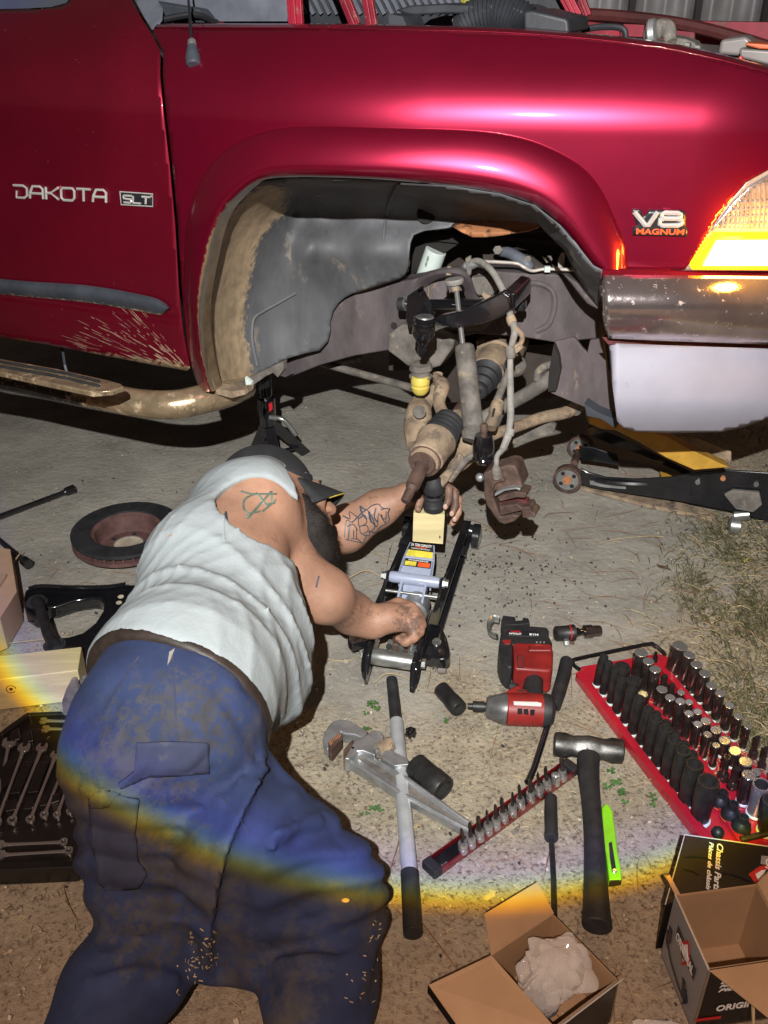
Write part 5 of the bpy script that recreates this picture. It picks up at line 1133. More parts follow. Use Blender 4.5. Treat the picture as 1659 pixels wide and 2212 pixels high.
# ---------------------------------------------------------------- sledge hammer
hm = thing('sledge_hammer', 'short sledge hammer with battered steel head and black rubber handle', 'hammer', G(1280, 1700))
H0, H1 = G(1196, 1607, .029), G(1347, 1624, .029)
def hh(t): return H0.lerp(H1, t)
def head(b):
    x, y = basis(H1-H0); rows = []
    for t, r, sq in ((0, .021, .0), (.02, .0255, 0), (.16, .0268, 0), (.27, .0225, .5), (.36, .0245, .8), (.50, .027, 1), (.64, .0245, .8), (.72, .0225, .5), (.84, .0268, 0), (.98, .0255, 0), (1, .021, 0)):
        c = hh(t); row = []
        for k in range(24):
            a = 2*math.pi*k/24; rr = r*(1+sq*.10*math.cos(4*a)); 
            if sq == 0: rr *= 1-.03*abs(math.cos(4*a))
            row.append(c+(x*math.cos(a)+y*math.sin(a))*rr)
        rows.append(row)
    b.grid(rows, closed=True); b.add(rows[0], [tuple(range(24))]); b.add(rows[-1], [tuple(range(24))])
part(head, 'hammer_head', 'hammer', hm, smooth=35)
part(lambda b: b.tube([G(1272, 1632, .032), G(1271, 1665, .030), G(1276, 1720, .026), G(1283, 1800, .024), G(1287, 1900, .024), G(1289, 1970, .023), G(1290, 1996, .022), G(1290, 2003, .022)], [.0225, .0220, .0190, .0185, .0205, .0235, .0255, .0240], 22, sm=5, flat=.8), 'handle', 'tooldark', hm, smooth=50)
# ---------------------------------------------------------------- rail of bit sockets
rl = thing('bit_rail', 'dark red rail holding a row of chrome bit sockets', 'socket rail', G(1085, 1777))
R6 = lambda x, y, z=0.: G(896+.28*x, 1593+.28*y, z)
ra, rb = R6(130, 1085, 0), R6(1245, 265, 0); rdir = (rb-ra).normalized(); rsid = Vector((-rdir.y, rdir.x, 0))
def rbx(b, f0, f1, s0, s1, z0, z1):
    L_ = (rb-ra).length; t = [ra+rdir*L_*f0+rsid*s0, ra+rdir*L_*f1+rsid*s0, ra+rdir*L_*f1+rsid*s1, ra+rdir*L_*f0+rsid*s1]
    t = [Vector((p.x, p.y, z1)) for p in t]; b.sheet(t, [Vector((p.x, p.y, z0)) for p in t])
part(lambda b: rbx(b, .04, .96, -.004, .024, .0, .012), 'rail_base', 'blackgloss', rl, bevel=.001)
part(lambda b: rbx(b, .04, .96, -.007, -.0045, .0, .019), 'rail_wall', 'railred', rl, bevel=.0006)
part(lambda b: rbx(b, .04, .96, .0245, .027, .0, .019), 'rail_wall', 'railred', rl, bevel=.0006)
for f in (0, .95): part(lambda b: rbx(b, f, f+.05, -.008, .028, .0, .021), 'end_block', 'tooldark', rl, bevel=.003)
b = MB(); b.add(*text_mesh('GEAR', R6(225, 985, .0135), rdir, rsid, .007, .02, .0003, .01)); b.build('rail_print', 'chrome', rl)
bits = [((330, 692), (375, 885)), ((393, 648), (438, 840)), ((458, 600), (503, 790)), ((525, 557), (568, 742)), ((597, 520), (628, 700)), ((630, 450), (690, 648)), ((738, 428), (752, 600)), ((770, 350), (820, 545)), ((868, 305), (895, 492)), ((915, 258), (962, 447)), ((975, 218), (1022, 402)), ((1105, 135), (1142, 325))]
for i, (tp, bs_) in enumerate(bits):
    B0 = R6(*bs_, .013); tpx = (896+.28*tp[0], 1593+.28*tp[1]); hgt = max(.03, min(.062, atY(*tpx, B0.y).z-.012)); top = Vector((atY(*tpx, B0.y).x*.5+B0.x*.5, B0.y, B0.z+hgt))
    nm_ = 'bit socket on the dark red rail, '+ORD[i]+' from its lower left end'
    t = thing('bit_socket', 'chrome '+nm_, 'bit socket', B0, 'chrome bit sockets on the rail')
    tl_ = .045/hgt if hgt < .05 else .9; q = .028/hgt
    part(lambda b: b.lathe(B0, top, [(0, .0078), (.04, .0088), (q*.42, .0088), (q*.44, .0080), (q*.5, .0080), (q*.52, .0088), (q*.85, .0086), (q, .0066)], 18), 'bit_base', 'chrome', t)
    rr = .0030+.0008*((i*7) % 3)
    part(lambda b: b.lathe(B0.lerp(top, q), top, [(0, rr*1.35), (.12, rr*1.35), (.18, rr), (.85, rr*.95), (1, rr*.6 if i != 8 else .0006)], sides=6), 'bit_tip', 'smoke', t)
B0 = R6(1085, 360, .013); t = thing('bit_socket', 'plain short chrome socket between the two uppermost bits on the rail', 'socket', B0, 'chrome bit sockets on the rail')
part(lambda b: b.lathe(B0, B0+Vector((-.001, 0, .024)), [(0, .0085), (.5, .0085), (.55, .0095), (1, .0095), (1, .0065), (.6, .006)], 18), 'socket_body', 'chrome', t)
# scraper / wedge under the rail
tag(part(lambda b: b.prismG([(1104, 1795), (1124, 1780), (1121, 1798)], .006, .001), 'metal_clip', 'steel', None), 'small flat steel clip peeking out under the dark red rail', 'clip')
# ---------------------------------------------------------------- screwdriver
sd_ = thing('screwdriver', 'black handled flat screwdriver under the bit rail, shaft pointing at the open carton', 'screwdriver', G(1193, 1850))
part(lambda b: b.tube([G(1190, 1722, .012), G(1190, 1760, .012), G(1191, 1795, .012), G(1191, 1800, .012), G(1191, 1812, .012)], [.0120, .0128, .0125, .0132, .0132], 12), 'handle', 'tooldark', sd_, bevel=.001)
part(lambda b: b.tube([G(1191, 1810, .010), G(1196, 1900, .010), G(1198, 1985, .010)], .0052, 8), 'shaft', 'impact', sd_)
# ---------------------------------------------------------------- green knife
gk = thing('utility_knife', 'lime green utility knife lying against the hammer handle', 'knife', G(1328, 1820))
part(lambda b: b.prismG([(1300, 1745), (1306, 1735), (1316, 1738), (1324, 1752), (1326, 1770), (1330, 1795), (1335, 1840), (1342, 1880), (1344, 1899), (1316, 1901), (1310, 1850), (1300, 1790)], .018, .001), 'knife_body', 'green', gk, bevel=.003)
part(lambda b: b.prismG([(1315, 1820), (1322, 1817), (1327, 1850), (1332, 1880), (1322, 1884), (1317, 1850)], .0188, .016), 'slide_slot', 'tooldark', gk, bevel=.001)
part(lambda b: b.lathe(*vert(G(1327, 1882, .018), .0215), [(0, .0048), (.5, .005), (1, .003)], 14), 'knife_screw', 'chrome', gk)
part(lambda b: b.prismG([(1316, 1893), (1343, 1890), (1344, 1900), (1317, 1904)], .0165, .0), 'knife_end', 'tooldark', gk, bevel=.002)
# ---------------------------------------------------------------- lug wrench, rotor, control arm, pine block at the left
lw = thing('lug_wrench', 'black four way lug wrench at the left edge of the drive', 'lug wrench', G(-40, 1140))
X0 = G(-45, 1132, .018)
for e, zz in (((160, 1056), .016), ((62, 1219), .016), ((-260, 1210), .016), ((-160, 1040), .016)):
    E_ = G(*e, zz); q = part(lambda b: b.tube([X0, X0.lerp(E_, .86), E_.lerp(X0, .11), E_.lerp(X0, .09), E_], [.0078, .0078, .0085, .0135, .0145], 16), 'wrench_arm', 'black', lw)
    part(lambda b: b.lathe(E_, E_+(E_-X0).normalized()*.0006, [(0, .0105), (1, .0105)], sides=6), 'socket_mouth', 'underbody', lw)
ro = thing('brake_rotor', 'brown rusty vented brake rotor lying flat behind the man\'s back', 'brake rotor', G(276, 1185))
RC = G(279, 1180, 0)
def ring(b, z0, z1, r0, r1, n=64):
    rows = [[RC+Vector((r*math.cos(2*math.pi*k/n), r*math.sin(2*math.pi*k/n), z)) for k in range(n)] for r, z in ((r0, z0), (r1, z0), (r1, z1), (r0, z1), (r0, z0))]; b.grid(rows, closed=True)
part(lambda b: ring(b, .050, .060, .098, .152), 'friction_face', 'blackmatte', ro, bevel=.001)
part(lambda b: ring(b, .026, .036, .098, .152), 'friction_face', 'rust2', ro, bevel=.001)
def vanes(b):
    for k in range(36):
        a = k*math.pi/18; p = RC+Vector((math.cos(a)*.100, math.sin(a)*.100, .043)); q = RC+Vector((math.cos(a)*.149, math.sin(a)*.149, .043)); b.bar(p, q, .005, .0135)
part(vanes, 'cooling_vane', 'rust2', ro, stuff=True)
part(lambda b: b.lathe(RC+Vector((0, 0, .055)), RC, [(.1, .099), (0, .098), (.04, .095), (.10, .088), (.85, .082), (.93, .076), (.93, .040), (1, .040)], 56, caps=False), 'rotor_hat', 'rust2', ro)
part(lambda b: b.lathe(RC+Vector((0, 0, .006)), RC+Vector((0, 0, .003)), [(0, .043), (1, .040)], 40), 'centre_bore', 'chip', ro)
part(lambda b: ring(b, .0035, .009, .040, .043, 40), 'bore_edge', 'chrome', ro)
for k in range(6):
    a = k*math.pi/3+.5; part(lambda b: b.lathe(RC+Vector((math.cos(a)*.060, math.sin(a)*.060, .0035)), RC+Vector((math.cos(a)*.060, math.sin(a)*.060, .0052)), [(0, .007), (1, .007)], 12), 'stud_hole', 'underbody', ro)
ca = thing('control_arm', 'new glossy black lower control arm lying on straw beside the man\'s hip', 'control arm', G(150, 1330))
arm_px = [(49, 1297), (53, 1277), (68, 1264), (90, 1262), (160, 1264), (250, 1262), (300, 1262), (310, 1300), (300, 1345), (262, 1345), (245, 1372), (225, 1403), (190, 1432), (168, 1424), (160, 1400), (130, 1398), (100, 1402), (94, 1393), (112, 1379), (150, 1374), (178, 1366), (205, 1345), (222, 1318), (224, 1302), (216, 1293), (200, 1291), (160, 1297), (120, 1310), (104, 1312), (98, 1331), (72, 1332), (56, 1322)]
part(lambda b: b.prismG(arm_px, .046, .010), 'arm_plate', 'blackgloss', ca, bevel=.006)
part(lambda b: b.tube([G(62, 1272, .050), G(90, 1266, .052), G(160, 1269, .052), G(230, 1268, .052), G(272, 1262, .052)], .006, 8, sm=3), 'arm_lip', 'blackgloss', ca)
part(lambda b: b.lathe(*vert(G(80, 1302, .045), .056), [(0, .026), (.3, .026), (.35, .021), (1, .021)], 24), 'front_bushing', 'blackmatte', ca)
part(lambda b: b.lathe(*vert(G(118, 1394, .045), .053), [(0, .026), (.3, .026), (.35, .02), (1, .02)], 24), 'rear_bushing', 'blackmatte', ca)
part(lambda b: b.tube([G(79, 1299, .066), G(87, 1315, .066), G(104, 1370, .064), G(116, 1392, .062)], [.015, .013, .013, .015], 14), 'pivot_shaft', 'impact', ca)
for q in ((261, 1289), (257, 1302)): part(lambda b: b.lathe(*vert(G(*q, .046), .0468), [(0, .0075), (1, .0075)], 14), 'plate_hole', 'chip', ca)
def block(name, label, fb, h, dep, m, cat_='wood block', th=0):
    (x0, y0), (x1, y1) = fb; p, q = G(x0, y0), G(x1, y1); d = (q-p).normalized(); nn = Vector((-d.y, d.x, 0)); 
    t = thing(name, label, cat_, (p+q)/2); base = [p, q, q+nn*dep, p+nn*dep]
    part(lambda b: b.sheet([v+Vector((0, 0, h)) for v in base], base), 'block_body', m, t, bevel=.0025); return t, p, q, d, nn
wb2, p_, q_, d_, nn__ = block('pine_block', 'pale pine block with knots on the ground left of the man', ((-150, 1552), (182, 1512)), .085, .085, 'wood')
for u_, zz, rr in ((.55, .055, .010), (.32, .012, .010)):
    c = p_.lerp(q_, u_)+Vector((0, 0, zz))-nn__*.0006
    part(lambda b: (b.tube([c+(d_*math.cos(a)+Vector((0, 0, 1))*math.sin(a))*rr for a in [k*.5 for k in range(12)]], .0009, 6), b.lathe(c-nn__*.0004, c+nn__*.001, [(0, .004), (1, .004)], 10)), 'wood_knot', 'rust', wb2)
t = thing('cardboard_piece', 'torn edge of brown cardboard box at the left frame edge', 'cardboard box', G(-30, 1300))
part(lambda b: b.prismG([(-160, 1150), (0, 1183), (22, 1186), (36, 1278), (0, 1335), (-160, 1400)], .09, .0), 'box_body', 'card', t, bevel=.001)
part(lambda b: b.prismG([(0, 1236), (14, 1240), (0, 1262), (-40, 1290), (-60, 1240)], .10, .094), 'box_flap', 'card_in', t)
for i, (pts, lb) in enumerate((([(136, 1545), (133, 1516), (142, 1490), (154, 1466), (162, 1468), (172, 1500), (165, 1530), (150, 1560), (140, 1572)], 'left'), ([(164, 1480), (176, 1462), (184, 1464), (192, 1500), (192, 1530), (172, 1540)], 'right'))):
    t = thing('metal_plate', ('larger' if i == 0 else 'smaller')+' dusty grey pointed metal plate standing between pine block and trousers', 'metal plate', G(pts[0][0], 1580), 'grey pointed metal plates')
    Yp = G(160, 1580).y+.02+i*.02
    part(lambda b: b.sheet([atY(x, y, Yp) for x, y in pts], [atY(x, y, Yp)+Vector((0.004, .008, 0)) for x, y in pts]), 'plate_body', 'greymud', t, bevel=.0015)
# ---------------------------------------------------------------- wrench case
wc = thing('wrench_case', 'open black moulded case of combination wrenches left of the trousers', 'tool case', G(60, 1720))
C5 = lambda x, y, z=0.: G(.24*x, 1393+.24*y, z)
def cpoly(pts, z1, z0, nm, m='blackgloss', bev=.003): return part(lambda b: b.prismG([(.24*x, 1393+.24*y) for x, y in pts], z1, z0), nm, m, wc, bevel=bev)
M['case'] = mat('black_moulded_case', (.013, .012, .012), .33, 0, .3, 20, coat=.15, bump=.0003, bs=90, dirt=((.07, .06, .05), .10, 50))
outer = [(-1100, 700), (0, 790), (60, 745), (245, 612), (560, 600), (700, 620), (840, 900), (860, 1600), (835, 1700), (690, 1960), (0, 1985), (-1100, 1960)]
cpoly(outer, .028, .0, 'case_tray', 'case', .004)
cpoly([(-1100, 690), (0, 780), (50, 738), (240, 604), (560, 592), (560, 620), (262, 634), (90, 760), (20, 810), (-1100, 730)], .042, .0, 'case_rim', 'case')
cpoly([(-1100, 1940), (0, 1955), (380, 1950), (440, 1925), (520, 1950), (670, 1930), (825, 1700), (845, 1720), (690, 2000), (0, 2030), (-1100, 2010)], .040, .0, 'case_rim', 'case')
cpoly([(40, 1395), (160, 1385), (150, 1480), (40, 1500)], .040, .026, 'tray_ledge', 'case'); cpoly([(235, 1378), (320, 1370), (300, 1470), (200, 1480)], .040, .026, 'tray_ledge', 'case'); cpoly([(375, 1355), (435, 1350), (420, 1440), (345, 1450)], .040, .026, 'tray_ledge', 'case'); cpoly([(470, 1340), (550, 1330), (540, 1400), (450, 1430)], .040, .026, 'tray_ledge', 'case')
cpoly([(60, 1040), (150, 1035), (80, 1240), (0, 1300), (0, 1120)], .040, .026, 'tray_ledge', 'case'); cpoly([(215, 1045), (300, 1040), (180, 1330), (80, 1340)], .040, .026, 'tray_ledge', 'case'); cpoly([(350, 1050), (440, 1050), (340, 1320), (240, 1330)], .040, .026, 'tray_ledge', 'case')
for q in ([(100, 770), (170, 740), (190, 840), (130, 860), (90, 850)], [(230, 790), (285, 760), (300, 860), (240, 870)]): cpoly(q, .043, .026, 'tray_boss', 'case')
def wrench(a, c, label, r0=.011, r1=.0085, grp='combination wrenches in the black case'):
    A, B = C5(*a, .037), C5(*c, .037); t = thing('combination_wrench', label, 'wrench', (A+B)/2, grp); d = (B-A).normalized(); s_ = Vector((-d.y, d.x, 0))
    part(lambda b: b.tube([A+d*r0*.8, A.lerp(B, .12), A.lerp(B, .5), A.lerp(B, .88), B-d*r1*.8], [.0050, .0036, .0030, .0036, .0045], 8, flat=.7), 'shank', 'chrome', t)
    def jaw(b):
        o = [(-.3, -1), (.6, -1.05), (1.15, -.75), (1.3, -.42), (.45, -.38), (.3, 0), (.45, .38), (1.3, .42), (1.15, .75), (.6, 1.05), (-.3, 1), (-.8, .4), (-.8, -.4)]
        P_ = [A+(-d*x+s_*y)*r0+Vector((0, 0, .003)) for x, y in o]; b.sheet(P_, [p-Vector((0, 0, .006)) for p in P_])
    part(jaw, 'open_jaw', 'chrome', t, bevel=.0008)
    part(lambda b: b.grid([[B+(d*math.cos(2*math.pi*k/20)+s_*math.sin(2*math.pi*k/20))*r+Vector((0, 0, z)) for k in range(20)] for r, z in ((r1*.6, .0032), (r1, .0032), (r1*1.05, 0), (r1, -.003), (r1*.6, -.003), (r1*.6, .0032))], closed=True), 'ring_end', 'chrome', t)
wrench((-180, 880), (-190, 1600), 'chrome combination wrench at the left edge of the case', .014, .011)
wrench((82, 890), (-60, 1560), 'largest chrome wrench fully in view, its jaw by the pine block', .0135, .0105)
wrench((215, 935), (-30, 1600), 'second long chrome wrench from the left in the case', .012, .010)
wrench((375, 935), (112, 1580), 'third long chrome wrench with yellowish lit jaw', .011, .0092)
wrench((500, 1000), (275, 1570), 'fourth chrome wrench in the case, nearest one with both ends clear', .010, .0085)
wrench((575, 1100), (400, 1530), 'fifth chrome wrench half hidden by the trousers', .009, .0078)
wrench((640, 1180), (515, 1530), 'sixth chrome wrench, only its ring end past the trousers', .0085, .0072)
wrench((720, 1250), (630, 1500), 'shortest chrome wrench tight against the trousers', .008, .0068)
wrench((400, 684), (640, 690), 'upper small wrench lying crosswise under the case rim', .0075, .0065)
wrench((420, 757), (650, 760), 'second small wrench lying crosswise below the rim', .0080, .0068)
wrench((10, 1800), (575, 1775), 'long thin wrench lying along the front of the case', .0085, .0075)
wrench((20, 1892), (620, 1855), 'foremost thin wrench lying along the front rim of the case', .0085, .0078)
part(lambda b: b.ell(C5(765, 1775, .034), (.006, .006, .004)), 'case_rivet', 'chrome', wc)
# ---------------------------------------------------------------- red socket rack
rk = thing('socket_rack', 'red sheet metal socket rack crowded with black and chrome sockets', 'socket rack', G(1480, 1620))
K7 = lambda x, y, z=0.: G(1228+.26*x, 1327+.26*y, z)
def kpoly(pts, z1, z0, nm, m='rackred', bev=.001): return part(lambda b: b.prismG([(1228+.26*x, 1327+.26*y) for x, y in pts], z1, z0), nm, m, rk, bevel=bev)
kpoly([(70, 480), (110, 432), (745, 325), (835, 355), (860, 430), (1720, 1420), (2400, 2300), (1900, 2500), (1180, 1840)], .006, .002, 'rack_floor', 'rackred')
kpoly([(62, 488), (100, 470), (140, 500), (700, 1230), (1200, 1850), (1420, 2120), (1330, 2150), (1100, 1850), (640, 1255)], .022, .0, 'rack_edge')
part(lambda b: b.tube([K7(95, 478, .023), K7(330, 800, .023), K7(660, 1230, .023), K7(1150, 1830, .023), K7(1330, 2060, .023)], .0026, 8), 'rolled_edge', 'rackred', rk)
kpoly([(770, 455), (800, 440), (860, 480), (1200, 880), (1520, 1250), (1800, 1600), (1760, 1620), (1480, 1280), (1150, 890)], .024, .004, 'rack_divider')
kpoly([(1240, 1600), (1290, 1590), (1500, 1830), (1600, 1960), (1520, 2000), (1400, 1860)], .018, .004, 'rack_divider')
kpoly([(640, 700), (690, 690), (900, 930), (1150, 1240), (1340, 1480), (1300, 1500), (1050, 1200)], .016, .004, 'rack_divider')
def clip(P_, r): part(lambda b: b.lathe(P_-Vector((0, 0, .002)), P_+Vector((0, 0, .005)), [(0, r*1.15), (.5, r*1.15), (1, r*.9)], 14), 'socket_clip', 'filter', rk)
def socket(tp, bs_, rpx, label, kind, grp):
    tpx = (1228+.26*tp[0], 1327+.26*tp[1]); B0 = K7(*bs_, .010)
    T0 = atY(*tpx, B0.y-.004); h = max(.018, T0.z-.010); T_ = Vector((T0.x, B0.y-.004, .010+h))
    sc_ = (T_-Vector((0, 0, CAMZ))).length/ray(*tpx).length; r = rpx*.26*sc_*1.0
    m = {'i': 'impact', 'c': 'smoke', 's': 'smoke', 'd': 'impact', 'w': 'impact', 'k': 'chrome'}[kind]
    t = thing('socket', label, 'socket', (B0.x, B0.y, .010), grp)
    A = B0; D = T_
    if kind in 'iwd': prof = [(0, r*.78), (.04, r*.86), (.40, r*.88), (.46, r*.98), (.95, r), (1, r*.94), (1, r*.74), (.75, r*.70)]
    elif kind == 's': prof = [(0, r*1.5), (.03, r*1.65), (.22, r*1.65), (.30, r*1.3), (.34, r*.95), (.95, r), (1, r*.92), (1, r*.72), (.75, r*.7)]
    else: prof = [(0, r*.80), (.02, r*.92), (.09, r*.92), (.10, r*.80), (.13, r*.80), (.14, r*.94), (.5, r*.95), (.95, r), (1, r*.95), (1, r*.80), (.75, r*.76)]
    part(lambda b: b.lathe(A, D, prof, 24), 'socket_body', m, t, smooth=40)
    ax = (D-A).normalized()
    part(lambda b: b.lathe(A.lerp(D, .752), D-ax*.0006, [(0, r*.01), (0, r*.62), (1, r*.66), (1, r*.745)], sides=6 if kind != 'k' else 12, caps=False), 'hex_bore', 'underbody' if kind != 'w' else 'wood', t, smooth=0)
    if kind == 'c': part(lambda b: b.lathe(A.lerp(D, .992), A.lerp(D, 1.004), [(0, r*1.01), (.5, r*.98), (1, r*.90), (1, r*.80)], 24), 'bright_rim', 'chrome', t)
    if h > .03: clip(B0, r*.9)
gA, gC, gM, gE = 'black impact sockets along the left edge of the rack', 'dark chrome deep sockets in the middle of the rack', 'short sockets in the middle of the rack', 'dark chrome sockets along the right edge of the rack'
rowA = [((298, 348), (232, 585), 37), ((335, 402), (285, 660), 38), ((390, 468), (345, 735), 36), ((442, 538), (395, 818), 43), ((525, 618), (460, 898), 42), ((590, 695), (525, 985), 49), ((670, 785), (590, 1072), 48), ((730, 865), (655, 1160), 58), ((808, 950), (725, 1248), 58), ((882, 1042), (800, 1350), 62), ((955, 1130), (885, 1450), 66), ((1050, 1245), (965, 1565), 78), ((1165, 1385), (1085, 1700), 94)]
for i, (a, c, r) in enumerate(rowA):
    ex = {0: 'smallest matt black impact socket at the back left corner of the red rack', 12: 'largest black impact socket, front end of the left row in the red rack', 3: 'glossier black impact socket with bright drive end, fourth in the left row', 5: 'black impact socket with pale lit mouth, sixth in the left row'}.get(i, 'matt black deep impact socket, '+ORD[i]+' from the back in the left row')
    socket(a, c, r, ex, 'i', gA)
rowB = [((445, 440), (430, 560), 74, 'wide open short black socket behind the left row, back end', 'd'), ((545, 548), (530, 660), 64, 'wide short black socket, second behind the left row', 'd'), ((620, 660), (605, 760), 54, 'short socket with a wood coloured inside', 'w'), ((735, 825), (720, 900), 40, 'short black socket behind the seventh left row socket', 'd'), ((815, 900), (800, 985), 44, 'short black socket behind the eighth left row socket', 'd'), ((890, 985), (880, 1060), 40, 'short black socket behind the ninth left row socket', 'd'), ((960, 1075), (950, 1150), 46, 'short black socket behind the tenth left row socket', 'd'), ((1030, 1160), (1010, 1240), 50, 'short black socket behind the big front sockets', 'd')]
for a, c, r, lb, kd in rowB: socket(a, c, r, lb, kd, gM)
rowC = [((605, 318), (565, 530), 54), ((665, 388), (630, 615), 47), ((722, 455), (685, 690), 47), ((778, 622), (740, 765), 45), ((845, 690), (818, 850), 42), ((930, 720), (890, 962), 41), ((1003, 822), (960, 1028), 39), ((1075, 910), (1035, 1105), 38), ((1157, 995), (1112, 1185), 36), ((1228, 1086), (1192, 1262), 33), ((1320, 1182), (1278, 1370), 30), ((1405, 1280), (1355, 1440), 28)]
for i, (a, c, r) in enumerate(rowC): socket(a, c, r, 'dark chrome deep socket, '+ORD[i]+' from the back in the middle row of the rack', 'c' if i < 9 else 's' if i > 9 else 'c', gC)
rowD = [((800, 512), (790, 625), 28), ((862, 585), (850, 700), 27), ((935, 648), (925, 745), 31), ((1003, 728), (992, 820), 33), ((1075, 808), (1062, 900), 36), ((1143, 885), (1125, 985), 43), ((1228, 958), (1208, 1080), 46), ((1300, 1045), (1282, 1165), 49), ((1385, 1132), (1368, 1252), 53), ((1475, 1222), (1450, 1350), 57), ((1560, 1310), (1530, 1420), 40)]
for i, (a, c, r) in enumerate(rowD): socket(a, c, r, 'short chrome socket, '+ORD[i]+' from the back just left of the red divider', 'c' if i > 1 else 's', gM)
rowE = [((930, 262), (855, 485), 62), ((1005, 335), (940, 575), 49), ((1065, 415), (1012, 640), 49), ((1135, 490), (1078, 712), 48), ((1190, 590), (1148, 790), 45), ((1260, 655), (1218, 868), 41), ((1340, 755), (1292, 955), 39), ((1412, 850), (1370, 1030), 36), ((1490, 930), (1442, 1110), 32), ((1575, 1022), (1530, 1182), 24), ((1645, 1110), (1602, 1280), 22), ((1720, 1200), (1680, 1370), 20)]
for i, (a, c, r) in enumerate(rowE): socket(a, c, r, ('widest dark chrome deep socket at the back right of the rack' if i == 0 else 'slim stepped chrome socket, '+ORD[i]+' from the back in the right row' if i > 8 else 'dark chrome deep socket, '+ORD[i]+' from the back in the right row'), 's' if i > 8 else 'c', gE)
for a, c, r, lb, kd in (((1500, 1332), (1445, 1555), 57, 'deep chrome socket with a yellow glint inside near the right edge', 'c'), ((1605, 1412), (1550, 1650), 76, 'wide twelve point chrome socket at the right edge of the picture', 'k'), ((1690, 1540), (1640, 1800), 80, 'big dark socket cut off by the right edge of the picture', 'i')): socket(a, c, r, lb, kd, gC)
for a, c, lb in (((1290, 1475), (1250, 1585), 'rear one of three black drive adapters with red ring'), ((1378, 1572), (1335, 1695), 'middle one of three black drive adapters with red ring'), ((1460, 1682), (1425, 1800), 'front one of three black drive adapters with red ring')):
    B0 = K7(*c, .008); tpx = (1228+.26*a[0], 1327+.26*a[1]); T0 = atY(*tpx, B0.y); h = T0.z; T_ = Vector((T0.x, B0.y, h))
    t = thing('drive_adapter', lb, 'socket adapter', B0, 'black adapters with red rings in the rack')
    part(lambda b: b.lathe(B0, T_, [(0, .0170), (.05, .0185), (.30, .0185), (.5, .0165), (.68, .0105), (.70, .0100), (1, .0095), (1, .006), (.8, .0055)], 24), 'adapter_body', 'impact', t)
    part(lambda b: b.lathe(B0.lerp(T_, .10), B0.lerp(T_, .17), [(0, .0190), (1, .0190)], 24), 'red_ring', 'orangeprint', t)
t = thing('socket', 'small black knob socket by the top of the black carton', 'socket', K7(1240, 1830), gM)
part(lambda b: b.ell(K7(1240, 1815, .014), (.012, .012, .013)), 'socket_body', 'impact', t)
t = thing('socket', 'tiny black pin socket beside the first chrome socket', 'socket', K7(715, 390), gM)
part(lambda b: b.lathe(K7(718, 400, .006), K7(716, 370, .006)+Vector((0, 0, .022)), [(0, .006), (.6, .006), (.7, .0035), (1, .004)], 12), 'socket_body', 'blackgloss', t)
b = MB(); b.add(*text_mesh('5', K7(804, 745, .040)+Vector((0, -.014, .0)), U, Vector((0, 0, 1)), .009, .006, .0004, .02))
# ---------------------------------------------------------------- cartons
def quadwall(b, p, q, z0, z1, th=.0012):
    L_ = [p+Vector((0, 0, z1-p.z)), q+Vector((0, 0, z1-q.z)), q+Vector((0, 0, z0-q.z)), p+Vector((0, 0, z0-p.z))]; nn = (q-p).cross(Vector((0, 0, 1))).normalized()*th; b.sheet(L_, [v+nn for v in L_])
def flap(b, p, q, r_, s_, th=.0012):
    nn = (q-p).cross(r_-q).normalized()*th; L_ = [p, q, r_, s_]; b.sheet(L_, [v+nn for v in L_])
cb = thing('open_carton', 'small open brown carton full of crumpled clear plastic wrap', 'cardboard box', G(1210, 2140))
hz = .105
A_, B_, C_ = G(1060, 2064, hz), G(1196, 1973, hz), G(1338, 2117, hz); D_ = A_+C_-B_
for p, q, nm, m_ in ((A_, B_, 'back_wall', 'card_in'), (B_, C_, 'right_wall', 'card_black'), (C_, D_, 'front_wall', 'card_black'), (D_, A_, 'left_wall', 'card')): part(lambda b: quadwall(b, p, q, 0, hz), nm, m_, cb)
for p, q in ((B_, C_), (C_, D_)): 
    cen = (A_+C_)/2; off = (cen-(p+q)/2).normalized()*.0016; part(lambda b: quadwall(b, p+off, q+off, 0, hz), 'inner_liner', 'card_in', cb)
part(lambda b: b.sheet([v-Vector((0, 0, hz-.003)) for v in (A_, B_, C_, D_)], [v-Vector((0, 0, hz-.001)) for v in (A_, B_, C_, D_)]), 'box_floor', 'card_in', cb)
part(lambda b: flap(b, A_, B_, atY(1160, 1905, B_.y+.030), atY(1046, 1974, A_.y+.028)), 'back_flap', 'card', cb)
F1, F2 = atY(926, 2128, A_.y-.045), atY(1040, 2290, D_.y-.03)
part(lambda b: flap(b, A_, D_, F2, F1), 'left_flap', 'card', cb)
part(lambda b: flap(b, F1+Vector((-.001, 0, -.0005)), F2+Vector((-.001, 0, -.0005)), F2+Vector((-.002, -.004, -.012)), F1+Vector((-.002, -.004, -.012))), 'flap_edge', 'card_black', cb)
part(lambda b: flap(b, C_, D_, D_+Vector((.004, -.006, .010)), C_+Vector((.004, -.006, .012))), 'front_lip', 'card_white', cb)
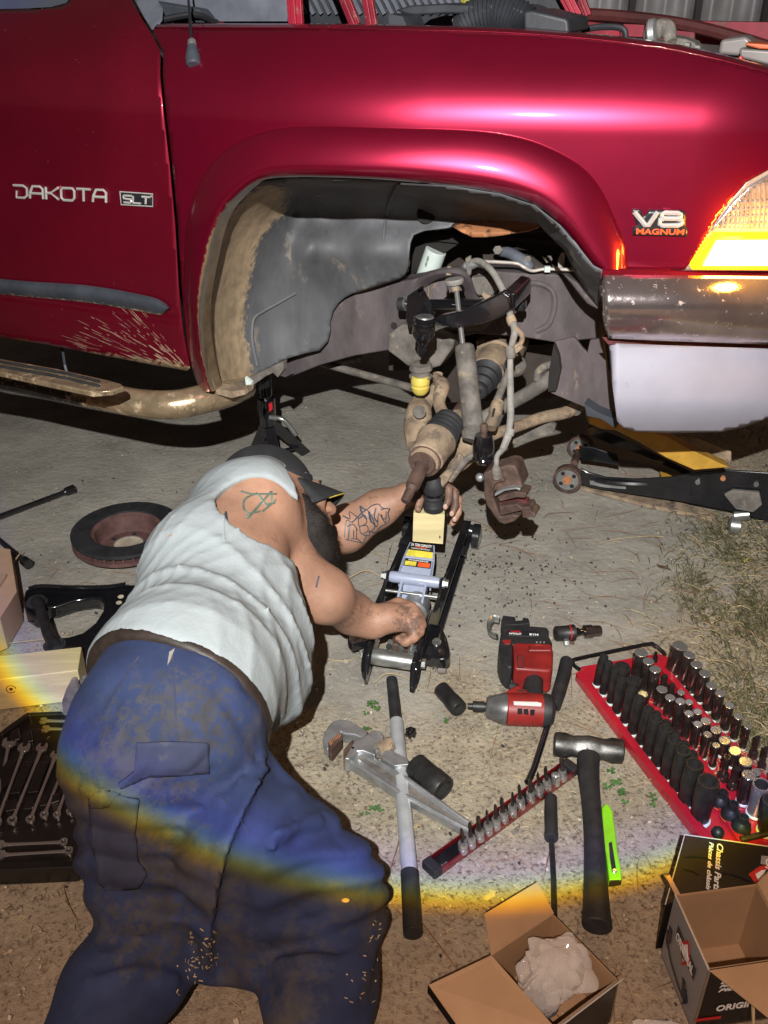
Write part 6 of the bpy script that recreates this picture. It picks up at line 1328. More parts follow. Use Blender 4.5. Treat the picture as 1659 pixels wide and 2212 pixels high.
# crumpled bag
bag = thing('plastic_bag', 'crumpled clear plastic bag bulging out of the small open carton', 'plastic bag', G(1215, 2130, .06))
def bagmesh(b, c, rx, ry, rz, seed, n=64, m=40):
    """crumpled film: a faceted body of many random creases"""
    r_ = random.Random(seed)
    pl = [(Vector((r_.gauss(0, 1), r_.gauss(0, 1), r_.gauss(0, 1))).normalized(), r_.uniform(.80, 1.06)) for _ in range(34)]
    p2 = [(Vector((r_.gauss(0, 1), r_.gauss(0, 1), r_.gauss(0, 1))).normalized(), r_.uniform(.6, 1.0)) for _ in range(26)]
    rows = []
    for i in range(m+1):
        th = math.pi*i/m; row = []
        for k in range(n):
            ph = 2*math.pi*k/n; d = Vector((math.sin(th)*math.cos(ph), math.sin(th)*math.sin(ph), math.cos(th)))
            f = min([h/max(d.dot(q), .05) for q, h in pl]+[1.25])
            g = sorted((d-q).length*h for q, h in p2)[:2]; f *= .86+.55*min(.45, g[1]-g[0])
            row.append(Vector(c)+Vector((d.x*rx*f, d.y*ry*f, d.z*rz*f)))
        rows.append(row)
    b.grid(rows, closed=True)
bc = (A_+C_)/2
part(lambda b: bagmesh(b, bc+Vector((.008, .008, -.012)), .056, .052, .058, 3), 'bag_film', 'bag', bag, smooth=12)
part(lambda b: bagmesh(b, bc+Vector((.012, .004, -.016)), .042, .040, .046, 8), 'inner_fold', 'bag', bag, smooth=12)
part(lambda b: bagmesh(b, bc+Vector((-.022, -.030, -.022)), .035, .034, .040, 5), 'lower_fold', 'bag', bag, smooth=12)
part(lambda b: bagmesh(b, bc+Vector((-.038, .006, -.026)), .020, .026, .034, 12), 'side_fold', 'bag', bag, smooth=22)
part(lambda b: b.lathe(bc+Vector((-.016, -.012, -.07)), bc+Vector((-.018, -.008, -.02)), [(0, .028), (.6, .030), (1, .02)], 18), 'wrapped_part', 'greyplastic', bag)
t = thing('plastic_bag', 'flat scrap of clear plastic wrap on the ground right of the small carton', 'plastic bag', G(1400, 2195))
part(lambda b: bagmesh(b, G(1420, 2225, .008), .045, .020, .009, 21), 'bag_film', 'bag', t, smooth=22)
# second carton
cb2 = thing('printed_carton', 'grey and black printed open carton at the lower right corner', 'cardboard box', G(1580, 2150))
h2 = .15
A2, B2, C2 = G(1458, 1933, h2), G(1636, 1909, h2), G(1531, 2096, h2); D2 = B2+C2-A2
for p, q, nm, m_ in ((A2, B2, 'back_wall', 'card'), (B2, D2, 'right_wall', 'card'), (C2, A2, 'left_wall', 'card_grey'), (D2, C2, 'front_wall', 'card_black')): part(lambda b: quadwall(b, p, q, 0, h2), nm, m_, cb2)
cen = (B2+C2)/2
for p, q in ((A2, B2), (B2, D2), (C2, A2), (D2, C2)):
    off = (cen-(p+q)/2); off.z = 0; off = off.normalized()*.0022; part(lambda b: quadwall(b, p+off, q+off, 0, h2-.0005), 'inner_liner', 'card_in', cb2)
part(lambda b: b.sheet([v-Vector((0, 0, h2-.004)) for v in (A2, B2, D2, C2)], [v-Vector((0, 0, h2-.001)) for v in (A2, B2, D2, C2)]), 'box_floor', 'card_in', cb2)
part(lambda b: b.tube([A2+Vector((0, 0, .001)), C2+Vector((0, 0, .001))], .0012, 6), 'white_edge', 'card_white', cb2)
part(lambda b: flap(b, C2+Vector((.001, 0, .0)), D2, D2+Vector((.03, -.085, .012)), C2+Vector((.062, -.085, .012))), 'front_flap', 'card', cb2)
0 and part(lambda b: b.sheet([C2+Vector((.080, -.060, .013)), C2+Vector((.120, -.050, .013)), C2+Vector((.130, -.080, .013)), C2+Vector((.082, -.083, .013))], [C2+Vector((.080, -.060, .012)), C2+Vector((.120, -.050, .012)), C2+Vector((.130, -.080, .012)), C2+Vector((.082, -.083, .012))]), 'flap_print', 'card_black', cb2)
part(lambda b: flap(b, B2+Vector((0, 0, .001)), D2+Vector((0, 0, .001)), D2+Vector((.06, .03, .045)), B2+Vector((.05, .02, .055))), 'right_flap', 'card', cb2)
part(lambda b: flap(b, A2, A2.lerp(B2, .06), A2+Vector((-.006, .022, .02)), A2+Vector((-.012, .020, .018))), 'left_tab', 'card', cb2)
# print on the grey wall
wn2 = (A2-C2).cross(Vector((0, 0, 1))).normalized(); wn2 = wn2 if wn2.x < 0 else -wn2; wd2 = (C2-A2).normalized()
def onw(u_, z, off=.0016): return A2.lerp(C2, u_)+Vector((0, 0, z-h2))+wn2*off
Lw = (C2-A2).length
def wq2(b, pts, off): 
    t = [onw(u_, z, off) for u_, z in pts]; b.sheet(t, [p-wn2*.0004 for p in t])
part(lambda b: wq2(b, [(.24, .118), (.80, .112), (.80, .086), (.24, .092)], .0018), 'print_band', 'badgeblack', cb2)
part(lambda b: wq2(b, [(.38, .104), (.52, .132), (.66, .100), (.52, .070)], .0024), 'print_diamond', 'redprint', cb2)
part(lambda b: wq2(b, [(.42, .103), (.52, .122), (.62, .101), (.52, .080)], .0028), 'print_diamond', 'white', cb2)
b = MB(); b.add(*text_mesh('ORIGINAL', onw(.52, .1015, .0036), wd2, Vector((0, 0, 1)), .017, Lw*.50, .0002, .03)); b.build('brand_print', 'white', cb2)
b = MB(); b.add(*text_mesh('GRADE', onw(.52, .0905, .0036), wd2, Vector((0, 0, 1)), .006, Lw*.12, .0002, .02)); b.build('brand_print', 'badgeblack', cb2)
def armpic(b):
    for pts, r in (([(.10, .060), (.14, .045), (.30, .030), (.60, .020), (.72, .018)], .0045), ([(.10, .085), (.12, .066), (.10, .060)], .008), ([(.06, .070), (.08, .050), (.14, .042)], .006), ([(.62, .052), (.66, .034), (.72, .018)], .008), ([(.70, .045), (.78, .030), (.74, .016)], .006)):
        b.tube([onw(u_, z, .0012) for u_, z in pts], r, 8, sm=3, flat=.15)
part(armpic, 'printed_part_picture', 'badgeblack', cb2)
# print on the black front wall
fn2 = (D2-C2).cross(Vector((0, 0, 1))).normalized(); fn2 = fn2 if fn2.y < 0 else -fn2; fd2 = (D2-C2).normalized()
onf = lambda u_, z, off=.0018: C2.lerp(D2, u_)+Vector((0, 0, z-h2))+fn2*off
for i, s_ in enumerate(('EVALUE', 'PROPER', 'PIECES')):
    b = MB(); b.add(*text_mesh(s_[:3], onf(.27, .118-.010*i), fd2, Vector((0, 0, 1)), .007, .026, .0002, .02, .3)); b.build('front_print', 'white', cb2)
b = MB(); b.add(*text_mesh('ORIGINAL', onf(.52, .052), fd2, Vector((0, 0, 1)), .015, .085, .0002, .03)); b.build('front_print', 'white', cb2)
part(lambda b: b.sheet([onf(.0, .032), onf(.3, .030), onf(.3, .024), onf(.0, .026)], [onf(.0, .032, .0012), onf(.3, .030, .0012), onf(.3, .024, .0012), onf(.0, .026, .0012)]), 'red_print_line', 'redprint', cb2)
# black carton behind it
kb = thing('black_carton', 'glossy black printed carton behind the grey one, white lettering on its lid', 'cardboard box', G(1580, 1880))
kz = .115
bd2 = (B2-A2).normalized(); bn2 = Vector((-bd2.y, bd2.x, 0)); kc = [G(1479, 1803, kz), G(1700, 1834, kz), A2+bd2*.26+bn2*.010, A2+bn2*.010+bd2*-.006]
part(lambda b: b.sheet([Vector((p.x, p.y, kz)) for p in kc], [Vector((p.x, p.y, 0)) for p in kc]), 'carton_body', 'card_black', kb, bevel=.002)
part(lambda b: b.tube([Vector((kc[3].x, kc[3].y, kz)), kc[0], kc[1]], .0010, 6), 'white_edge', 'card_white', kb)
part(lambda b: [b.tube([G(x0, y0, kz+.0004), G((x0+x1)/2, (y0+y1)/2-3, kz+.0012), G(x1, y1, kz+.0004)], .0012, 6, sm=4) for x0, y0, x1, y1 in ((1478, 1851, 1530, 1854), (1476, 1876, 1510, 1890), (1560, 1885, 1625, 1905))], 'lid_crease', 'card_black', kb, stuff=True)
def lidtext(s, p, q, upx, h, w_, m, nm):
    P1, P2 = G(*p, kz+.0008), G(*q, kz+.0008); c = (P1+P2)/2; xd = (P2-P1); yd = Vector((0, 0, 1)).cross(xd)
    b = MB(); b.add(*text_mesh(s, c, xd, yd, h, xd.length if w_ is None else w_, .0003, .02, .2)); b.build(nm, m, kb)
lidtext('Chassis Parts', (1556, 1823), (1548, 1925), None, .0105, None, 'white', 'lid_print')
lidtext('Pièces de châssis', (1537, 1820), (1530, 1922), None, .0075, None, 'white', 'lid_print')
part(lambda b: b.prismG([(1617, 1888), (1640, 1872), (1660, 1868), (1660, 1905), (1636, 1912)], kz+.0006, kz), 'lid_diamond', 'redprint', kb)
part(lambda b: b.prismG([(1632, 1888), (1645, 1880), (1660, 1878), (1660, 1900), (1640, 1906)], kz+.0011, kz), 'lid_diamond', 'white', kb)
part(lambda b: b.prismG([(1645, 1848), (1760, 1862), (1760, 1880), (1643, 1866)], kz+.0006, kz), 'lid_band', 'card_grey', kb)
lidtext('ORIGINAL', (1662, 1856), (1655, 1960), None, .011, None, 'white', 'lid_print')
t = thing('screwdriver', 'dark thin tool lying over the red rack behind the black carton', 'tool', G(1640, 1812))
part(lambda b: b.tube([G(1600, 1814, .02), G(1660, 1800, .03), G(1760, 1780, .035)], .006, 10), 'shaft', 'impact', t)
# dead stalk before the carton
stalk('straw_stalk', [(1628, 2212, .09), (1626, 2165, .09), (1620, 2140, .10), (1612, 2122, .11)], 'dry stalk standing against the black front of the printed carton', .0028)
# ---------------------------------------------------------------- jack stand under the truck
js = thing('jack_stand', 'black steel axle stand holding up the truck behind the wheel arch', 'jack stand', G(598, 960))
Yj = G(600, 995).y-.05
jq = lambda x, y, dy=0.: atY(x, y, Yj+dy)
post = lambda b: b.tube([jq(571, 800), jq(573, 862)], .022, 12)
part(post, 'post', 'black', js)
def teeth(b):
    for i in range(6): b.box(jq(562, 806+i*9), (.010, .03, .006))
part(teeth, 'ratchet_tooth', 'black', js, stuff=True)
part(lambda b: b.tube([jq(575, 858), jq(576, 890), jq(578, 915)], [.034, .037, .033], 12, flat=.8), 'collar', 'blackgloss', js, bevel=.002)
b = MB(); b.sheet([jq(580, 873, -.045), jq(588, 868, -.045), jq(589, 884, -.045), jq(582, 890, -.045)], [jq(580, 873, -.043), jq(588, 868, -.043), jq(589, 884, -.043), jq(582, 890, -.043)]); lbj = b.build('stand_label', 'redprint', js)
for (x, y, dy) in ((541, 998, -.08), (600, 1006, -.13), (661, 982, .05), (560, 985, .18)): part(lambda b: b.bar(jq(578, 905, .0), Vector((*G(x, y).xy, .004)), .034, .006, up=(0, -1, .3)), 'leg', 'black', js, bevel=.0015)
part(lambda b: b.bar(Vector(jq(578, 905)).lerp(Vector((*G(600, 1006).xy, .0)), .72), Vector(jq(578, 905)).lerp(Vector((*G(661, 982).xy, .0)), .78), .02, .005), 'leg_brace', 'black', js, bevel=.001)
part(lambda b: b.bar(Vector(jq(578, 905)).lerp(Vector((*G(600, 1006).xy, .0)), .72), Vector(jq(578, 905)).lerp(Vector((*G(541, 998).xy, .0)), .78), .02, .005), 'leg_brace', 'black', js, bevel=.001)
part(lambda b: b.tube([jq(583, 901, -.04), jq(606, 904, -.05), jq(620, 914, -.05), jq(640, 940, -.05)], .0075, 12, sm=4), 'ratchet_handle', 'steel', js)
# ---------------------------------------------------------------- black trolley jack with yellow arm under the bumper
bj_ = thing('floor_jack', 'old black low profile jack with worn yellow lift arm under the bumper', 'jack', G(1420, 1080))
B5 = lambda x, y, z=0.: G(1128+.32*x, 730+.32*y, z)
def bjp(nm, m, fn, par=None, **k): return part(fn, nm, m, par or bj_, **k)
def upr(b, pts, Yf, th=.008):
    """upright plate whose face follows the line from the front wheel to the rear"""
    L_ = []
    for x, y in pts:
        px, py = 1128+.32*x, 730+.32*y; r = ray(px, py); o = B5(300, 1040); e = B5(1500, 1260); d = (e-o); nn = Vector((-d.y, d.x, 0)).normalized()
        t = (o+nn*Yf).dot(nn)/r.dot(nn) if False else ((o+nn*Yf)-Vector((0, 0, CAMZ))).dot(nn)/r.dot(nn); L_.append(Vector((0, 0, CAMZ))+r*t)
    nn2 = Vector((-(B5(1500, 1260)-B5(300, 1040)).y, (B5(1500, 1260)-B5(300, 1040)).x, 0)).normalized()
    b.sheet(L_, [p+nn2*th for p in L_])
bjp('side_frame', 'black', lambda b: upr(b, [(395, 880), (440, 905), (560, 940), (760, 952), (1000, 940), (1200, 905), (1350, 890), (1659, 910), (1900, 940), (1900, 1250), (1659, 1240), (1400, 1170), (1100, 1110), (700, 1050), (460, 1010), (400, 985)], .0), bevel=.003)
bjp('frame_lip', 'black', lambda b: b.tube([B5(420, 935, .055), B5(560, 968, .062), B5(760, 985, .07), B5(1000, 980, .078), B5(1200, 962, .09), B5(1350, 955, .10)], .010, 8, sm=4))
bjp('side_frame', 'black', lambda b: upr(b, [(380, 730), (480, 740), (640, 790), (660, 870), (560, 850), (400, 830)], .10), bevel=.003)
bjp('worn_label', 'alu', lambda b: upr(b, [(455, 965), (560, 958), (700, 970), (700, 1020), (560, 1010), (460, 990)], -.003, .002))
def wheelb(c, r, w_):
    c = Vector(c); d = (B5(1500, 1260)-B5(300, 1040)).normalized(); ax2 = Vector((d.y, -d.x, 0))
    wq_ = bjp('front_wheel', 'rust', lambda b: b.lathe(c-ax2*w_/2, c+ax2*w_/2, [(0, r*.80), (.0, r), (1, r), (1, r*.80), (.8, r*.78), (.2, r*.78)], 30))
    bjp('wheel_disc', 'alu', lambda b: b.lathe(c+ax2*w_*.15, c+ax2*w_*.35, [(0, r*.8), (1, r*.8)], 26), wq_)
    bjp('wheel_bearing', 'oxide', lambda b: b.lathe(c+ax2*w_*.2, c+ax2*w_*.62, [(0, r*.32), (1, r*.30), (1, r*.18)], 18), wq_)
    for k in range(4): bjp('wheel_hole', 'underbody', lambda b: b.lathe(c+ax2*w_*.36+Vector((0, 0, 1))*math.sin(k*1.57+.7)*r*.55+d*math.cos(k*1.57+.7)*r*.55, c+ax2*w_*.38+Vector((0, 0, 1))*math.sin(k*1.57+.7)*r*.55+d*math.cos(k*1.57+.7)*r*.55, [(0, r*.15), (1, r*.15)], 10), wq_)
wheelb(B5(300, 1035, .0)+Vector((0, 0, .045)), .045, .026); wheelb(B5(385, 812, .0)+Vector((0, 0, .042)), .042, .026)
bjp('axle', 'rust', lambda b: b.tube([B5(350, 850, .05), B5(375, 770, .05)], .012, 10))
bjp('rocker_arm', 'black', lambda b: b.sheet([atY(*p, G(1330, 1040).y+.03+.0*i) for i, p in enumerate([(1269, 920), (1276, 918), (1330, 940), (1400, 972), (1495, 1020), (1480, 1026), (1390, 985), (1330, 965), (1275, 940)])], [atY(*p, G(1330, 1040).y+.04) for p in [(1269, 920), (1276, 918), (1330, 940), (1400, 972), (1495, 1020), (1480, 1026), (1390, 985), (1330, 965), (1275, 940)]]), bevel=.002)
bjp('rocker_bolt', 'mudmetal', lambda b: b.lathe(atY(1279, 930, G(1330, 1040).y+.02), atY(1279, 930, G(1330, 1040).y+.032), [(0, .012), (1, .012)], 14))
ya = 2.24
bjp('yellow_lift_arm', 'yellowpaint', lambda b: b.sheet([atY(*p, ya) for p in [(1272, 893), (1300, 895), (1335, 905), (1352, 928), (1400, 930), (1440, 942), (1500, 975), (1560, 1003), (1578, 1010), (1500, 1016), (1440, 990), (1380, 955), (1330, 930), (1300, 928), (1271, 915)]], [atY(*p, ya)+Vector((0, .05, 0)) for p in [(1272, 893), (1300, 895), (1335, 905), (1352, 928), (1400, 930), (1440, 942), (1500, 975), (1560, 1003), (1578, 1010), (1500, 1016), (1440, 990), (1380, 955), (1330, 930), (1300, 928), (1271, 915)]]), bevel=.004)
bjp('arm_far_side', 'mudmetal', lambda b: b.sheet([atY(*p, ya+.10) for p in [(1440, 940), (1500, 942), (1560, 968), (1580, 975), (1580, 1008), (1560, 1000), (1500, 975)]], [atY(*p, ya+.11) for p in [(1440, 940), (1500, 942), (1560, 968), (1580, 975), (1580, 1008), (1560, 1000), (1500, 975)]]), bevel=.003)
bjp('yellow_lower_plate', 'yellowpaint', lambda b: b.prismG([(1426, 1018), (1440, 1022), (1455, 1030), (1430, 1032)], .03, .02))
for (x, y, m_) in ((1355, 950, 'oxide'), (1185, 975, 'steel'), (1580, 990, 'steel')): bjp('frame_bolt', m_, lambda b: upr(b, [(x+18*math.cos(k*.785), y+18*math.sin(k*.785)) for k in range(8)], -.006, .008))
bjp('rear_bracket', 'greymud', lambda b: upr(b, [(1360, 1060), (1420, 1030), (1600, 1045), (1620, 1130), (1560, 1180), (1440, 1160), (1400, 1110)], -.02, .015), bevel=.004)
bjp('caster_fork', 'steel', lambda b: b.tube([B5(1430, 1200, .02), B5(1530, 1190, .03)], .018, 12))
bjp('caster_wheel', 'steel', lambda b: b.lathe(B5(1395, 1262, .026), B5(1475, 1272, .026), [(0, .020), (.1, .026), (.9, .026), (1, .020)], 20))
t = thing('wood_strip', 'thin pale strip of wood lying along the foot of the black jack', 'wood strip', G(1400, 1090))
part(lambda b: b.prismG([(1256, 1052), (1262, 1046), (1350, 1062), (1460, 1082), (1540, 1104), (1552, 1112), (1540, 1118), (1400, 1090)], .012, .0), 'strip', 'mudmetal', t, bevel=.001)
# ================================================================== PERSON (implicit body -> one continuous surface)
K_ = atY
class Field:
    def __init__(s, lo, hi, h):
        s.lo = np.array(lo, float); s.h = h; s.n = np.ceil((np.array(hi)-s.lo)/h).astype(int)+1
        s.v = np.full(s.n, .2, np.float32)
    def sub(s, lo, hi):
        a = np.clip(np.floor((np.array(lo)-s.lo)/s.h).astype(int), 0, s.n-1); b = np.clip(np.ceil((np.array(hi)-s.lo)/s.h).astype(int)+1, 1, s.n)
        ax = [s.lo[i]+s.h*np.arange(a[i], b[i]) for i in range(3)]
        X, Y, Z = np.meshgrid(*ax, indexing='ij'); return tuple(slice(a[i], b[i]) for i in range(3)), X, Y, Z
    def merge(s, sl, d, k):
        a = s.v[sl]; hh = np.maximum(k-np.abs(a-d), 0)/k; s.v[sl] = (np.minimum(a, d)-hh*hh*k*.25).astype(np.float32)
    def cone(s, p, q, r0, r1, k=.03):
        p = np.array(p); q = np.array(q); m = max(r0, r1)+k+3*s.h+.01
        sl, X, Y, Z = s.sub(np.minimum(p, q)-m, np.maximum(p, q)+m)
        if X.size == 0: return
        d = q-p; L = d@d
        t = np.clip(((X-p[0])*d[0]+(Y-p[1])*d[1]+(Z-p[2])*d[2])/L, 0, 1)
        s.merge(sl, np.sqrt((X-p[0]-d[0]*t)**2+(Y-p[1]-d[1]*t)**2+(Z-p[2]-d[2]*t)**2)-(r0+(r1-r0)*t), k)
    def chain(s, pts, rs, k=.03):
        for i in range(len(pts)-1): s.cone(pts[i], pts[i+1], rs[i], rs[i+1], k)
    def ell(s, c, r, axes=None, k=.02):
        c = np.array(c); r = np.array(r); A = np.array(axes) if axes is not None else np.eye(3); m = r.max()+k+3*s.h
        sl, X, Y, Z = s.sub(c-m, c+m)
        if X.size == 0: return
        x, y, z = X-c[0], Y-c[1], Z-c[2]; q = [A[i][0]*x+A[i][1]*y+A[i][2]*z for i in range(3)]
        k0 = np.sqrt(sum((q[i]/r[i])**2 for i in range(3))); k1 = np.sqrt(sum((q[i]/r[i]**2)**2 for i in range(3)))+1e-6
        s.merge(sl, k0*(k0-1)/k1, k)
    def xyz(s): return np.meshgrid(*[s.lo[i]+s.h*np.arange(s.n[i]) for i in range(3)], indexing='ij')
    def plane(s, p, n, soft=.0):
        """keep the side the normal points away from"""
        X, Y, Z = s.xyz(); n = np.array(n)/np.linalg.norm(n)
        s.cut(-((X-p[0])*n[0]+(Y-p[1])*n[1]+(Z-p[2])*n[2]), .009)
    def cut(s, d, k=.010):
        b_ = -d.astype(np.float32); hh = np.maximum(k-np.abs(s.v-b_), 0)/k; s.v = (np.maximum(s.v, b_)+hh*hh*k*.25).astype(np.float32)
    def mesh(s):
        v = s.v; ins = v < 0
        n = s.n; c = ins[:-1, :-1, :-1].astype(np.int8)
        for dx in (0, 1):
            for dy in (0, 1):
                for dz in (0, 1):
                    if dx+dy+dz: c = c+ins[dx:n[0]-1+dx, dy:n[1]-1+dy, dz:n[2]-1+dz]
        act = (c > 0) & (c < 8); idx = -np.ones(act.shape, np.int64); I = np.argwhere(act); idx[act] = np.arange(len(I))
        acc = np.zeros((len(I), 3)); cnt = np.zeros(len(I))
        cor = [(a, b_, g_) for a in (0, 1) for b_ in (0, 1) for g_ in (0, 1)]
        for a in range(8):
            for ax in range(3):
                if cor[a][ax] == 0:
                    e = list(cor[a]); e[ax] = 1
                    A = I+np.array(cor[a]); B = I+np.array(e)
                    va = v[A[:, 0], A[:, 1], A[:, 2]]; vb = v[B[:, 0], B[:, 1], B[:, 2]]
                    m = (va < 0) != (vb < 0); t = np.where(m, va/(va-vb+1e-12), 0)
                    p = A.astype(float); p[:, ax] += t
                    acc[m] += p[m]; cnt[m] += 1
        P = s.lo+s.h*acc/np.maximum(cnt, 1)[:, None]
        F = []
        for ax in range(3):
            o = [(1, 2), (2, 0), (0, 1)][ax]; sh = [slice(0, n[i]-(1 if i == ax else 0)) for i in range(3)]
            sh2 = [slice((1 if i == ax else 0), n[i]) for i in range(3)]
            a = ins[tuple(sh)]; b_ = ins[tuple(sh2)]
            for flip, cond in ((False, a & ~b_), (True, ~a & b_)):
                E_ = np.argwhere(cond); E_ = E_[(E_[:, o[0]] > 0) & (E_[:, o[1]] > 0) & (E_[:, o[0]] < n[o[0]]-1) & (E_[:, o[1]] < n[o[1]]-1)]
                q = []
                for d0, d1 in ((0, 0), (-1, 0), (-1, -1), (0, -1)):
                    w_ = E_.copy(); w_[:, o[0]] += d0; w_[:, o[1]] += d1; q.append(idx[w_[:, 0], w_[:, 1], w_[:, 2]])
                q = np.stack(q, 1); F.append(q[:, ::-1] if flip else q)
        F = np.concatenate(F); return P, F[(F >= 0).all(1)]
    def relax(s, P, F, it=2, lam=.5):
        for _ in range(it):
            acc = np.zeros_like(P); cnt = np.zeros(len(P))
            for i in range(4):
                a = F[:, i]; b_ = F[:, (i+1) % 4]
                np.add.at(acc, a, P[b_]); np.add.at(cnt, a, 1); np.add.at(acc, b_, P[a]); np.add.at(cnt, b_, 1)
            P = P*(1-lam)+lam*acc/np.maximum(cnt, 1)[:, None]
        return P
def fmesh(F, name, m, parent, it=2, mask=None, solid=0):
    P, Q_ = F.mesh(); P = F.relax(P, Q_, it)
    me = bpy.data.meshes.new(name); org = np.array(parent_world(parent))
    me.from_pydata((P-org).tolist(), [], Q_.tolist()); me.polygons.foreach_set('use_smooth', [True]*len(me.polygons))
    me.materials.append(M[m]); o = bpy.data.objects.new(name, me); sc.collection.objects.link(o); o.parent = parent
    if mask is not None:
        at = me.attributes.new('mask', 'FLOAT', 'POINT'); at.data.foreach_set('value', mask(P).astype(np.float32))
    o['_w'] = 1
    return o, P, Q_
def bvh_of(P, Q_): return BVHTree.FromPolygons([tuple(p) for p in P], [tuple(int(i) for i in f) for f in Q_])
CAMP = Vector((0, 0, CAMZ))
def hit(bv, x, y, off=.0015):
    h = bv.ray_cast(CAMP, ray(x, y).normalized())
    if h[0] is None: return None
    nn = h[1]; 
    if nn.dot(ray(x, y)) > 0: nn = -nn
    return h[0]+nn*off
def drape(bv, px, name, m, parent, step=7, off=.003, solid=.003):
    vs, fs, pp = outline_panel(px, lambda x, y: hit(bv, x, y, off) or Vector((0, 0, -9)), step)
    fs = [f for f in fs if all(vs[i].z > -5 for i in f)]
    mz = {i for f in fs for i in f}; fb = vs[next(iter(mz))] if mz else Vector()
    vs = [v if v.z > -5 else fb for v in vs]
    b = MB(); b.add(vs, fs); o = b.build(name, m, parent, smooth=60, flip=True)
    if solid: md = o.modifiers.new('s', 'SOLIDIFY'); md.thickness = solid; md.offset = 0
    return o
def inkline(b, bv, pts, wd, sm=3, off=.0012):
    P_ = [tuple(p[:2]) for p in cat([(x, y, 0) for x, y in pts], sm)] if sm else pts
    W = [q for q in (hit(bv, x, y, off) for x, y in P_) if q is not None]
    Wn = [W[0]] if W else []
    for q in W[1:]:
        if (q-Wn[-1]).length < .04: Wn.append(q)
    if len(Wn) > 1: b.tube(Wn, wd, 5, flat=.5)

man = thing('person', 'kneeling bearded man in white sleeveless vest and navy trousers working on the jack', 'person', (-.30, 1.15, 0))
n3 = lambda X, Y, Z: (np.sin(X*13+1.3)*np.cos(Y*11+.4)+np.sin(Y*17+Z*9)+np.cos(Z*15+X*7+2))/3
# joints
hL, hR = G(300, 1640, .35), G(438, 1650, .34)
pel = G(372, 1550, .40); wst = G(398, 1470, .40)
b1 = G(472, 1365, .37); c1 = G(474, 1240, .42); ch = G(524, 1140, .44)
kL, kR = G(345, 1985, .13), G(700, 1985, .11)
aL, aR = G(178, 2290, .09), G(672, 2330, .085)
shR = G(553, 1088, .49); shL = G(610, 1125, .33)
hc = G(598, 1090, .43)
up = Vector((-.34, .72, .56)).normalized(); fw = Vector((.86, .16, -.33)); fw = (fw-up*fw.dot(up)).normalized(); sd = up.cross(fw)
HA = [tuple(fw), tuple(sd), tuple(up)]
hp = lambda a, b_, c: tuple(hc+fw*a+sd*b_+up*c)
def legs(F, g=0.0, k=.05):
    F.chain([hL, (hL*.45+kL*.55), kL], [.106+g, .094+g, .084+g], k)
    F.chain([kL+Vector((0, -.01, 0)), (kL+aL)/2, aL], [.086+g, .082+g, .074+g], .03)
    F.chain([hR, (hR*.5+kR*.5), kR], [.088+g, .082+g, .084+g], .03)
    F.chain([kR, (kR+aR)/2, aR], [.088+g, .080+g, .070+g], .03)
def pelvis(F, g=0.0, k=.05):
    F.cone(hL, hR, .108+g, .088+g, k); F.cone(pel+Vector((-.025, 0, 0)), pel+Vector((.02, 0, 0)), .122+g, .120+g, k); F.cone(pel, wst, .124+g, .132+g, k)
    F.cone(wst+Vector((.01, 0, 0)), G(480, 1500, .34), .130+g, .088+g, k)
def torso(F, g=0.0, k=.06):
    F.cone(wst, b1, .137+g, .138+g, k); F.cone(b1, c1, .136+g, .126+g, .05); F.cone(c1, ch, .126+g, .108+g, .05)
    F.cone(G(505, 1095, .46), G(560, 1075, .46), .078+g, .080+g, .04); F.cone(ch, shL, .10+g, .075+g, .04)
    F.cone(c1, shR, .09+g, .080+g, .04)
# --- body
F = Field((-.62, .50, -.02), (.30, 2.16, .72), .0052)
pelvis(F, -.020); legs(F, -.022); torso(F, -.008)
F.chain([shR, G(564, 1142, .435), G(592, 1198, .37), G(632, 1243, .335), G(700, 1285, .29), K_(762, 1325, 1.655), K_(806, 1346, 1.645)], [.080, .074, .066, .061, .055, .042, .031], .03)
F.ell(tuple(G(590, 1190, .375)), (.055, .05, .05), None, .03)
# right fist
kn_ = [K_(889, 1313, 1.672), K_(897, 1326, 1.657), K_(899, 1341, 1.643), K_(892, 1355, 1.632)]
wr = K_(803, 1346, 1.645)
F.cone(wr, K_(838, 1335, 1.645), .031, .033, .02)
for q in kn_: F.cone(K_(836, 1334, 1.648), q, .026, .0135, .012)
fing = [[kn_[0], K_(908, 1334, 1.664), K_(897, 1358, 1.652), K_(878, 1360, 1.655)], [kn_[1], K_(911, 1350, 1.648), K_(896, 1373, 1.638), K_(874, 1370, 1.645)],
        [kn_[2], K_(907, 1364, 1.632), K_(889, 1383, 1.624), K_(868, 1375, 1.634)], [kn_[3], K_(895, 1376, 1.618), K_(876, 1388, 1.614), K_(860, 1380, 1.622)]]
for q in fing: F.chain(q, [.0125, .0112, .0100, .0085], .005)
F.chain([K_(832, 1318, 1.675), K_(860, 1303, 1.690), K_(884, 1306, 1.690)], [.018, .0125, .0105], .010)
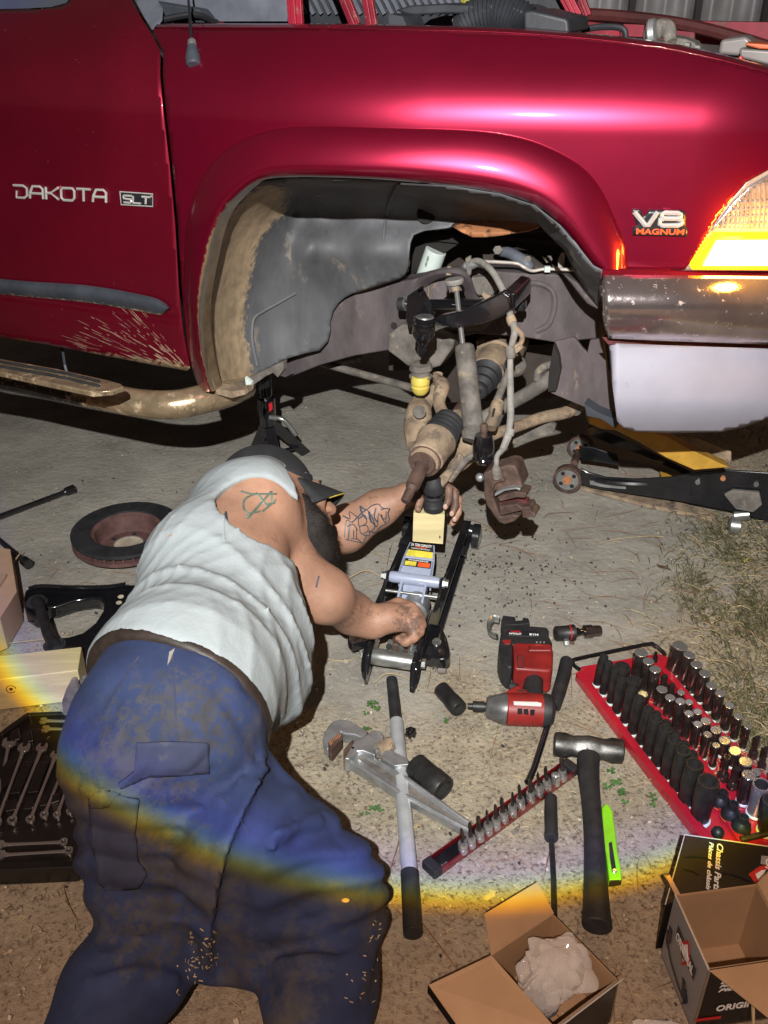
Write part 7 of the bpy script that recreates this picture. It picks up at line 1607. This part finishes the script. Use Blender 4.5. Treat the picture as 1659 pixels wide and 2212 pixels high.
# left arm and hand round the joint
wl_ = K_(876, 1070, 1.995)
F.chain([shL, G(640, 1150, .20), G(690, 1165, .150)], [.070, .055, .052], .03)
F.chain([G(690, 1165, .150), G(745, 1143, .215), K_(820, 1098, 2.0), wl_], [.055, .056, .044, .029], .025)
F.cone(wl_, K_(925, 1050, 2.035), .027, .030, .015); F.cone(K_(925, 1050, 2.035), K_(950, 1050, 2.035), .030, .022, .015)
lf = [[K_(950, 1040, 2.01), K_(970, 1055, 1.985), K_(969, 1080, 1.965), K_(962, 1095, 1.955)], [K_(958, 1044, 2.02), K_(983, 1064, 2.00), K_(984, 1092, 1.98), K_(976, 1110, 1.968)],
      [K_(960, 1050, 2.035), K_(990, 1078, 2.02), K_(990, 1106, 2.0), K_(982, 1122, 1.99)], [K_(955, 1058, 2.05), K_(984, 1092, 2.05), K_(984, 1120, 2.035), K_(976, 1132, 2.02)]]
for q in lf: F.chain(q, [.0125, .0108, .0100, .0085], .004)
F.chain([K_(898, 1058, 2.0), K_(906, 1078, 1.965), K_(903, 1099, 1.948)], [.016, .0125, .010], .008)
# neck and head
F.cone(G(590, 1115, .42), hp(-.03, 0, -.07), .075, .062, .04)
F.ell(hp(-.012, 0, .030), (.097, .077, .097), HA, .03); F.ell(hp(.030, 0, -.045), (.068, .058, .080), HA, .03)
F.cone(hp(.088, .028, .018), hp(.088, -.028, .018), .013, .013, .012)
F.cone(hp(.094, 0, .010), hp(.118, 0, -.030), .009, .0145, .010); F.ell(hp(.106, .012, -.034), (.011, .008, .009), HA, .006); F.ell(hp(.106, -.012, -.034), (.011, .008, .009), HA, .006)
for s_ in (-1, 1):
    F.ell(hp(.072, s_*.040, -.022), (.022, .020, .020), HA, .012)
    F.ell(hp(-.012, s_*.079, -.010), (.020, .008, .032), HA, .006)
    F.ell(hp(.083, s_*.030, .002), (.010, .016, .009), HA, .004)
F.cone(hp(.096, .016, -.058), hp(.096, -.016, -.058), .009, .009, .006); F.cone(hp(.093, .014, -.071), hp(.093, -.014, -.071), .0095, .0095, .006)
def smask(P):
    a = np.zeros(len(P))
    for c_, r_, w_ in ((K_(880, 1345, 1.64), .07, .62), (K_(965, 1080, 1.98), .075, .72), (K_(905, 1080, 1.97), .05, .66), (K_(745, 1320, 1.66), .05, .40), (G(600, 1240, .36), .05, .36), (G(500, 1200, .45), .05, .36)):
        a = np.maximum(a, w_*np.exp(-(np.linalg.norm(P-np.array(c_), axis=1)/r_)**2))
    return a
body, BP, BQ = fmesh(F, 'body', 'skin', man, 2, mask=smask)
bbv = bvh_of(BP, BQ)
# --- trousers
F = Field((-.64, .48, -.02), (.14, 1.42, .66), .0062)
pelvis(F, 0); legs(F, 0)
F.cone(hR+Vector((.0, 0, 0)), G(715, 1900, .18), .075, .078, .03); F.cone(G(530, 1800, .30), G(590, 2010, .13), .075, .070, .03); F.cone(G(470, 1850, .28), G(520, 2035, .12), .062, .062, .03)
X, Y, Z = F.xyz()
def seg(p, q):
    p = np.array(p); q = np.array(q); d = q-p; t = np.clip(((X-p[0])*d[0]+(Y-p[1])*d[1]+(Z-p[2])*d[2])/(d@d), 0, 1)
    return np.sqrt((X-p[0]-d[0]*t)**2+(Y-p[1]-d[1]*t)**2+(Z-p[2]-d[2]*t)**2)
wv = n3(X, Y, Z); wv2 = n3(X*2.7+1, Y*2.7, Z*2.7)
F.v += (.0065*wv+.0045*wv2).astype(np.float32)
# folds: ridges round the knees, across the seat and behind the thighs
dk = np.minimum(seg(kL, kL+Vector((0, 0, .05))), seg(kR, kR+Vector((0, 0, .05))))
F.v += (.008*np.exp(-(dk/.19)**2)*np.sin((Z*1.0+Y*.6+.25*wv*.2)*88+wv*2.5)).astype(np.float32)
mid = (hL+hR)/2
cre = seg(mid+Vector((.02, -.12, .10)), mid+Vector((.03, -.12, -.12)))
F.v += (.008*np.exp(-(cre/.03)**2)).astype(np.float32)
cr2 = 9+0*np.minimum(seg(G(530, 1800, .36), G(630, 1650, .42)), seg(G(530, 1800, .36), G(488, 2020, .20)))
F.v += (.026*np.exp(-(cr2/.017)**2)).astype(np.float32)
_P, _Q = F.mesh(); _bv = bvh_of(_P, _Q)
def fold(pts, am, wd):
    """press a crease (am > 0) or raise a ridge (am < 0) along a line seen on the cloth"""
    w_ = [hit(_bv, x, y, 0) for x, y in pts]; w_ = [q for q in w_ if q is not None]
    for q0, q1 in zip(w_[:-1], w_[1:]):
        if (q1-q0).length < .12:
            a = np.array(q0); b_ = np.array(q1); m = 3*wd+.01
            sl, x_, y_, z_ = F.sub(np.minimum(a, b_)-m, np.maximum(a, b_)+m); d = b_-a
            t = np.clip(((x_-a[0])*d[0]+(y_-a[1])*d[1]+(z_-a[2])*d[2])/(d@d+1e-9), 0, 1)
            r2 = (x_-a[0]-d[0]*t)**2+(y_-a[1]-d[1]*t)**2+(z_-a[2]-d[2]*t)**2
            g_ = am*np.exp(-r2/wd**2); c_ = _acc[sl]; _acc[sl] = np.where(np.abs(g_) > np.abs(c_), g_, c_)
_acc = np.zeros_like(F.v)
fold([(640, 1640), (615, 1668), (590, 1705), (565, 1760), (540, 1815), (520, 1870), (505, 1930), (494, 2000), (486, 2070), (480, 2110)], .045, .020)
fold([(612, 1640), (585, 1668), (562, 1705), (538, 1760), (514, 1815), (494, 1870), (479, 1930), (468, 2000), (460, 2070), (452, 2110)], -.014, .020)
fold([(625, 1640), (600, 1650), (580, 1660)], .018, .012)
for pts, am, wd in (([(170, 1690), (215, 1712), (262, 1712), (320, 1678), (390, 1672), (455, 1666)], .007, .008), ([(175, 1700), (215, 1724), (262, 1722), (320, 1690)], -.005, .009), ([(560, 1790), (620, 1775), (690, 1740)], .008, .008), ([(560, 1806), (620, 1792), (700, 1752)], -.006, .009),
    ([(550, 1850), (620, 1835), (720, 1790)], .007, .008), ([(650, 1700), (700, 1760), (745, 1830)], .005, .008), ([(560, 2010), (600, 1985), (690, 1960)], .008, .009), ([(600, 2060), (660, 2045), (740, 2050)], .009, .009), ([(570, 2080), (640, 2072), (720, 2080), (780, 2060)], -.007, .010), ([(520, 1960), (560, 2040), (640, 2110), (720, 2120)], .007, .008),
    ([(205, 1790), (212, 1850), (220, 1900)], -.006, .008), ([(230, 1960), (300, 1940), (380, 1950)], .007, .009), ([(225, 2000), (300, 1985), (420, 1990)], -.006, .010), ([(235, 2040), (330, 2030), (450, 2035)], .008, .009), ([(215, 2090), (300, 2065), (400, 2090)], .009, .010), ([(190, 2120), (280, 2100), (380, 2120)], -.007, .010),
    ([(175, 1560), (215, 1530), (250, 1480)], .005, .007), ([(200, 1600), (240, 1560), (262, 1500)], .004, .006), ([(470, 1500), (520, 1570), (560, 1640)], .005, .008), ([(500, 1480), (560, 1560), (600, 1640)], -.005, .009), ([(330, 1520), (350, 1580), (340, 1640)], .004, .007), ([(520, 1680), (510, 1740), (515, 1800)], -.006, .009), ([(440, 1720), (450, 1800), (440, 1880)], .004, .008)): fold(pts, am, wd)
rr_ = random.Random(5)
for _ in range(70):
    x, y = rr_.uniform(160, 800), rr_.uniform(1480, 2180); a = rr_.uniform(-.6, .6)+(.35 if x > 480 else -.35); L_ = rr_.uniform(14, 40); bnd = rr_.uniform(-.4, .4)
    fold([(x, y), (x+math.cos(a)*L_, y+math.sin(a)*L_), (x+math.cos(a)*L_+math.cos(a+bnd)*L_, y+math.sin(a)*L_+math.sin(a+bnd)*L_)], rr_.uniform(.002, .005)*rr_.choice((1, 1, -1)), rr_.uniform(.006, .010))
F.v += _acc.astype(np.float32)
bp0, bp1, bp2 = np.array(G(212, 1505, .36)), np.array(G(392, 1400, .53)), np.array(G(610, 1600, .36))
wn_ = np.cross(bp1-bp0, bp2-bp0); wn_ /= np.linalg.norm(wn_)
if wn_[1] < 0: wn_ = -wn_
F.plane(bp1+wn_*.004, wn_)
def pmask(P):
    a = np.zeros(len(P))
    for c_, r_ in ((G(820, 2050, .1), .10), (G(455, 2010, .16), .075), (G(430, 2090, .1), .06)) :
        a = np.maximum(a, .55*np.exp(-(np.linalg.norm(P-np.array(c_), axis=1)/r_)**2))
    for c_, r_ in ((G(400, 1560, .47), .13), (G(300, 1640, .45), .13), (G(330, 1760, .40), .13), (G(330, 1880, .30), .12), (G(330, 2000, .2), .11), (G(560, 2080, .12), .09)):
        a = np.maximum(a, .54*np.exp(-(np.linalg.norm(P-np.array(c_), axis=1)/r_)**4))
    return a
pants, PP, PQ = fmesh(F, 'trousers', 'pants', man, 1, mask=pmask)
pbv = bvh_of(PP, PQ)
# --- belt
F = Field((-.62, .85, .02), (.12, 1.50, .66), .006)
pelvis(F, .003); torso(F, .001)
X, Y, Z = F.xyz()
pd = ((X-bp1[0])*wn_[0]+(Y-bp1[1])*wn_[1]+(Z-bp1[2])*wn_[2]).astype(np.float32)
F.cut(-(np.abs(pd-.005)-.013), .009)
belt, QP, QQ = fmesh(F, 'belt', 'belt', man, 4)
# --- vest
F = Field((-.60, .92, .02), (.08, 1.95, .72), .0056)
torso(F, .008); F.cone(wst, wst+Vector((0, -.03, 0)), .147, .145, .05)
F.chain([b1+Vector((.05, 0, -.05)), G(548, 1420, .29), G(585, 1500, .27)], [.115, .095, .055], .05)
F.cone(b1, G(500, 1440, .36), .14, .10, .05)
X, Y, Z = F.xyz()
ax_ = np.array((ch-wst).normalized()); sdv = np.cross(ax_, (0, 0, 1.)); sdv /= np.linalg.norm(sdv); upv = np.cross(sdv, ax_)
u_ = (X-wst.x)*ax_[0]+(Y-wst.y)*ax_[1]+(Z-wst.z)*ax_[2]; v_ = (X-wst.x)*sdv[0]+(Y-wst.y)*sdv[1]+(Z-wst.z)*sdv[2]; q_ = (X-wst.x)*upv[0]+(Y-wst.y)*upv[1]+(Z-wst.z)*upv[2]
wv = n3(X, Y, Z); wv2 = n3(X*2.3, Y*2.3+1, Z*2.3)
env = np.exp(-((u_-.13)/.13)**2)
ph = u_*85+v_*24*np.sin(u_*6+.6)+wv*3.2+4*v_*v_*20
rid = 1-np.abs(np.sin(ph*.5)); rid2 = 1-np.abs(np.sin(u_*60-v_*70+wv2*2.5)*1)
F.v += (.0045*wv+.002*wv2-.0085*env*rid**2-.0035*rid2**3*np.exp(-((u_-.22)/.22)**2)-.0045*np.exp(-((v_-.12)/.07)**2)*(1-np.abs(np.sin(v_*62+u_*14+wv*2)))**2).astype(np.float32)
# armhole and neck openings
def ballcut(c, r, k=1.0): 
    c = np.array(c); return np.sqrt((X-c[0])**2+(Y-c[1])**2+(Z-c[2])**2)-r
def capcut(p, q, r):
    p = np.array(p); q = np.array(q); d = q-p; t = np.clip(((X-p[0])*d[0]+(Y-p[1])*d[1]+(Z-p[2])*d[2])/(d@d), 0, 1)
    return np.sqrt((X-p[0]-d[0]*t)**2+(Y-p[1]-d[1]*t)**2+(Z-p[2]-d[2]*t)**2)-r
F.cut(capcut(G(560, 1120, .52), G(590, 1190, .42), .088))
F.cut(capcut(G(640, 1085, .47), hp(-.02, 0, -.02), .078))
F.plane(bp1-wn_*.002+np.array((0, -.001, 0)), -wn_)
vest, VP, VQ = fmesh(F, 'vest', 'shirt', man, 2)
vbv = bvh_of(VP, VQ)
# shoes (just below the picture)
for a in (aL, aR):
    part(lambda b: b.tube([a+Vector((0, .02, .0)), a+Vector((0, -.05, -.01)), a+Vector((.01, -.11, -.03)), a+Vector((.02, -.14, -.05))], [.058, .055, .048, .03], 14, sm=4), 'boot', 'belt', man)
# pocket flap, cargo pocket, belt loops, seams
drape(pbv, [(296, 1604), (370, 1600), (448, 1604), (452, 1668), (390, 1672), (320, 1675), (262, 1702), (256, 1690), (290, 1664)], 'pocket_flap', 'pocket', man, 7, .003, .004)
drape(pbv, [(196, 1735), (240, 1715), (300, 1725), (292, 1800), (300, 1860), (318, 1890), (300, 1912), (232, 1924), (216, 1900), (204, 1820)], 'cargo_pocket', 'pocket', man, 7, .003, .006)
drape(pbv, [(196, 1722), (236, 1702), (262, 1716), (240, 1734), (205, 1745)], 'cargo_flap', 'pocket', man, 6, .006, .004)
def loop(x, y, w_, h_, rot):
    pts = []
    for dx, dy in ((-w_, -h_), (w_, -h_), (w_, h_), (-w_, h_)): pts.append((x+dx*math.cos(rot)-dy*math.sin(rot), y+dx*math.sin(rot)+dy*math.cos(rot)))
    qb = bvh_of(QP, QQ)
    v = [hit(qb, *p, .004) for p in pts]
    if all(v):
        b = MB(); b.sheet(v, [q+Vector((0, .006, -.004)) for q in v]); b.build('belt_loop', 'pants', man)
loop(289, 1408, 7, 15, .2); loop(533, 1436, 7, 15, -.7)
b = MB(); inkline(b, pbv, [(372, 1402), (378, 1500), (386, 1600), (430, 1680), (500, 1740), (535, 1800)], .0012, 6, .001); inkline(b, pbv, [(300, 1420), (230, 1520), (170, 1620)], .001, 6, .001)
if b.v: b.build('trouser_seam', 'pocket', man)
part(lambda b: b.sheet([p for p in [hit(pbv, 366, 1410, .002), hit(pbv, 378, 1402, .002), hit(pbv, 368, 1428, .002), hit(pbv, 362, 1438, .002)] if p], [p+Vector((0, 0, -.002)) for p in [hit(pbv, 366, 1410, .002), hit(pbv, 378, 1402, .002), hit(pbv, 368, 1428, .002), hit(pbv, 362, 1438, .002)] if p]), 'white_tag', 'hose', man)
# vest hems
b = MB()
for L_ in ([(484, 1168), (482, 1120), (486, 1070), (500, 1046), (540, 1030), (590, 1034), (622, 1050), (640, 1078), (645, 1105)],): inkline(b, vbv, L_, .0022, 4, .001)
if b.v: b.build('armhole_hem', 'shirt', man)
# cap
cap = None
F = Field(np.array(hc)-.17, np.array(hc)+.17, .0045)
F.ell(hp(-.014, 0, .036), (.106, .086, .104), HA, .02)
F.plane(hp(0, 0, .028), -np.array(up)+np.array(fw)*-.12)
cap, _, _ = fmesh(F, 'cap', 'cap', man, 1)
def brim(b):
    rows = []
    for i in range(9):
        t = i/8; row = []
        for j in range(17):
            a = (j/16-.5)*2; sy = a*.078; ff = .072-.045*a*a*1.0; L_ = .085*(1-abs(a)**3*.85)
            row.append(Vector(hp(ff+L_*t, sy, .036-.020*a*a-.030*t-.012*t*t-.02*a*a*t)))
        rows.append(row)
    b.grid(rows)
bo = part(brim, 'cap_brim', 'cap', cap, smooth=80, solid=.0035)
rim = [Vector(hp(.072-.045*a*a+.085*(1-abs(a)**3*.85), a*.078, .036-.040*a*a-.042)) for a in [x/10 for x in range(-10, 11)]]
part(lambda b: b.tube(rim[2:8], .0016, 6), 'brim_edge_trim', 'yellowprint', cap)
part(lambda b: b.tube([Vector(hp(.094-.05*a*a, a*.078, .040-.012*a*a)) for a in [x/10 for x in range(-9, 10)]], .002, 6), 'cap_seam', 'trimgrey', cap)
# eyes and brows
for s_ in (-1, 1):
    part(lambda b: b.ell(hp(.087, s_*.030, .001), (.010, .010, .010)), 'eye', 'white', man)
    part(lambda b: b.ell(hp(.0965, s_*.030, .000), (.003, .004, .004)), 'iris', 'hair', man)
    part(lambda b: b.tube([hp(.098, s_*.014, .020), hp(.101, s_*.030, .024), hp(.092, s_*.046, .018)], [.003, .004, .002], 6, sm=3), 'eyebrow', 'hair', man)
# beard
F = Field(np.array(hc)-.20, np.array(hc)+.20, .0045)
F.ell(hp(.030, 0, -.082), (.062, .058, .060), HA, .03); F.ell(hp(.048, 0, -.122), (.038, .040, .042), HA, .03)
for s_ in (-1, 1): F.cone(hp(.008, s_*.068, -.005), hp(.040, s_*.055, -.08), .014, .026, .03)
X, Y, Z = F.xyz()
F.v += (.004*n3(X*4, Y*4, Z*4)+.003*n3(X*9, Y*9, Z*9)).astype(np.float32)
F.cut(capcut(hp(.112, .014, -.064), hp(.112, -.014, -.064), .016)); F.cut(ballcut(hp(.118, 0, -.035), .024))
F.cut(ballcut(hp(.105, .036, -.016), .026)); F.cut(ballcut(hp(.105, -.036, -.016), .026))
beard, HP_, HQ_ = fmesh(F, 'beard', 'hair', man, 1)
# short strands make the outline of the beard fuzzy
b = MB(); step_ = max(1, len(HP_)//3500)
cc_ = np.array(hp(.03, 0, -.06))
for i in range(0, len(HP_), step_):
    p = Vector(HP_[i]); d = (p-Vector(cc_)).normalized()+Vector([random.uniform(-.35, .35) for _ in range(3)])-up*.5; s_ = d.cross(Vector((random.random(), random.random(), random.random()))).normalized()*.0006
    b.add([p-s_, p+s_, p+d*random.uniform(.005, .015)], [(0, 1, 2)])
for i in range(0, len(HP_), step_*3): pass
b.build('beard_hair', 'hair', beard, smooth=0, stuff=True)
# hair at the nape
part(lambda b: b.ell(hp(-.045, -.01, .0), (.058, .078, .05), Matrix((fw, sd, up)).transposed()), 'hair', 'hair', man)
# nails
for q in (lf[0][3], lf[1][3], lf[2][3]):
    v = (CAMP-q).normalized(); part(lambda b: b.ell(q+v*.0078, (.0055, .0022, .0075)), 'finger_nail', 'nail', man)
# tattoos : ink strokes laid on the skin
tx = lambda x, y: (398+x*.4, 929+y*.4)
b = MB()
for st in ([(865, 580), (875, 490), (905, 500)], [(870, 590), (960, 608)], [(905, 500), (985, 430), (1000, 480)], [(855, 462), (895, 480), (890, 440), (940, 475)], [(895, 500), (885, 590)], [(900, 585), (940, 590), (960, 610), (985, 560)],
           [(950, 410), (980, 430), (1010, 410), (1030, 402)], [(950, 410), (960, 450), (985, 480)], [(1020, 405), (1050, 400), (1068, 420), (1110, 425)], [(1110, 425), (1100, 450), (1105, 490), (1060, 520), (1030, 550), (995, 545)],
           [(940, 480), (975, 460), (985, 500), (945, 520), (940, 480)], [(945, 520), (985, 515), (990, 545), (955, 560), (945, 520)], [(915, 540), (915, 580)], [(930, 530), (930, 585)], [(1000, 480), (1040, 520), (1050, 450), (1085, 500), (1090, 440)],
           [(1000, 440), (1010, 500)], [(1035, 420), (1025, 470), (1045, 500)], [(1060, 430), (1085, 425)], [(965, 565), (995, 570), (1000, 540)], [(880, 520), (915, 510), (935, 540)], [(1010, 455), (1030, 520), (1010, 545)], [(1065, 455), (1075, 480), (1098, 470)]):
    inkline(b, bbv, [tx(*p) for p in st], .0024, 3, .0002)
if b.v: b.build('forearm_tattoo', 'ink', body, stuff=True)
b = MB()
for st in ([(305, 330), (360, 345), (430, 345), (500, 345)], [(395, 340), (330, 370), (320, 420), (350, 450), (410, 440)], [(340, 480), (400, 410), (470, 330)], [(470, 330), (475, 395), (495, 375)], [(335, 460), (350, 475)], [(400, 345), (440, 400), (490, 390)], [(420, 440), (470, 400)]):
    inkline(b, bbv, [tx(*p) for p in st], .0027, 4, .0002)
if b.v: b.build('shoulder_tattoo', 'ink2', body, stuff=True)
b = MB()
for st in ([(712, 850), (722, 800), (728, 790)], [(580, 770), (590, 760)], [(612, 935), (640, 915)], [(225, 440), (232, 490)], [(222, 450), (228, 500)], [(530, 800), (545, 785)]): inkline(b, bbv, [tx(*p) for p in st], .0022, 3, .0002)
if b.v: b.build('grease_smear', 'ink', body, stuff=True)
# arm hair
b = MB(); rs = random.Random(9)
arms = [(G(592, 1198, .37), K_(806, 1346, 1.645), .085), (G(690, 1165, .150), wl_, .065)]
cand = [i for i in range(0, len(BP), 3) if any((np.linalg.norm(BP[i]-(np.array(a)+(np.array(c)-np.array(a))*min(1, max(0, float((BP[i]-np.array(a))@(np.array(c)-np.array(a)))/float((np.array(c)-np.array(a))@(np.array(c)-np.array(a))))))) < r_) for a, c, r_ in arms)]
rs.shuffle(cand)
for i in cand[:2200]:
    p = Vector(BP[i]); h_ = bbv.find_nearest(p); nn = h_[1]; nn = nn if nn.dot(CAMP-p) > 0 else -nn
    d = (nn*.35+Vector((rs.uniform(.2, 1), rs.uniform(-.5, .5), rs.uniform(-.6, .1)))).normalized(); s_ = d.cross(nn).normalized()*.00022
    b.add([p-s_, p+s_, p+d*rs.uniform(.004, .009)], [(0, 1, 2)])
b.build('arm_hair', 'hair', body, smooth=0, stuff=True)
# straw stuck to the trousers
b = MB()
for x0, y0, x1, y1, n_ in ((790, 1990, 830, 2040, 10), (740, 2060, 820, 2170, 16), (400, 2010, 470, 2100, 46), (380, 2080, 430, 2150, 12)):
    for _ in range(n_):
        x, y = random.uniform(x0, x1), random.uniform(y0, y1); a = random.uniform(0, 6.28); L_ = random.uniform(3, 9)
        inkline(b, pbv, [(x, y), (x+math.cos(a)*L_, y+math.sin(a)*L_)], random.uniform(.0006, .0012), 0, .001)
if b.v: b.build('straw_on_trousers', 'straw', pants, stuff=True)
part(lambda b: b.ell(hit(pbv, 746, 1945, .001), (.006, .004, .002)), 'wood_chip', 'straw', pants)
b = MB(); inkline(b, vbv, [(363, 1159), (372, 1155)], .0016, 0, .0005)
if b.v: b.build('rust_mark', 'oxide', vest)
